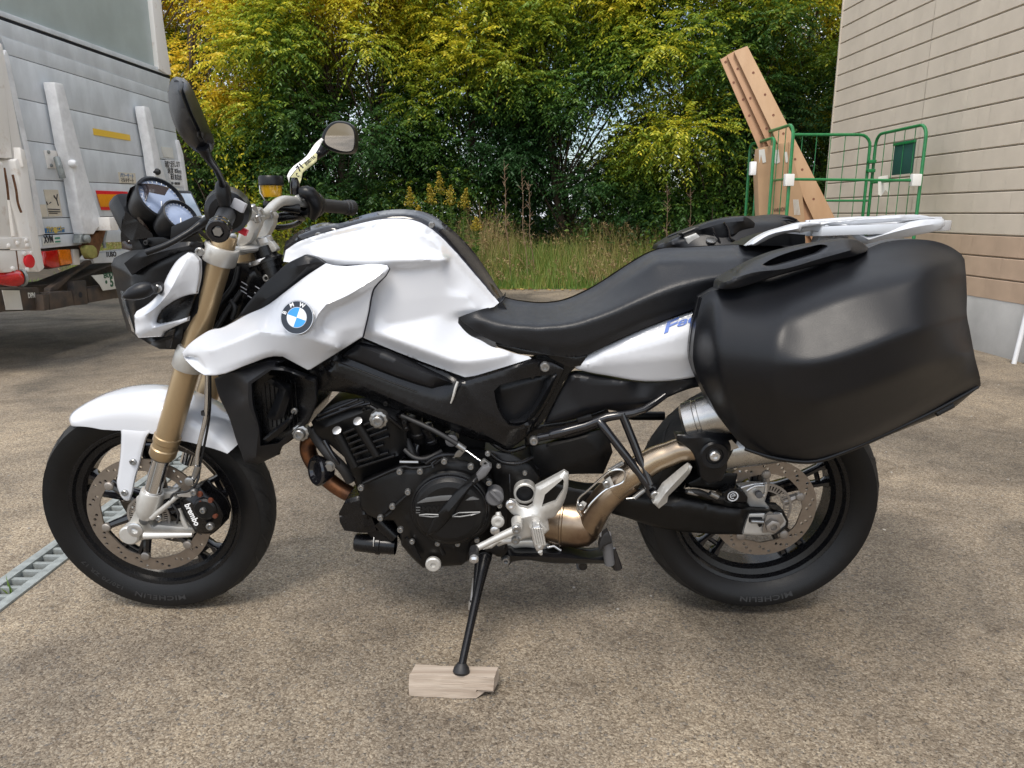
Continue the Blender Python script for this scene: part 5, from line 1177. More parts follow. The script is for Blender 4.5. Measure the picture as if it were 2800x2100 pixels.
text_on('brembo', PF, T('A962,895')[0], T('A1030,1032')[0], 12, -.1335, 'lettering', M_['emblem white'], cal, .02, lift=.004)
sl('caliper_clip', 'A905,835 1000,815 1003,855 915,850', -.124, .01, 'machined silver', pj=PF, bev=.002, par=cal)
tb('brake_hose', 'A1107,60,-.10 1100,300,-.105 1075,430,-.11 1045,560,-.115 1035,690,-.12 1015,735,-.12', .0055, 'chrome', pj=PF, smooth=4)
tb('sensor_cable', 'A1125,60,-.09 1122,300,-.095 1090,500,-.10 1060,640,-.11 1045,740,-.125 990,810,-.125 890,830,-.12 868,880,-.12 890,910,-.12 920,960,-.12 910,1020,-.115', .003, 'black rubber', pj=PF, smooth=5)
lathe('hose_clip', PF(*T('A1097,305')[0], -.1), (0, 0, 1), [(-.005, .009), (-.005, .011), (.005, .011), (.005, .009)], M_['black rubber'], moto, 14)
lathe('banjo_fitting', PF(*T('A1000,738')[0], -.118), -fN, [(0, .011), (.012, .011), (.014, .007), (.014, 0)], M_['bolt steel'], moto, 16)
lathe('brake_line_end', PF(*T('A1035,690')[0], -.12), fax, [(-.02, .006), (-.02, .008), (.01, .008), (.02, .004)], M_['bolt steel'], moto, 12)
bo('A793,985', .008, -.118, pj=PF)
# ---------------------------------------------------------------- headlight unit
sf('headlight_housing', 'B55,655,-.05 75,605,-.05 175,560,-.09 280,548,-.11 420,515,-.12 560,500,-.13 660,520,-.13 690,560,-.13 660,700,-.13 640,850,-.13 600,1000,-.13 520,1120,-.11 470,1198,-.05 370,1195,-.05 290,1150,-.06 215,1112,-.07 160,1068,-.05 120,930,-.03 90,810,-.03 70,720,-.03', None, 'matt black plastic',
   ('B60,660,-.05 190,715,-.115 420,640,-.135 560,560,-.13', 'B190,715,-.115 205,900,-.125 215,1090,-.09'), pj=PF, step=5, blur=1, mirror=True, th=0, sharp=25)
sf('cowl_trim', 'B245,560 330,545 420,520 560,500 640,505 650,540 500,565 380,610 260,670 190,715 140,640', -.136, 'matt black plastic', ('B260,600,-.146 400,560,-.15 560,525,-.145',), pj=PF, step=5, blur=1, th=.02)
hp = sf('headlight_side_panel', 'B555,568 592,578 630,620 632,700 608,838 560,845 430,905 385,940 358,990 352,1022 372,1030 470,1012 556,985 550,1015 470,1050 398,1085 382,1116 232,1123 213,1095 205,978 222,950 300,900 372,825 420,720 492,612', -.150, 'white paint',
   ('B560,590,-.16 500,700,-.172 430,830,-.178 300,960,-.178 215,1000,-.165', 'B215,1090,-.16 330,1060,-.172 480,1020,-.165'), pj=PF, step=4.5, blur=2, th=.012, edge=(3.5, .005), sharp=45)
sf('side_panel_inset', 'B608,820 560,845 430,905 385,940 358,990 352,1022 372,1030 470,1012 556,985 590,880', -.149, 'semi gloss black', ('B590,850,-.138 450,950,-.138 400,1000,-.138',), pj=PF, step=5, blur=1, th=.01)
sf('headlight_lens', 'B92,812,-.02 135,822,-.075 150,900,-.085 185,1010,-.095 210,1090,-.09 165,1066,-.04 130,960,-.02', None, 'clear lens', (), pj=PF, step=5, th=.004, blur=0)
sf('headlight_chin', 'B250,1126 380,1120 400,1090 470,1060 530,1020 515,1130 470,1198 370,1194 300,1160', -.125, 'matt black plastic', ('B320,1150,-.145 450,1110,-.145',), pj=PF, step=5, blur=1, th=.02)
sl('headlight_lower_trim', 'B395,1090 470,1060 455,1130 440,1190 410,1190', -.140, .01, 'gloss black', pj=PF)
c_ = PF(*T('B215,832')[0], -.215); e_ = PF(*T('B300,800')[0], -.20); ti = lathe('turn_signal', PF(*T('B132,860')[0], -.22), (e_ - PF(*T('B132,860')[0], -.22)), [(0, 0), (.004, .007), (.018, .014), (.036, .0175), (.050, .017), (.062, .011), (.066, 0)], M_['grained black plastic'], moto, 28)
for k in range(7): pass
tb('turn_signal_stalk', 'B285,815,-.205 330,805,-.18 375,800,-.15', [.012, .011, .014], 'black rubber', pj=PF, smooth=2)
bo('B357,803', .009, -.175, pj=PF); bo('B632,565', .0095, -.155, pj=PF)
# instruments
ins = emp('instrument_cluster', PF(*T('B400,300')[0], 0))
nI = Vector((.74, -.42, .53)).normalized()
def gauge(s, o, r, name):
    c = PF(*T(s)[0], o); u = Vector((0, 0, 1)).cross(nI).normalized(); v = nI.cross(u)
    lathe(name, c - nI * .055, nI, [(0, r * .6), (0, r * .95), (.03, r * 1.10), (.05, r * 1.16), (.060, r * 1.14), (.062, r * 1.05), (.055, r * 1.0), (.050, r * .98)], M_['matt black plastic'], ins, 40)
    lathe('gauge_glass', c - nI * .004, nI, [(0, r * .99), (.002, r * .99), (.004, r * .5), (.0045, 0)], M_['instrument glass'], ins, 40)
    bm = bmesh.new()
    for k in range(19):
        a = -0.9 + k * .25; p = c + (u * math.cos(a) + v * math.sin(a)) * r * .82 + nI * .0015; q = c + (u * math.cos(a) + v * math.sin(a)) * r * .93 + nI * .0015
        add_tube(bm, [p, q], r * .016, 4)
    fin('dial_marks', bm, M_['emblem white'], ins, sharp=None)
    a = 4.3; tube('needle', [c + nI * .0025 + (u * math.cos(a) + v * math.sin(a)) * r * .15, c + nI * .0025 + (u * math.cos(a) + v * math.sin(a)) * r * .62], .0014, M_['emblem white'], ins, 6)
gauge('B378,225', -.045, .050, 'speedometer'); gauge('B503,338', -.075, .036, 'rev_counter')
pg = PF(*T('B560,270')[0], .035); u_ = Vector((0, 0, 1)).cross(nI).normalized(); v_ = nI.cross(u_); Rm = Matrix((u_, v_, nI)).transposed()
box('display_housing', pg - nI * .02, (.056, .088, .045), M_['matt black plastic'], ins, .008, Rm); box('display', pg + nI * .0035, (.038, .064, .003), M_['lcd glass'], ins, .001, Rm)
box('cluster_body', PF(*T('B420,330')[0], -.01) - nI * .045, (.17, .15, .05), M_['matt black plastic'], ins, .015, Rm)
sf('windscreen', 'B152,285 160,200 180,150 235,122 330,125 430,150 400,200 300,180 270,260 200,300 300,420 320,460 210,520 190,560 125,545 120,450 130,350', -.085, 'smoked screen', ('B140,400,-.03 170,220,-.03 240,140,-.03',), pj=PF, step=6, blur=2, th=.003)
sf('windscreen_side', 'B150,300 320,445 330,470 120,500 118,450', -.10, 'semi gloss black', (), pj=PF, step=6, th=.003)
sl('cluster_bracket', 'B290,470 390,470 480,500 330,560 280,500', -.10, .03, 'matt black plastic', pj=PF); bo('B287,505', .006, -.105, 'black rubber', pj=PF)
sl('cluster_bracket', 'B440,400 600,330 690,360 690,400 560,460 430,520', -.12, .03, 'matt black plastic', pj=PF, bev=.006)
sl('lever_bracket', 'B640,330 690,322 690,360 640,362', -.13, .02, 'machined silver', pj=PF)
for s in ('B600,390,-.14 640,440,-.13 690,480,-.11', 'B660,350,-.12 680,420,-.11 690,520,-.1'): tb('cable', s, .005, 'black rubber', pj=PF, smooth=3)
# ---------------------------------------------------------------- head stock area
sf('headstock', 'B860,640 1110,640 1180,680 1100,760 1010,870 930,960 850,1010 760,1060 700,1060 720,900 800,700', -.055, 'semi gloss black', ('B960,700,-.07 900,900,-.075',), step=6, blur=1, th=.11)
sl('ignition_guard', 'B960,650 1110,660 1120,700 1060,745 1000,720', -.07, .02, 'matt black plastic', bev=.006); bo('B1065,735', .009, -.075)
for k, (x, y) in enumerate(((890, 760), (885, 790), (885, 815), (980, 790), (975, 830), (930, 850))):
    box('frame_sticker_line', PB(*T('B%d,%d' % (x + 30, y + 10))[0], -.078), (.016, .001, .0022), M_['grey button'], moto, 0, Matrix.Rotation(.55, 3, 'Y'))
for s in ('B700,1000,-.09 760,900,-.08 850,780,-.07 880,660,-.06', 'B740,1060,-.10 800,960,-.09 900,820,-.08', 'B830,880,-.085 860,930,-.09 840,1000,-.09'): tb('cable', s, .006, 'black rubber', smooth=4)
# ---------------------------------------------------------------- tank
def mirrorO(): pass
sf('fuel_tank', 'H165,918,-.10 180,850,-.06 250,803,-.05 350,765,-.05 500,722,-.05 640,685,-.05 740,665,-.05 850,658,-.05 950,668,-.05 1020,692,-.05 1090,738,-.05 1180,828,-.055 1300,962,-.06 1390,1068,-.065 1440,1130,-.07 1470,1167,-.085 1440,1192,-.115 1330,1222,-.128 1225,1255,-.132 1222,1290,-.136 1255,1330,-.140 1290,1362,-.142 1360,1395,-.142 1450,1440,-.142 C1425,122,-.142 1535,158,-.142 1625,176,-.142 1642,190,-.146 1400,265,-.152 1240,308,-.156 1212,311,-.158 1170,296,-.158 850,178,-.16 545,52,-.162 H641,1374,-.17 560,1300,-.16 480,1150,-.15 420,1000,-.14 300,940,-.12', None, 'white paint',
   ('H200,858,-.080 330,812,-.108 600,745,-.126 850,728,-.130 980,752,-.128 1130,865,-.118 1330,1068,-.106 1425,1158,-.104',
    'H340,885,-.150 480,906,-.166 750,914,-.180 1000,908,-.180 1165,901,-.162',
    'H830,975,-.162 1000,965,-.160 1120,955,-.154', 'H760,1150,-.168 900,1150,-.162 1100,1130,-.152 1290,1130,-.134',
    'H800,1300,-.166 900,1288,-.160 1150,1230,-.147 1330,1205,-.134',
    'H720,1345,-.178 C700,45,-.184 1010,160,-.184 1180,212,-.180 1290,205,-.172 1500,160,-.158'), step=4, blur=2.2, mirror=True, th=0, sharp=60)
sf('tank_cover', 'H160,900,-.085 178,800,-.02 250,742,-.0 330,705,-.0 400,684,-.0 500,688,-.0 640,640,-.0 760,612,-.0 900,603,-.0 1000,615,-.0 1060,635,-.0 1160,705,-.0 1300,840,-.0 1400,980,-.0 1450,1060,-.0 1492,1118,-.0 1488,1150,-.03 1472,1168,-.065 1440,1130,-.072 1390,1068,-.067 1300,962,-.062 1180,828,-.057 1090,738,-.052 1020,692,-.052 950,668,-.052 850,658,-.052 740,665,-.052 640,685,-.052 500,722,-.052 350,765,-.052 250,803,-.052 182,850,-.062', None, 'gloss black',
   ('H240,765,-.045 400,712,-.045 650,662,-.045 850,632,-.045 960,642,-.045 1080,700,-.045 1250,870,-.045 1370,1010,-.045 1450,1110,-.05',), step=4, blur=2, mirror=True, th=0, sharp=70)
for p in ('H1062,697', 'H378,760'): bolt(*T(p)[0], -.052, .0075, M_['bolt steel'], moto, PB)
# side fairing
fa = emp('side_fairing', PB(*T('B1100,1100')[0], -.2))
F1 = 'B515,1218,-.176 560,1165,-.180 632,1110,-.180 700,1072,-.178 765,1060,-.178 850,1020,-.178 930,975,-.176 1050,922,-.178 1200,812,-.182 1330,715,-.186 1447,640,-.190 H475,942,-.196 760,936,-.196 795,942,-.198 806,962,-.200 785,1000,-.202 735,1050,-.204 708,1085,-.205 693,1140,-.205 680,1220,-.203 662,1300,-.200 645,1374,-.198 C210,262,-.210 190,264,-.212 B1170,1245,-.226 1110,1243,-.228 960,1290,-.230 740,1366,-.222 660,1366,-.218 612,1336,-.200 560,1290,-.185 525,1245,-.178'
surf('fairing_panel', PB, T(F1), None, [T(s) for s in (
    'B697,1209,-.222 860,1145,-.238 1012,1084,-.250 1200,1105,-.258 1356,1126,-.262 1450,1160,-.246 1535,1192,-.226',
    'B1356,1126,-.262 H352,1305,-.262 376,1239,-.258 424,1179,-.252 562,1119,-.240 650,1065,-.230 742,1005,-.216 785,970,-.205',
    'H395,1320,-.232 415,1262,-.228 455,1212,-.222 590,1152,-.214 720,1062,-.206', 'H400,1340,-.232 520,1330,-.220 630,1310,-.206', 'H560,1200,-.215 640,1180,-.208',
    'B760,1320,-.226 960,1255,-.238 1110,1215,-.240 1180,1222,-.238 1290,1260,-.228', 'B530,1240,-.178 620,1243,-.196 655,1290,-.206 690,1362,-.220', 'B545,1246,-.160 615,1258,-.180 650,1320,-.196')], M_['white paint'], fa, 3.5, .9, .008, edge=(2.0, .003), sharp=60)
nose = None
sf('fairing_inner_panel', 'B1182,652 1312,584 1380,600 1447,640 1330,715 1200,812 1050,922 930,975 890,986 868,1000 940,900 1060,760 1130,700', -.176, 'matt black plastic', ('B1250,660,-.19 1350,640,-.192 1200,780,-.188 1050,880,-.184',), par=fa, step=5, blur=1, th=.02, edge=(3, .003))
# roundel
rc_ = T('B1264,992')[0]; c_ = PB(rc_[0], rc_[1], -.264); nE = (PB(rc_[0], rc_[1] - 30, -.258) - PB(rc_[0] - 30, rc_[1] + 20, -.266)); nE = Vector((-.10, -.97, .24)).normalized()
em = emp('emblem', c_, fa) if False else None
RE = .0365; uE = Vector((0, 0, 1)).cross(nE).normalized(); uE = -uE if uE.x < 0 else uE; vE = nE.cross(uE).normalized(); vE = -vE if vE.z < 0 else vE
eb = lathe('emblem', c_ - nE * .004, nE, [(0, RE), (.006, RE), (.0075, RE * .975), (.0075, RE * .94), (.0068, RE * .93), (.0068, 0)], M_['machined silver'], fa, 56)
lathe('emblem_ring', c_ + nE * .0030, nE, [(0, RE * .94), (.0006, RE * .93), (.0006, 0)], M_['emblem black'], eb, 56)
lathe('emblem_edge', c_ + nE * .0036, nE, [(0, RE * .60), (.0006, RE * .60), (.0006, 0)], M_['machined silver'], eb, 48)
for k in range(4):
    bm = bmesh.new(); a0 = math.radians(-18 + 90 * k); p = [c_ + nE * .0045]
    pts = [c_ + nE * .0045] + [c_ + nE * .0045 + (uE * math.cos(a0 + t * math.pi / 2 / 10) + vE * math.sin(a0 + t * math.pi / 2 / 10)) * RE * .57 for t in range(11)]
    vs = [bm.verts.new(q) for q in pts]; [bm.faces.new([vs[0], vs[i], vs[i + 1]]) for i in range(1, 11)]
    link('emblem_quadrant', meshof(bm, False), M_['emblem white' if k % 2 == 0 else 'emblem blue'], eb, sharp=None)
for ch_, a in (('B', 160), ('M', 113), ('W', 66)):
    a = math.radians(a); cc = c_ + nE * .0048 + (uE * math.cos(a) + vE * math.sin(a)) * RE * .66; ru = (uE * math.cos(a) + vE * math.sin(a)); rt_ = (uE * math.sin(a) - vE * math.cos(a)); s_ = RE * .33
    textmesh(ch_, 1, lambda x, y, z: cc + rt_ * x * s_ + ru * y * s_ + nE * (z * .0003 + .0004), extr=1, m=M_['emblem white'], parent=eb, bold=.03, align='CENTER')
# ---------------------------------------------------------------- radiator shroud
rs = emp('radiator_shroud', PB(*T('B1000,1500')[0], -.2))
surf('shroud_panel', PB, T('B725,1388,-.190 770,1368,-.196 960,1300,-.206 1110,1268,-.21 1175,1275,-.21 C0,232,-.205 80,262,-.20 245,320,-.192 250,345,-.19 252,470,-.190 195,600,-.186 95,700,-.18 20,770,-.176 0,820,-.172 A1580,570,-.172 1510,605,-.172 1430,640,-.17 1345,625,-.166 1325,560,-.168 1300,500,-.172 1245,330,-.18 1175,180,-.186'), None,
     [T(s) for s in ('B945,1410,-.232 1090,1312,-.230 1180,1320,-.228 1320,1370,-.218', 'B945,1410,-.232 950,1560,-.228 A1440,400,-.220 1420,600,-.200', 'A1350,200,-.214 1300,140,-.200')], M_['grained black plastic'], rs, 5, 1, .012, edge=(3, .004), sharp=30,
     holes=[T('B965,1420 1095,1330 1175,1335 1340,1400 C235,345 235,460 185,580 60,690 0,740 A1450,520 1440,400 B975,1560')])
sf('shroud_recess', 'B960,1415 1090,1325 1180,1330 1350,1400 C240,340 240,465 190,590 60,700 0,750 A1440,530 1430,400 B965,1560', -.165, 'semi gloss black', ('B1100,1400,-.15 1250,1450,-.15 1200,1600,-.15',), par=rs, step=6, blur=1, th=.01)
sf('shroud_inner_fin', 'B1090,1390 1215,1440 1215,1475 1175,1640 1120,1659 1060,1640 1100,1560 1140,1450 1060,1410', -.185, 'matt black plastic', ('B1130,1410,-.2 1190,1460,-.2 1130,1620,-.195',), par=rs, step=5, blur=1, th=.02)
sf('shroud_bar', 'A1445,500 1470,470 1640,330 1659,310 1659,345 1620,400 1500,500 1450,510', -.19, 'matt black plastic', ('A1480,480,-.205 1640,350,-.2',), par=rs, step=5, blur=1, th=.02)
bo('C108,530', .008, -.17, par=rs)
# radiator and airbox mass behind the panels
sf('radiator', 'B740,1340 1000,1250 1200,1230 1420,1330 C240,330 230,520 170,640 60,740 A1500,560 1380,560 1300,400', -.12, 'semi gloss black', (), step=9, th=.20)
sf('airbox', 'B980,960 1300,720 H480,960 760,960 700,1350 600,1440 C200,300 240,330 B1150,1230 900,1250', -.10, 'semi gloss black', (), step=10, th=.18)
# ---------------------------------------------------------------- frame
fr = emp('frame', PB(*T('C900,400')[0], -.15))
surf('frame_spar', PB, T('C190,270 300,200 480,80 540,52 850,178 1170,296 1212,313 1240,310 1400,267 1642,190 1700,200 1765,212 1858,258 1800,380 1700,560 1620,690 1500,782 1380,742 1200,690 1000,600 760,515 560,440 430,410 250,400'), -.145,
     [T(s) for s in ('C300,260,-.170 600,390,-.175 1000,560,-.178 1350,690,-.17 1480,760,-.16', 'C360,205,-.168 900,405,-.172 1120,470,-.172', 'C1190,350,-.172 1300,520,-.176 1500,640,-.172 1640,620,-.168', 'C1190,345,-.17 1720,205,-.158')], M_['semi gloss black'], fr, 5, 1, .03, edge=(3, .005), sharp=30,
     holes=[T('C1400,400 1440,360 1720,300 1800,300 1740,440 1620,600 1560,630 1500,625 1460,580 1420,500')])
surf('spar_pad', PB, T('C418,172 505,98 525,92 560,98 1120,335 1130,348 1000,386 900,360 425,180'), -.168, [T('C530,110,-.180 1100,340,-.186'), T('C450,170,-.176 900,345,-.186 1000,375,-.186')], M_['grained black plastic'], fr, 5, 1, .02, edge=(4, .006), sharp=50)
tb('spar_edge', 'C372,205,-.176 600,295,-.18 900,408,-.182', .0016, 'engine black', par=fr, seg=6)
tb('spar_joint', 'C1165,340,-.176 1150,380,-.178 1135,440,-.180 1120,480,-.178', [.003, .0035, .003, .002], 'cast silver', par=fr, seg=6, smooth=2)
surf('side_pad', PB, T('C1400,400 1440,360 1720,300 1800,300 1740,440 1620,600 1560,630 1500,625 1460,580 1420,500'), -.135, [T('C1440,400,-.14 1700,320,-.14 1520,560,-.14')], M_['matt black plastic'], fr, 5, 1, .02)
surf('side_pad_lip', PB, T('C1735,330 1806,288 1810,300 1750,430 1640,590 1590,628 1530,630 1500,600 1560,590 1630,540 1700,430'), -.155, [T('C1780,330,-.172 1680,500,-.172 1600,600,-.17 1530,610,-.165')], M_['matt black plastic'], fr, 4, 1, .02, edge=(3, .004))
bo('C1730,242', .012, -.162, par=fr, h=.010); bo('C1658,720', .011, -.165, par=fr, h=.010)
# frame / engine bolts with fluted washers
def fluted(s, o, r, par=fr):
    c = PB(*T(s)[0], o); bm = bmesh.new(); pr = []
    u, v, a = frame_of(LAT)
    K = 40; rg_ = []
    for d, rr2, wv in ((-.01, r, .0), (.004, r, .08), (.010, r * .95, .08), (.012, r * .7, 0), (.024, r * .62, 0), (.026, r * .52, 0), (.026, r * .32, .18), (.020, r * .3, .18)):
        rg_.append([bm.verts.new(c + a * d + (u * math.cos(2 * math.pi * k / K) + v * math.sin(2 * math.pi * k / K)) * rr2 * (1 + wv * (1 if (k // 2) % 2 else -1) * .5)) for k in range(K)])
    for i in range(len(rg_) - 1):
        for k in range(K): bm.faces.new([rg_[i][k], rg_[i][(k + 1) % K], rg_[i + 1][(k + 1) % K], rg_[i + 1][k]])
    bm.faces.new(rg_[-1]); fin('frame_bolt', bm, M_['bolt steel'], par, sharp=30)
fluted('C655,580', -.185, .021); fluted('C152,665', -.175, .020)
# ---------------------------------------------------------------- engine
en = emp('engine', PB(*T('C900,1100')[0], 0))
sf('crankcase', 'C440,900 800,830 1000,800 1300,780 1550,800 1700,900 1720,1150 1600,1380 1420,1450 1230,1500 1180,1530 940,1548 840,1450 760,1320 640,1230 540,1180 500,1000', -.10, 'engine black', (), par=en, step=9, th=.22, edge=(8, .02), blur=0)
cy = sf('cylinder_block', 'C215,600 250,560 400,470 600,440 680,470 800,530 830,640 810,830 790,880 560,960 530,1000 470,930 430,830 350,760 250,680', -.13, 'engine black', ('C300,640,-.150 600,520,-.155 780,600,-.15', 'C470,900,-.150 780,820,-.15'), par=en, step=6, th=.24, blur=1, sharp=25)
for k, (a, b) in enumerate((((430, 665), (690, 560)), ((450, 700), (700, 600)), ((465, 735), (715, 640)), ((480, 770), (725, 685)), ((495, 805), (690, 740)), ((510, 850), (720, 790)), ((520, 885), (760, 810)))):
    bm = bmesh.new(); p, q = PB(*T('C%d,%d' % a)[0], -.152), PB(*T('C%d,%d' % b)[0], -.152); dx = (q - p).normalized(); add_box(bm, (p + q) / 2, ((q - p).length, .03, .0055), Matrix.Rotation(math.atan2(-dx.z, dx.x), 3, 'Y')); bev_all(bm, .0015); fin('cooling_fin', bm, M_['semi gloss black'], cy)
for a, b in (((385, 680), (500, 890)), ((520, 620), (640, 820))): tube('cylinder_rib', [PB(*T('C%d,%d' % a)[0], -.165), PB(*T('C%d,%d' % b)[0], -.165)], [.012, .010], M_['engine black'], cy)
for s in ('C385,660', 'C520,600'): lathe('rib_cap', PB(*T(s)[0], -.168), (-.2, -.7, .7), [(0, .011), (.004, .011), (.005, .008), (.005, 0)], M_['machined silver'], cy, 14)
for a, b in (((260, 560), (520, 455)), ((250, 590), (560, 470)), ((400, 520), (600, 480))): tube('cover_ridge', [PB(*T('C%d,%d' % a)[0], -.156), PB(*T('C%d,%d' % b)[0], -.158)], .004, M_['semi gloss black'], cy, 8)
sf('side_cover', 'C525,1012 560,988 790,888 900,900 985,880 1060,835 1085,830 1250,862 1330,910 1385,985 1410,1060 1420,1140 1400,1230 1360,1300 1250,1385 1230,1500 1190,1530 940,1546 860,1470 800,1400 790,1310 750,1240 660,1235 580,1200 540,1160 530,1100', -.165, 'engine black',
   ('C560,1010,-.185 800,915,-.188 950,905,-.190 1080,860,-.19', 'C840,1060,-.200 740,1150,-.195 665,1215,-.19', 'C860,1300,-.19 1000,1400,-.19 1150,1420,-.185'), par=en, step=5, th=.10, blur=1, edge=(4, .008), sharp=28)
cc_ = PB(*T('C1118,1150')[0], -.185); RCv = .092
lathe('clutch_cover', cc_, LAT, [(-.03, RCv * 1.06), (.008, RCv * 1.05), (.012, RCv * 1.02), (.014, RCv * .97), (.022, RCv * .93), (.030, RCv * .85), (.034, RCv * .72), (.034, 0)], M_['engine black'], en, 72, sharp=18)
lathe('cover_ring', cc_, LAT, [(.014, RCv * .98), (.020, RCv * .955), (.0215, RCv * .93), (.0215, RCv * .90)], M_['semi gloss black'], en, 72)
surf('cover_bar', PB, T('C1240,985 1290,950 1340,890 1370,905 1345,950 1300,990 1260,1020 1190,1120 1110,1240 1030,1320 960,1340 1000,1240 1080,1130 1160,1040'), -.222, [T('C1260,1000,-.235 1100,1190,-.236')], M_['engine black'], en, 5, 1, .03, edge=(4, .006), sharp=40)
sf('clutch_arm', 'C1285,945 1320,900 1370,880 1385,900 1340,960 1300,985', -.232, 'oil cap grey', (), par=en, step=5, th=.016, edge=(3, .004))
ins_m = mat('cover inset grey', (.16, .165, .17), .45, .5, var=.15)
for s in ('C900,1130 960,1095 1050,1082 1125,1078 1132,1090 1110,1110 1000,1118', 'C1212,1112 1245,1090 1265,1088 1305,1105'): sl('cover_inset', s, -.222, .006, 'cover inset grey', par=en, bev=.0008)
for s in ('C915,1205,-.221 960,1200,-.222 1040,1203,-.222 1042,1212,-.222 1000,1218,-.222 915,1208,-.221', 'C1130,1212,-.222 1170,1190,-.222 1310,1186,-.221 1250,1205,-.222 1180,1216,-.222 1130,1214,-.222'): tb('cover_rib', s, .0018, 'cover inset grey', par=en, seg=6)
text_on('BMW', PB, T('C900,1190')[0], T('C1050,1185')[0], 14, -.221, 'lettering', MATS['engine black'], en, .05, lift=.001)
for k in range(3): box('cover_mark', PB(*T('C908,%d' % (1155 + 17 * k))[0], -.2225), (.010, .002, .002), M_['cover inset grey'], en, 0)
bo('C790,920 922,918 1078,853 1250,888 1367,990 843,1052 743,1146 665,1220 540,1025 795,1296', .0078, -.200, par=en, h=.008); bo('C1035,1387 1165,1390 870,1375 1290,1365 1437,1140 1360,805', .0068, -.188, par=en)
tb('casting_ridge', 'C550,1000,-.192 790,895,-.196 870,900,-.196 990,885,-.198 1060,840,-.198', .0035, 'engine black', par=en, smooth=3, seg=8)
tb('casting_ridge', 'C860,1060,-.200 830,1080,-.200 745,1160,-.198 740,1180,-.196 680,1225,-.192', .004, 'engine black', par=en, smooth=2, seg=8)
tb('casting_ridge', 'C1010,900,-.205 1000,870,-.200 1040,835,-.198', .004, 'semi gloss black', par=en, seg=8)
tb('casting_ridge', 'C960,870,-.200 1010,835,-.202 1070,815,-.2 1140,815,-.19', .005, 'semi gloss black', par=en, seg=8, smooth=3)
tb('casting_ridge', 'C790,860,-.17 910,862,-.17', .004, 'bolt steel', par=en, seg=8)
for a in ('C830,1350,-.19 900,1480,-.185', 'C870,1390,-.19 920,1490,-.185', 'C1050,1400,-.185 1075,1460,-.18'): tb('casting_ridge', a, .005, 'engine black', par=en, seg=8)
lathe('drain_plug', PB(*T('C1008,1516')[0], -.185), LAT, [(0, .019), (.008, .019), (.011, .016), (.011, .007), (.006, .006), (.006, 0)], M_['cast silver'], en, 28)
lathe('oil_filler_cap', PB(*T('C1405,1080')[0], -.19), LAT, [(-.02, .02), (0, .0215), (.010, .0215), (.013, .018), (.013, 0)], M_['oil cap grey'], en, 28); tube('filler_grip', [PB(*T('C1375,1050')[0], -.207), PB(*T('C1435,1110')[0], -.207)], .005, M_['oil cap grey'], en, 8)
sf('gearbox_cover', 'C1340,780 1500,800 1640,880 1700,960 1690,1090 1600,1170 1500,1130 1480,1330 1400,1400 1360,1300 1420,1140 1400,1000', -.135, 'engine black', ('C1450,900,-.15 1560,950,-.15',), par=en, step=7, th=.1, blur=1, edge=(5, .008))
lathe('pivot_ring', PB(*T('C1600,1062')[0], -.165), LAT, [(-.03, .027), (.004, .027), (.006, .025), (.006, .0215), (.002, .021)], M_['cast silver'], moto, 32); lathe('pivot_cap', PB(*T('C1600,1062')[0], -.165), LAT, [(.002, .0212), (.003, .015), (.001, .009), (.001, 0)], M_['matt black plastic'], moto, 24)
# cables and throttle body area
sf('intake_area', 'C690,520 900,560 1200,650 1400,740 1480,800 1300,870 1100,850 900,880 800,880 760,700', -.06, 'engine black', (), par=en, step=9, th=.12)
for s, r, m in (('C790,570,-.12 830,700,-.11 870,820,-.12', .010, 'black rubber'), ('C850,590,-.11 890,700,-.10 900,830,-.11', .008, 'gloss black'), ('C760,600,-.10 790,700,-.1 800,840,-.12', .012, 'gloss black'), ('C820,780,-.14 880,830,-.15 960,840,-.15 1060,790,-.13', .006, 'black rubber'),
                ('C930,690,-.10 900,780,-.11', .006, 'gloss black'), ('C1240,800,-.16 1340,870,-.19', .0022, 'bolt steel'), ('C800,560,-.15 1000,650,-.17 1160,745,-.18', .006, 'black rubber'), ('C1160,745,-.18 1210,780,-.18', .008, 'bolt steel'), ('C1210,780,-.18 1320,860,-.2', .0022, 'chrome')): tb('cable', s, r, m, par=en, smooth=3, seg=10)
sl('cable_bracket', 'C1100,880 1160,790 1200,770 1215,790 1180,830 1170,830 1150,830 1110,885', -.165, .003, 'bolt steel', par=en, bev=.0006); sl('cable_clevis', 'C1310,860 1335,845 1385,880 1375,905 1345,900 1310,880', -.215, .012, 'bolt steel', par=en, bev=.001, holes=('C1330,868 1345,862 1365,885 1350,890',))
tb('bracket', 'C1100,665,-.12 1110,720,-.12 1165,690,-.12', .007, 'engine black', par=en)
# horn, header, cooler, filter
lathe('horn', PB(*T('C262,915')[0], -.13), (-.72, -.68, .1), [(-.035, .012), (-.03, .026), (-.01, .034), (0, .038), (.006, .038), (.010, .034), (.010, .026), (.004, .02), (.004, 0)], M_['gloss black'], moto, 36)
lathe('horn_nut', PB(*T('C335,885')[0], -.14), LAT, [(-.03, .014), (.004, .014), (.004, .009), (.012, .009), (.012, 0)], M_['bolt steel'], moto, 16)
for o in (-.06, .03): tube('exhaust_header', [PB(*p[:2], o) for p in T('C430,690 230,700 195,780 240,880 330,980 470,1070 700,1150 1100,1300 1450,1370')], .021, M_['header copper'], moto, seg=16, smooth=5)
tb('coolant_hose', 'C210,640,-.12 260,720,-.12 330,810,-.13 420,900,-.13 470,980,-.12', .013, 'black rubber', smooth=4); tb('coolant_hose', 'C300,720,-.13 370,840,-.14 440,930,-.13', .006, 'gloss black', smooth=4)
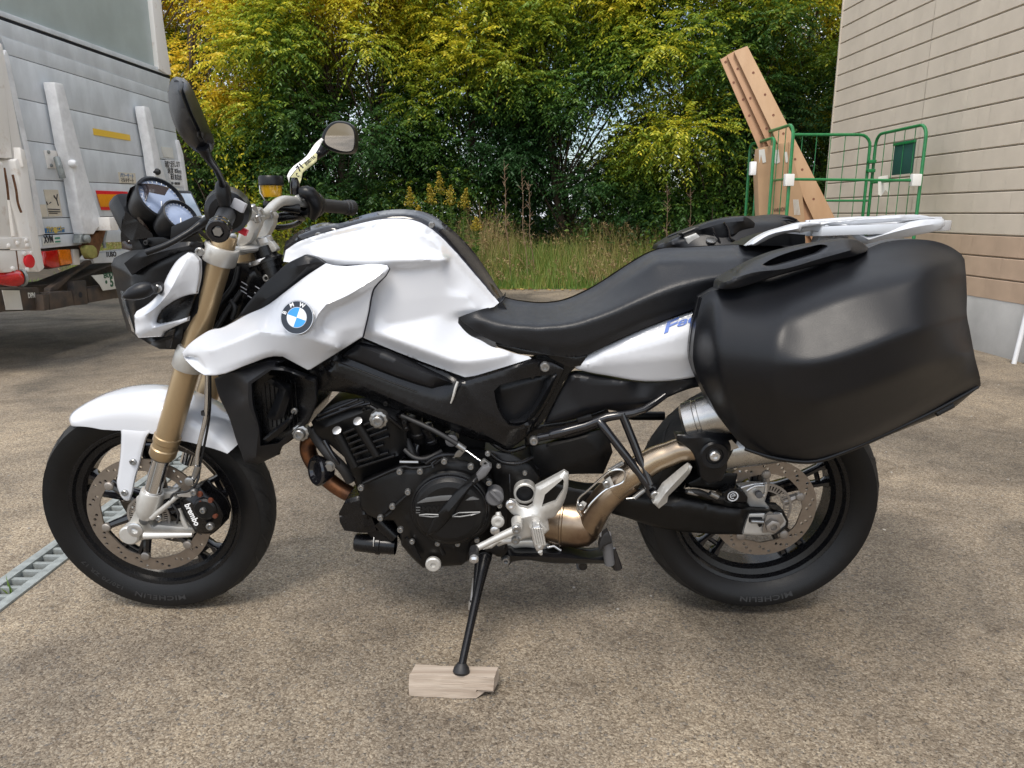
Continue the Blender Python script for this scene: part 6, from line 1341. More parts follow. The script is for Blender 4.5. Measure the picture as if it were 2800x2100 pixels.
sf('regulator_box', 'C395,1190 440,1105 520,1080 560,1100 585,1180 620,1250 640,1310 560,1320 430,1305 400,1250', -.135, 'semi gloss black', ('C440,1130,-.145 530,1110,-.145 560,1290,-.145', 'C400,1210,-.13 580,1200,-.15'), step=5, th=.10, blur=0, sharp=20)
lathe('oil_filter', PB(*T('C500,1380')[0], -.10), Vector((1, -.05, -.06)), [(0, 0), (0, .020), (.004, .023), (.055, .025), (.056, .027), (.066, .027), (.068, .024), (.105, .024)], M_['semi gloss black'], moto, 32); lathe('filter_band', PB(*T('C632,1365')[0], -.10), Vector((1, -.05, -.06)), [(0, .0275), (.0018, .0275)], M_['cast silver'], moto, 28)
tb('oil_pipe', 'C650,1240,-.12 700,1290,-.12 760,1340,-.12', .018, 'semi gloss black', smooth=2); sf('sump_bracket', 'C560,1300 640,1240 700,1290 760,1350 740,1400 690,1410 640,1390', -.12, 'engine black', (), step=6, th=.03, edge=(3, .004))
# ---------------------------------------------------------------- rider foot peg bracket, gear lever
sf('peg_bracket', 'G982,190 1170,88 1197,105 1192,200 1150,325 1108,385 1062,402 1072,470 1040,502 930,522 800,560 745,556 700,590 640,600 700,560 800,520 832,470 882,400 835,372 800,335 793,302 818,280 852,284 882,320 930,330 962,312 972,250', -.215, 'cast silver',
   ('G1010,215,-.226 1160,125,-.226 1175,200,-.226 1125,320,-.228 1030,345,-.23', 'G870,400,-.226 960,380,-.23 1020,400,-.23'), step=4, blur=1, th=.012, edge=(3, .004), holes=[T('G1043,242 1158,142 1166,155 1162,215 1112,290 1022,322')], sharp=40)
bo('G822,305', .012, -.228, 'machined silver', h=.008)
lathe('gear_lever_pivot', PB(*T('G862,425')[0], -.23), LAT, [(-.01, .014), (.02, .012), (.02, 0)], M_['cast silver'], moto, 20); bo('G858,465', .0105, -.252, h=.007); bo('G852,535', .010, -.232, h=.008)
gl_ = tb('gear_lever', 'G858,465,-.245 740,520,-.247 660,560,-.248 590,595,-.25', [.0095, .0085, .0075, .008], 'cast silver', smooth=2)
tb('toe_rubber', 'G585,595,-.255 583,640,-.285', [.011, .011], 'black rubber'); lathe('toe_cap', PB(*T('G583,668')[0], -.29), (0, -1, -.35), [(-.012, .0105), (.0, .0105), (.004, .006), (.004, 0)], M_['machined silver'], moto, 20)
tb('shift_rod', 'G740,355,-.2 742,400,-.205 720,450,-.205 715,490,-.205', [.006, .0085, .0075, .007], 'cast silver', smooth=2); lathe('shift_joint', PB(*T('G738,408')[0], -.205), LAT, [(0, .0155), (.010, .0155), (.012, .012), (.012, .006), (.008, 0)], M_['cast silver'], moto, 22); lathe('shift_joint', PB(*T('G720,465')[0], -.205), LAT, [(0, .011), (.010, .011), (.012, .008), (.012, 0)], M_['machined silver'], moto, 18)
tb('stand_rod', 'G740,560,-.2 780,545,-.21 830,540,-.22 880,520,-.21', .007, 'cast silver', smooth=3)
fp = sf('foot_peg', 'G952,478 965,452 1008,444 1026,466 1046,570 1022,608 990,612 966,560', -.250, 'machined silver', (), step=5, th=.03, edge=(3, .004), dirv=Vector((0.02, 1, .2)))
for k in range(5):
    x = 962 + k * 15; p = [PB(*T('G%d,%d' % (x, 462))[0], -.252), PB(*T('G%d,%d' % (x + 22, 568))[0], -.252)]; tube('peg_ridge', p, .0024, M_['cast silver'], fp, 6)
tb('peg_pin', 'G1012,612,-.262 1020,632,-.262', [.006, .003], 'cast silver'); sl('peg_hinge', 'G940,455 1000,420 1030,440 1060,470 1040,500 1000,470 950,480', -.235, .02, 'cast silver')
# ---------------------------------------------------------------- side stand, centre stand
st = emp('side_stand', PB(*T('G650,640')[0], -.16))
ftp = PG(*T('G498,1378')[0], BH + .012)
ptop = PB(*T('G655,650')[0], -.170)
tube('stand_leg', [ptop, ptop.lerp(ftp, .28), ptop.lerp(ftp, .6), ftp], [.017, .0115, .0095, .009], M_['semi gloss black'], st, smooth=3)
tube('stand_brace', [PB(*T('G612,660')[0], -.175), ptop.lerp(ftp, .5)], [.009, .006], M_['semi gloss black'], st)
lathe('stand_foot', ftp + Vector((0, .004, -.013)), (ptop - ftp).normalized() * .5 + Vector((0, 0, 1)), [(0, 0), (.0, .016), (.005, .019), (.014, .017), (.024, .010), (.026, 0)], M_['black rubber'], st, 24)
lathe('stand_pivot', PB(*T('G650,648')[0], -.165), LAT, [(-.02, .02), (.008, .018), (.010, .012), (.010, .010), (.004, .009), (.004, 0)], M_['engine black'], st, 24); lathe('stand_pivot_ring', PB(*T('G650,655')[0], -.176), LAT, [(0, .006), (0, .0085), (.003, .0085), (.003, .006)], M_['emblem white'], st, 18)
a_, b_ = PB(*T('G592,790')[0], -.185), PB(*T('G572,960')[0], -.198); bm = bmesh.new(); dv_ = b_ - a_; u, v, w_ = frame_of(dv_)
add_tube(bm, [a_ + dv_ * (i / 220) + (u * math.cos(i * .62) + v * math.sin(i * .62)) * .0065 for i in range(221)], .0017, 5); fin('stand_spring', bm, M_['machined silver'], st)
tb('spring_hook', 'G572,955,-.2 556,935,-.2 552,985,-.2 575,1000,-.2 585,960,-.2 583,930,-.2', .0028, 'machined silver', par=st); sl('spring_tab', 'G555,930 580,925 590,960 580,1000 560,1000 550,960', -.202, .006, 'engine black', par=st)
tb('stand_bracket', 'G660,590,-.16 720,570,-.16 760,600,-.15', [.014, .018, .02], 'engine black', par=st, smooth=2); lathe('stand_switch', PB(*T('G735,590')[0], -.175), LAT, [(-.01, .018), (.006, .016), (.008, .012), (.008, 0)], M_['engine black'], st, 20)
cs_ = emp('centre_stand', PB(*T('G1100,650')[0], -.1))
sf('stand_arm', 'G760,610 780,590 820,588 850,610 1000,612 1200,622 1340,645 1440,632 1500,660 1525,700 1510,730 1480,718 1420,690 1100,688 860,672 830,680 800,710 765,690 758,650', -.13, 'matt black plastic', ('G800,640,-.15 1100,650,-.15 1440,670,-.145',), par=cs_, step=5, th=.05, edge=(4, .006), blur=1)
bo('G790,662', .011, -.158, 'bolt steel', par=cs_, h=.012); bo('G790,682', .008, -.158, 'bolt steel', par=cs_, h=.008)
tb('stand_leg', 'G1262,560,.05 1275,640,.0 1290,710,-.05', [.012, .012, .012], 'gloss black', par=cs_); tb('stand_leg', 'G1265,640,.12 1280,716,.12', .014, 'oil cap grey', par=cs_)
tb('stand_handle', 'G1435,500,-.16 1448,580,-.15 1462,690,-.145', [.014, .014, .013], 'oil cap grey', par=cs_, smooth=2); sf('handle_rubber', 'G1395,560 1420,500 1450,478 1470,520 1478,555 1420,580 1405,612 1392,590', -.175, 'black rubber', (), par=cs_, step=5, th=.02, edge=(3, .004))
tb('stand_foot', 'G1490,590,-.13 1500,660,-.13 1515,720,-.13', [.004, .01, .012], 'gloss black', par=cs_); tb('stand_spring', 'G1060,585,-.12 1100,575,-.12 1145,605,-.12', .004, 'machined silver', par=cs_); sf('stand_link', 'G790,560 900,540 1070,545 1080,575 1040,600 900,585 800,600', -.11, 'cast silver', (), par=cs_, step=6, th=.02, edge=(3, .004))
# ---------------------------------------------------------------- exhaust
ex = emp('exhaust', PB(*T('G1300,420')[0], -.1))
cA, cB = PB(*T('G1060,400')[0], -.07), PB(*T('G1400,440')[0], -.10); axc = (cB - cA).normalized(); LL = (cB - cA).length
lathe('collector_box', cA - axc * .03, axc, [(0, .02), (.0, .05), (.015, .060), (.04, .063), (LL * .50, .064), (LL * .50 + .002, .067), (LL * .55, .067), (LL * .55 + .002, .064), (LL * .85, .063), (LL * 1.05, .055), (LL * 1.2, .035), (LL * 1.25, 0)], M_['exhaust steel'], ex, 48)
tube('exhaust_pipe', [PB(*p) for p in T('G1330,430,-.11 1345,400,-.12 1385,330,-.13 1440,260,-.14 1520,190,-.145 1600,140,-.15')], [.036, .035, .034, .034, .033, .033], M_['exhaust steel'], ex, seg=32, smooth=6)
tube('exhaust_pipe', [PB(*p) for p in T('D60,790,-.15 200,690,-.155 330,610,-.16 420,575,-.165 500,545,-.17 590,535,-.175')], [.0335, .0345, .0315, .0300, .0290, .0290], M_['exhaust bright'], ex, seg=32, smooth=6)
tb('heat_clip', 'G1280,380,-.185 1255,340,-.185 1260,270,-.185 1320,215,-.19 1420,125,-.195 1480,85,-.197 1540,82,-.197 1562,110,-.197 1545,165,-.197 1440,210,-.194 1350,290,-.19 1300,360,-.187', .0028, 'chrome', par=ex, smooth=4, seg=8)
sl('clip_plate', 'G1412,165 1465,125 1490,180 1435,215', -.19, .004, 'cast silver', par=ex, bev=.001); bo('G1442,175', .009, -.194, par=ex); sl('clip_plate', 'G1258,310 1290,285 1315,300 1290,345 1265,345', -.186, .004, 'cast silver', par=ex, bev=.001); bo('G1275,322', .008, -.19, par=ex)
for s in ('G1450,110,-.18 1460,90,-.18 1550,35,-.18', 'G1570,270,-.185 1620,265,-.185 1690,210,-.185'):
    p = [PB(*q) for q in T(s)]; a_, b_ = p[-2], p[-1]; bm = bmesh.new(); dv_ = b_ - a_; u, v, w_ = frame_of(dv_); add_tube(bm, [p[0], p[1]], .002, 6)
    add_tube(bm, [a_ + dv_ * (i / 120) + (u * math.cos(i * .7) + v * math.sin(i * .7)) * .005 for i in range(121)], .0014, 5); fin('exhaust_spring', bm, M_['bolt steel'], ex)
mA, mB = PB(*T('D520,375')[0], -.15), PB(*T('D1000,250')[0], -.19)
lathe('muffler', mA, (mB - mA), [(0, .03), (0, .040), (.006, .048), (.030, .049), (.032, .047), (.040, .047), (.042, .050), (.30, .056), (.34, .05), (.36, .03), (.33, .02)], M_['muffler steel'], ex, 48)
mC = PB(*T('D640,575')[0], -.16); lathe('muffler_lower', mC, PB(*T('D1080,500')[0], -.19) - mC, [(0, .03), (0, .042), (.15, .048), (.32, .05), (.36, .03)], M_['muffler steel'], ex, 40)
sf('muffler_shield', 'D465,440 545,440 640,415 740,420 815,418 870,470 905,555 850,620 805,660 765,745 680,765 625,720 600,620 560,545 530,520 480,490', -.205, 'matt black plastic', ('D560,470,-.222 700,470,-.228 800,500,-.225', 'D650,570,-.232 720,585,-.235 780,560,-.23'), par=ex, step=5, blur=2, th=.02, edge=(4, .008), sharp=40)
lathe('shield_dish', PB(*T('D720,582')[0], -.236), LAT, [(0, .034), (.004, .030), (.003, .020), (0, .018), (0, 0)], M_['matt black plastic'], ex, 32); bo('D720,582', .012, -.238, 'machined silver', par=ex, h=.008)
sf('shield_slot', 'D760,505 830,480 880,530 800,560', -.218, 'muffler steel', (), par=ex, step=5, th=.004)
# ---------------------------------------------------------------- swing arm and rear brake
sw_ = emp('swing_arm', PB(*T('D700,950')[0], -.12))
sf('swing_arm_beam', 'C1500,1000 1700,980 2000,1040 D100,800 250,790 420,830 600,850 820,905 960,915 1160,935 1170,955 945,958 925,1000 900,1095 700,1090 560,1080 400,1060 250,1020 150,985 60,960 -60,900 C1700,1150 1560,1120', -.115, 'engine black', ('D100,870,-.135 400,905,-.14 700,960,-.142 900,1000,-.140', 'D500,860,-.135 800,920,-.138 1100,945,-.135'), par=sw_, step=6, blur=2, th=.05, edge=(6, .012), sharp=50)
sf('axle_plate', 'D945,958 1160,950 1195,1010 1185,1040 1110,1092 1000,1098 903,1092 925,1010', -.125, 'cast silver', (), par=sw_, step=6, th=.03, edge=(3, .004))
sl('axle_slot', 'D945,985 1030,985 1035,1000 1030,1040 1010,1050 1000,1025 945,1020', -.130, .008, 'engine black', par=sw_); tb('chain_adjuster', 'D955,1008,-.134 1035,1012,-.134', .005, 'bolt steel', par=sw_)
sl('axle_washer', 'D1060,968 1150,960 1175,1010 1110,1080 1030,1085 1040,1020', -.134, .006, 'disc carrier', par=sw_, bev=.002)
lathe('axle_nut', PB(*T('D1092,1032')[0], -.136), LAT, [(0, .0185), (.012, .0185), (.014, .015), (.014, .009), (.006, .009), (.006, 0)], M_['disc carrier'], sw_, 6); sf('swing_arm_end', 'D1100,930 1165,935 1200,1005 1195,1045 1120,1098 1105,1092 1180,1035 1186,1010 1155,955', -.128, 'engine black', (), par=sw_, step=5, th=.03, edge=(2, .003))
tube('rear_axle', [RCc + rN * -.13, RCc + rN * .13], .013, M_['bolt steel'], moto)
rb = emp('rear_brake_caliper', PB(*T('D860,840')[0], -.12))
sf('caliper_body', 'D770,820 820,790 900,800 935,850 930,890 860,890 800,875 760,850', -.125, 'semi gloss black', (), par=rb, step=5, th=.06, edge=(3, .006))
lathe('caliper_logo', PB(*T('D838,845')[0], -.127), LAT, [(0, .0135), (.0015, .0135), (.0015, .0105), (.0008, .0105), (.0008, 0)], M_['emblem white'], rb, 28); lathe('logo_ground', PB(*T('D838,845')[0], -.1283), LAT, [(0, .0105), (.0006, .0105), (.0006, 0)], M_['emblem black'], rb, 24)
bm = bmesh.new(); cq = PB(*T('D838,845')[0], -.1292)
for a0, a1_ in ((0.3, 5.2),):
    add_tube(bm, [cq + Vector((math.cos(a) * .0062, 0, math.sin(a) * .0062)) for a in np.linspace(a0, a1_, 16)], .0011, 5); add_tube(bm, [cq + Vector((-.004, 0, 0)), cq + Vector((.006, 0, .001))], .0011, 5)
fin('logo_stroke', bm, M_['emblem white'], rb, sharp=None)
sf('caliper_bracket', 'D870,775 950,762 1060,765 1065,800 1045,880 1075,920 950,915 910,850 890,820', -.105, 'cast silver', ('D950,800,-.115 1000,880,-.115',), par=rb, step=5, th=.012, edge=(3, .003), sharp=30)
for s in ('D930,810,-.125 980,780,-.125 1050,778,-.12', 'D890,790,-.12 960,770,-.12 1055,762,-.115', 'D1055,765,-.125 1045,840,-.125 1030,838,-.125'): tb('brake_pipe', s, .004, 'machined silver', par=rb, smooth=3)
lathe('slide_pin', PB(*T('D1003,828')[0], -.12), LAT, [(0, .009), (.01, .009), (.012, 0)], M_['oil cap grey'], rb, 16)
tb('brake_line', 'D530,815,-.15 620,820,-.15 700,850,-.14 780,860,-.13', [.006, .008, .007, .006], 'black rubber', smooth=3); tb('line_fitting', 'D690,825,-.152 740,850,-.15', .007, 'bolt steel'); tb('line_fitting', 'D540,815,-.155 610,830,-.15', .006, 'bolt steel')
sf('hugger', 'D540,760 600,735 650,700 680,760 800,690 870,700 850,790 760,800 640,790 560,790', -.09, 'engine black', (), step=6, th=.10, edge=(3, .004))
0 and sf('rear_mudguard', 'D200,330 400,330 480,240 560,180 640,150 760,300 760,400 500,480 300,560 200,520', -.05, 'matt black plastic', (), step=8, th=.10, edge=(6, .02))
# ---------------------------------------------------------------- passenger peg and hanger
pp = emp('passenger_peg_bracket', PB(*T('D200,600')[0], -.18))
tb('hanger_strut', 'C2075,590,-.15 D5,400,-.165 150,590,-.175 300,790,-.19', .0100, 'gloss black', par=pp, seg=16); tb('hanger_strut', 'D120,310,-.15 200,510,-.165 300,770,-.19', .0100, 'gloss black', par=pp, seg=16)
sf('hanger_knuckle', 'D285,760 330,780 370,810 355,870 320,880 290,850 270,810', -.19, 'gloss black', (), par=pp, step=5, th=.02, edge=(3, .004)); bo('D335,838', .011, -.205, par=pp)
pts = T('D320,885 345,850 378,800 388,780'); 
tz = 'D' + ' '.join('%d,%d' % (395 + (500 - 395) * t / 12 + (4 if t % 2 else -5), 778 - (778 - 690) * t / 12 + (-4 if t % 2 else 3)) for t in range(13))
sf('passenger_peg', 'D320,890 378,800 ' + tz + ' D530,665 558,645 575,655 562,690 540,720 420,845 412,885 360,926', -.215, 'cast silver', ('D350,900,-.225 400,830,-.232 545,675,-.232',), par=pp, step=4, th=.02, blur=1, sharp=40)
sf('rear_side_cover', 'C1890,290 1925,280 2000,285 P1300,812 1400,826 1480,818 1518,806 1520,835 D600,140 470,182 300,262 170,300 C2120,520 2000,560 1900,590 1722,618 1760,540', -.118, 'grained black plastic', ('C1900,310,-.13 2100,330,-.135 P1500,820,-.13', 'C1760,600,-.125 2000,520,-.135 D300,220,-.13'), step=6, blur=2, th=.02, edge=(4, .005), sharp=40)
sf('subframe_bracket', 'C1600,640 1720,615 1900,590 2133,510 D60,345 -20,345 C2133,620 1900,700 1700,720 1660,760 1600,760', -.10, 'semi gloss black', (), step=8, th=.03, edge=(3, .004))
tb('subframe_tube', 'C1640,712,-.145 1760,690,-.15 1780,680,-.15 1990,625,-.15 2133,570,-.15 D120,320,-.15 260,285,-.14 400,190,-.12', [.009, .009, .012, .011, .011, .010, .009, .008], 'gloss black', smooth=2, seg=14)
sl('cable_clamp', 'C1938,580 2030,552 2040,585 1945,612', -.158, .01, 'matt black plastic'); tb('subframe_tube', 'D120,315,.1 200,325,.1 395,325,.1', .012, 'engine black')
sf('battery_box', 'C1660,760 1740,740 2133,640 D60,560 0,700 C1900,940 1700,960 1640,900', -.09, 'engine black', ('C1760,760,-.10 2000,700,-.10 2100,800,-.1 1780,920,-.1',), step=8, th=.16, blur=0, sharp=20)
# ---------------------------------------------------------------- seat and tail
sf('seat', 'P1080,642,-.02 1095,645,-.0 1120,650,-.0 1170,655,-.0 1210,651,-.0 1260,632,-.0 1310,603,-.0 1360,570,-.0 1405,545,-.0 1425,538,-.0 1480,535,-.0 1560,530,-.0 1640,530,-.0 1700,533,-.0 1760,560,-.0 1740,600,-.10 1640,622,-.12 1560,648,-.13 1515,662,-.135 1400,705,-.14 1330,735,-.143 1270,765,-.145 1240,771,-.145 1200,768,-.145 1140,755,-.145 1072,740,-.148 1040,725,-.148 1005,700,-.150 992,690,-.150 994,684,-.150 1010,678,-.145 1040,668,-.13 1068,662,-.10', None, 'seat vinyl',
   ('P1030,690,-.155 1090,700,-.160 1160,705,-.165 1230,700,-.165 1300,680,-.165 1400,640,-.165 1500,608,-.16 1640,590,-.15', 'P1110,668,-.06 1200,672,-.07 1290,640,-.07 1360,600,-.08 1420,562,-.09 1500,560,-.10 1640,556,-.10', 'P1060,720,-.160 1150,740,-.160 1250,745,-.160 1400,690,-.158 1515,655,-.15'), step=5, blur=4, mirror=True, th=0, edge=None, sharp=60)
sf('seat_nose', 'P1068,662 1086,650 1092,640 1085,655 1095,668 1080,680', -.075, 'seat vinyl', (), step=4, th=.10)
sl('seat_base', 'P1070,742 1140,757 1245,772 1270,768 1255,790 1230,795 1180,770 1120,765 1075,750', -.138, .02, 'semi gloss black')
sf('under_seat_frame', 'C1640,190 1700,160 1985,150 1930,200 1925,250 1890,285 1760,540 1700,620 1640,680 1760,430 1850,260 1765,215', -.11, 'semi gloss black', (), step=7, th=.02)
sf('tail_panel', 'P1241,792 1250,783 1272,766 1330,738 1400,707 1480,678 1530,662 1600,640 1600,760 1540,800 1510,812 1470,820 1420,824 1380,823 1320,813 1270,804 1246,798', -.132, 'white paint', ('P1260,788,-.145 1400,775,-.155 1500,765,-.155 1590,740,-.15', 'P1300,770,-.15 1420,740,-.155 1520,712,-.155'), step=5, blur=2, th=.01, edge=(4, .006), sharp=50)
sl('tail_seam', 'P1260,771 1330,739 1400,708 1515,666 1515,660 1400,700 1300,745', -.128, .012, 'semi gloss black')
TF = FIELDS['tail_panel']
for s_, p, q, h in (('F', 'F184,1516', 'F234,1494', 25), ('80', 'F248,1484', 'F338,1456', 13), ('0R', 'F348,1454', 'F440,1425', 13)):
    p = T(p)[0]; q = T(q)[0]; cu = bpy.data.curves.new('t', 'FONT'); cu.body = s_; cu.size = 1; ob_ = bpy.data.objects.new('t', cu); COL.objects.link(ob_); bpy.context.view_layer.update(); Wt = ob_.dimensions.x; bpy.data.objects.remove(ob_)
    def fn(x, y, z, p=p, q=q, h=h, Wt=Wt):
        u = x / Wt; px = p[0] + (q[0] - p[0]) * u + y * h / .7 * .28; py = p[1] + (q[1] - p[1]) * u - y * h / .7; return PB(px, py, float(TF(px, py)) - .0012 - z * .0008)
    textmesh(s_, 1, fn, extr=1, m=M_['decal blue'], parent=moto, bold=.02, res=4)
tb('panel_gap', 'H420,928,-.180 478,944,-.186 600,941,-.190 795,943,-.192 808,962,-.194 785,1003,-.196 737,1052,-.198 711,1087,-.199 697,1140,-.199 684,1220,-.197 666,1300,-.195 648,1376,-.194', .0022, 'rubber seal', seg=6)
tb('panel_gap', 'H480,722,-.058 640,684,-.056 740,664,-.054 850,657,-.053 950,667,-.053 1020,691,-.055 1090,737,-.057 1180,827,-.060 1300,961,-.066 1390,1067,-.070 1440,1130,-.076', .0016, 'rubber seal', seg=6, smooth=3)
# small hoses, clips and castings between the engine and the spar
for p, ax_, r_, m_ in (('C815,600', (-.3, -.3, .9), .016, 'semi gloss black'), ('C900,640', (-.2, -.3, .9), .019, 'engine black'), ('C985,690', (-.3, -.3, .9), .015, 'semi gloss black'), ('C1130,700', (0, -1, 0), .013, 'oil cap grey')):
    lathe('throttle_part', PB(*T(p)[0], -.12), ax_, [(-.04, r_ * .8), (-.02, r_), (-.018, r_ * 1.12), (-.010, r_ * 1.12), (-.008, r_), (.02, r_), (.022, r_ * 1.12), (.030, r_ * 1.12), (.032, r_ * .8), (.032, 0)], M_[m_], en, 24)
for s_, r_ in (('C1350,700,-.13 1420,760,-.14 1500,790,-.13 1600,760,-.12', .006), ('C1370,800,-.15 1450,860,-.15 1560,870,-.15 1650,830,-.13', .005), ('C1500,940,-.16 1502,1000,-.17 1500,1090,-.17', .0025), ('C840,800,-.14 900,850,-.15 1000,870,-.15', .004), ('C600,500,-.16 700,560,-.165 800,640,-.15', .005)): tb('hose', s_, r_, 'semi gloss black', par=en, smooth=3, seg=10)
bo('C1365,805 1430,885 1600,930 1560,1150', .006, -.165, par=en); bo('C560,520 700,480 820,600', .006, -.165, 'engine black', par=en)
for k in range(9): box('radiator_fin', PB(*T('B%d,%d' % (1040 + k * 28, 1500 + k * 4))[0], -.150), (.0015, .02, .14), M_['engine black'], rs, 0)
# ---------------------------------------------------------------- luggage rack
rk = emp('luggage_rack', PB(1850, 480, 0))
sf('grab_rail', 'M568,288 600,262 640,235 700,205 780,180 890,150 1010,145 1020,165 900,182 890,205 800,215 720,240 660,270 620,288', -.10, 'rack silver', ('M610,280,-.112 700,225,-.115 880,185,-.115',), par=rk, step=4, blur=1, th=.02, edge=(3, .006))
sf('grab_rail', 'M600,262 640,235 700,205 780,180 890,150 1010,145 1000,165 900,170 700,225 640,260', .10, 'rack silver', (), par=rk, step=5, th=.02, edge=(3, .004))
def PZ(px, py, z): return hit(px, py, (0, 0, 1), z)
PZ.d = Vector((0, 0, -1))
# the plate lies nearly level: outline unprojected on a slightly rising plane
def PR(px, py, o): return hit(px, py, (-.13, 0, 1), RZ + o)
_p = PB(*T('M1300,200')[0], 0); RZ = _p.z - .13 * _p.x; PR.d = Vector((0, 0, -1))
slab('rack_plate', lambda x, y, o: PR(x, y, o), [], 0, 0, None) if False else None
xa, xb = PB(*T('M900,170')[0], 0).x, PB(*T('M1745,140')[0], 0).x; z0_ = PB(*T('M900,170')[0], 0).z; z1_ = PB(*T('M1740,135')[0], 0).z
def RP(u, v, dz=0): x = xa + (xb - xa) * u; return Vector((x, v - LEAN * (z0_ + (z1_ - z0_) * u), z0_ + (z1_ - z0_) * u + dz))
def plate_bm(outline, holes, th):
    pts = list(outline); ed = [(i, (i + 1) % len(outline)) for i in range(len(outline))]
    for h in holes: b = len(pts); pts += h; ed += [(b + i, b + (i + 1) % len(h)) for i in range(len(h))]
    V, F = cdt([(p[0], p[1]) for p in pts], ed, 1e-6); bm = bmesh.new(); vs = [bm.verts.new(RP(v[0], v[1])) for v in V]
    for f in F:
        cx, cy = sum(V[i][0] for i in f) / len(f), sum(V[i][1] for i in f) / len(f)
        if inside(outline, cx, cy) and not any(inside(h, cx, cy) for h in holes): bm.faces.new([vs[i] for i in f])
    r = bmesh.ops.extrude_face_region(bm, geom=list(bm.faces)); bmesh.ops.translate(bm, verts=[g_ for g_ in r['geom'] if isinstance(g_, bmesh.types.BMVert)], vec=(0, 0, -th)); bmesh.ops.delete(bm, geom=[v for v in bm.verts if not v.link_faces], context='VERTS')
    bmesh.ops.recalc_face_normals(bm, faces=bm.faces); bmesh.ops.dissolve_limit(bm, angle_limit=.02, verts=bm.verts, edges=bm.edges); bev_all(bm, .004, 2, 40); bmesh.ops.triangulate(bm, faces=[f for f in bm.faces if len(f.verts) > 4]); return bm
ol_ = chaikin([(0.0, -.10), (.15, -.105), (.35, -.12), (.7, -.105), (.92, -.085), (1, -.05), (1, .05), (.92, .085), (.7, .105), (.35, .12), (.15, .105), (0, .10), (-.02, .04), (-.02, -.04)], True, 1)
hl_ = [[(.10, -.075), (.30, -.085), (.30, -.025), (.10, -.025)], [(.10, .025), (.30, .025), (.30, .085), (.10, .075)], [(.40, -.085), (.66, -.07), (.66, -.02), (.40, -.02)], [(.40, .02), (.66, .02), (.66, .07), (.40, .085)], [(.74, -.055), (.90, -.045), (.90, .045), (.74, .055)]]
fin('rack_plate', plate_bm(ol_, hl_, .022), M_['rack silver'], rk, sharp=30)
for v in (-.07, -.045, .045, .07): tube('rack_rail', [RP(.12, v, .006), RP(.5, v * .9, .010), RP(.93, v * .6, .004)], .005, M_['rack silver'], rk, 10, 3)
sf('rack_support', 'M985,270 1010,200 1040,165 1100,160 1150,165 1190,200 1180,250 1140,270', -.05, 'rack silver', ('M1000,265,-.06 1040,190,-.065 1080,175,-.06',), par=rk, step=4, th=.03, edge=(3, .005), holes=[T('M1050,240 1075,190 1085,240'), T('M1100,240 1130,185 1145,230')])
sf('rack_edge', 'M1175,170 1230,200 1290,232 1345,222 1420,190 1500,158 1620,132 1745,126 1757,145 1755,168 1720,192 1600,222 1400,262 1300,284 1240,264 1190,225', -.095, 'rack silver', ('M1195,195,-.10 1300,252,-.108 1420,215,-.110 1550,182,-.108 1750,150,-.098',), par=rk, step=4, th=.03, blur=.8, edge=(2.5, .004))
sf('rack_shoulder', 'M885,180 930,162 1010,146 1120,140 1500,103 1640,108 1700,125 1500,140 1380,150 1200,160 1040,165 1000,205 950,200 888,214', -.085, 'rack silver', ('M900,190,-.092 1040,155,-.092 1500,122,-.092',), par=rk, step=4, th=.02, blur=.8, edge=(2.5, .003))
lathe('rack_bolt', RP(.9, -.06, .0), (0, -.2, 1), [(0, .008), (.004, .008), (.005, .004), (.005, 0)], M_['bolt steel'], rk, 14)
sf('tail_light_housing', 'M560,285 760,215 920,222 920,290', -.06, 'matt black plastic', (), par=moto, step=6, th=.12)
# ---------------------------------------------------------------- side cases
def case(sign):
    root = emp('side_case', PB(1800, 760, -.35) if sign < 0 else PB(1650, 520, .35))
    return root
ca = case(-1)
sf('case_shell', 'M400,549,-.265 620,500,-.265 900,410,-.265 1200,330,-.262 1300,300,-.258 1380,270,-.250 1500,252,-.245 1600,250,-.245 1700,262,-.25 1790,295,-.255 1850,335,-.27 1872,370,-.29 1882,480,-.31 1886,600,-.33 1886,700,-.35 1905,800,-.34 1935,960,-.32 1968,1110,-.30 1968,1125,-.29 1940,1148,-.28 1700,1285,-.28 1400,1428,-.28 1150,1535,-.28 1050,1572,-.28 980,1588,-.28 900,1590,-.28 800,1580,-.28 700,1560,-.28 600,1518,-.27 520,1455,-.265 455,1375,-.26 400,1300,-.255 340,1190,-.25 300,1115,-.25 270,1050,-.25 252,980,-.25 250,920,-.25 262,800,-.25 282,690,-.25 305,600,-.25 340,565,-.255', None, 'grained black plastic',
   ('M400,610,-.305 375,800,-.360 395,1000,-.385 440,1180,-.372 560,1400,-.325',
    'M845,640,-.385 795,730,-.420 760,860,-.448 742,1000,-.462 745,1180,-.448 800,1400,-.395',
    'M845,640,-.385 1100,548,-.395 1400,465,-.392 1700,395,-.375 1840,372,-.335',
    'M885,700,-.418 1130,612,-.426 1400,538,-.424 1700,468,-.406 1845,448,-.360',
    'M742,1000,-.462 1000,985,-.486 1250,915,-.492 1500,815,-.486 1700,757,-.464 1870,708,-.385',
    'M745,1180,-.448 1000,1225,-.464 1300,1130,-.466 1600,1010,-.455 1895,925,-.380',
    'M700,1500,-.335 950,1540,-.340 1200,1460,-.350 1600,1270,-.350 1915,1112,-.325'), par=ca, step=5, blur=6, th=.0, sharp=60)
sf('case_back', 'M400,549 620,500 1300,300 1500,252 1600,250 1790,295 1872,370 1886,700 1968,1115 1940,1148 1400,1428 1150,1535 980,1588 800,1580 600,1518 455,1375 300,1115 252,980 262,800 305,600', -.262, 'matt black plastic', (), par=ca, step=10, th=.05, edge=(14, .03))
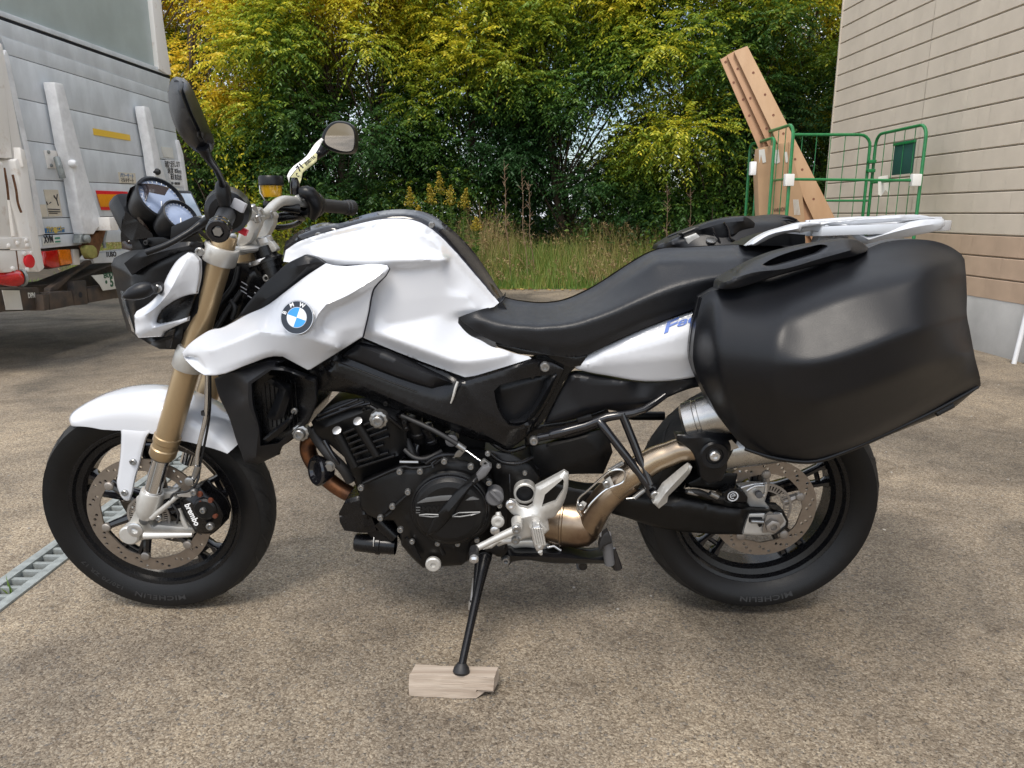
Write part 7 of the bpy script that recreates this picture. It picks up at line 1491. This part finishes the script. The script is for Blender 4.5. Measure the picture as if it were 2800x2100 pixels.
tb('case_lip', 'M560,1500,-.30 700,1545,-.31 850,1572,-.31 980,1572,-.31 1150,1518,-.31 1400,1410,-.31 1700,1268,-.31 1950,1130,-.30', .004, 'matt black plastic', par=ca, smooth=3, seg=8)
sf('case_handle', 'M393,547,-.30 400,500,-.27 425,478,-.265 520,425,-.262 600,383,-.262 700,340,-.262 820,305,-.262 950,278,-.262 1080,257,-.262 1180,247,-.262 1225,252,-.262 1270,275,-.265 1298,300,-.27 1292,320,-.30 1240,342,-.31 1100,378,-.318 900,428,-.322 700,485,-.325 600,517,-.325 520,540,-.325 460,548,-.32', None, 'grained black plastic',
   ('M430,510,-.325 600,450,-.338 800,425,-.34 1000,368,-.338 1200,312,-.33', 'M520,440,-.305 700,362,-.29 950,290,-.285 1180,262,-.285'), par=ca, step=4, blur=2, th=.03, edge=(3, .006), sharp=50, holes=[T('M665,400 705,375 760,350 830,325 900,305 960,290 1020,280 1050,285 1057,300 1030,325 960,352 900,370 820,393 750,410 705,412')])
sf('handle_recess', 'M655,400 760,345 900,300 1020,275 1060,285 1065,305 1030,335 900,378 750,418 700,420', -.255, 'gloss black', (), par=ca, step=6, th=.01)
tb('handle_lip', 'M705,358,-.27 830,318,-.27 960,288,-.27', .0035, 'gloss black', par=ca); tb('case_foot', 'M1700,1288,-.29 1800,1235,-.29', .008, 'black rubber', par=ca)
cb2 = case(1)
sf('case_shell', 'M30,310,.36 38,285,.36 160,215,.40 300,165,.43 420,128,.44 560,110,.44 620,112,.44 800,104,.44 850,118,.43 900,155,.40 915,200,.34 925,300,.28 700,330,.26 300,330,.26', None, 'grained black plastic', ('M100,270,.30 300,200,.30 600,150,.31 800,150,.32',), par=cb2, step=5, blur=2, th=.06, edge=(3, .01), sharp=50)
sf('case_handle', 'M165,215 400,130 560,110 590,125 620,150 618,180 540,210 500,260 460,290 340,305 300,240 270,210 200,235', .30, 'matt black plastic', ('M300,190,.285 450,150,.28 560,140,.28', 'M400,250,.28 500,215,.275'), par=cb2, step=4, blur=1, th=.03, edge=(3, .006), sharp=30)
sf('latch_strap', 'M200,238 270,212 298,240 335,305 240,305 215,270', .29, 'cast silver', (), par=cb2, step=5, th=.01, edge=(2, .003)); lathe('case_lock', PB(*T('M358,260')[0], .275), (0, -.5, .85), [(0, .014), (.004, .014), (.005, .008), (.005, 0)], M_['bolt steel'], cb2, 24)
tb('case_rib', 'M100,235,.35 300,160,.38 420,135,.38', .003, 'gloss black', par=cb2, seg=6); tb('case_rib', 'M620,130,.40 820,118,.40 870,135,.4', .003, 'gloss black', par=cb2, seg=6); tb('case_rib', 'M640,150,.36 820,135,.36 885,155,.36', .003, 'gloss black', par=cb2, seg=6)
for s in ('M365,180,.27 380,220,.27 405,250,.27 415,300,.27', 'M435,150,.27 460,190,.27 470,240,.27 500,260,.27'): tb('strap_edge', s, .003, 'gloss black', par=cb2, seg=6, smooth=3)
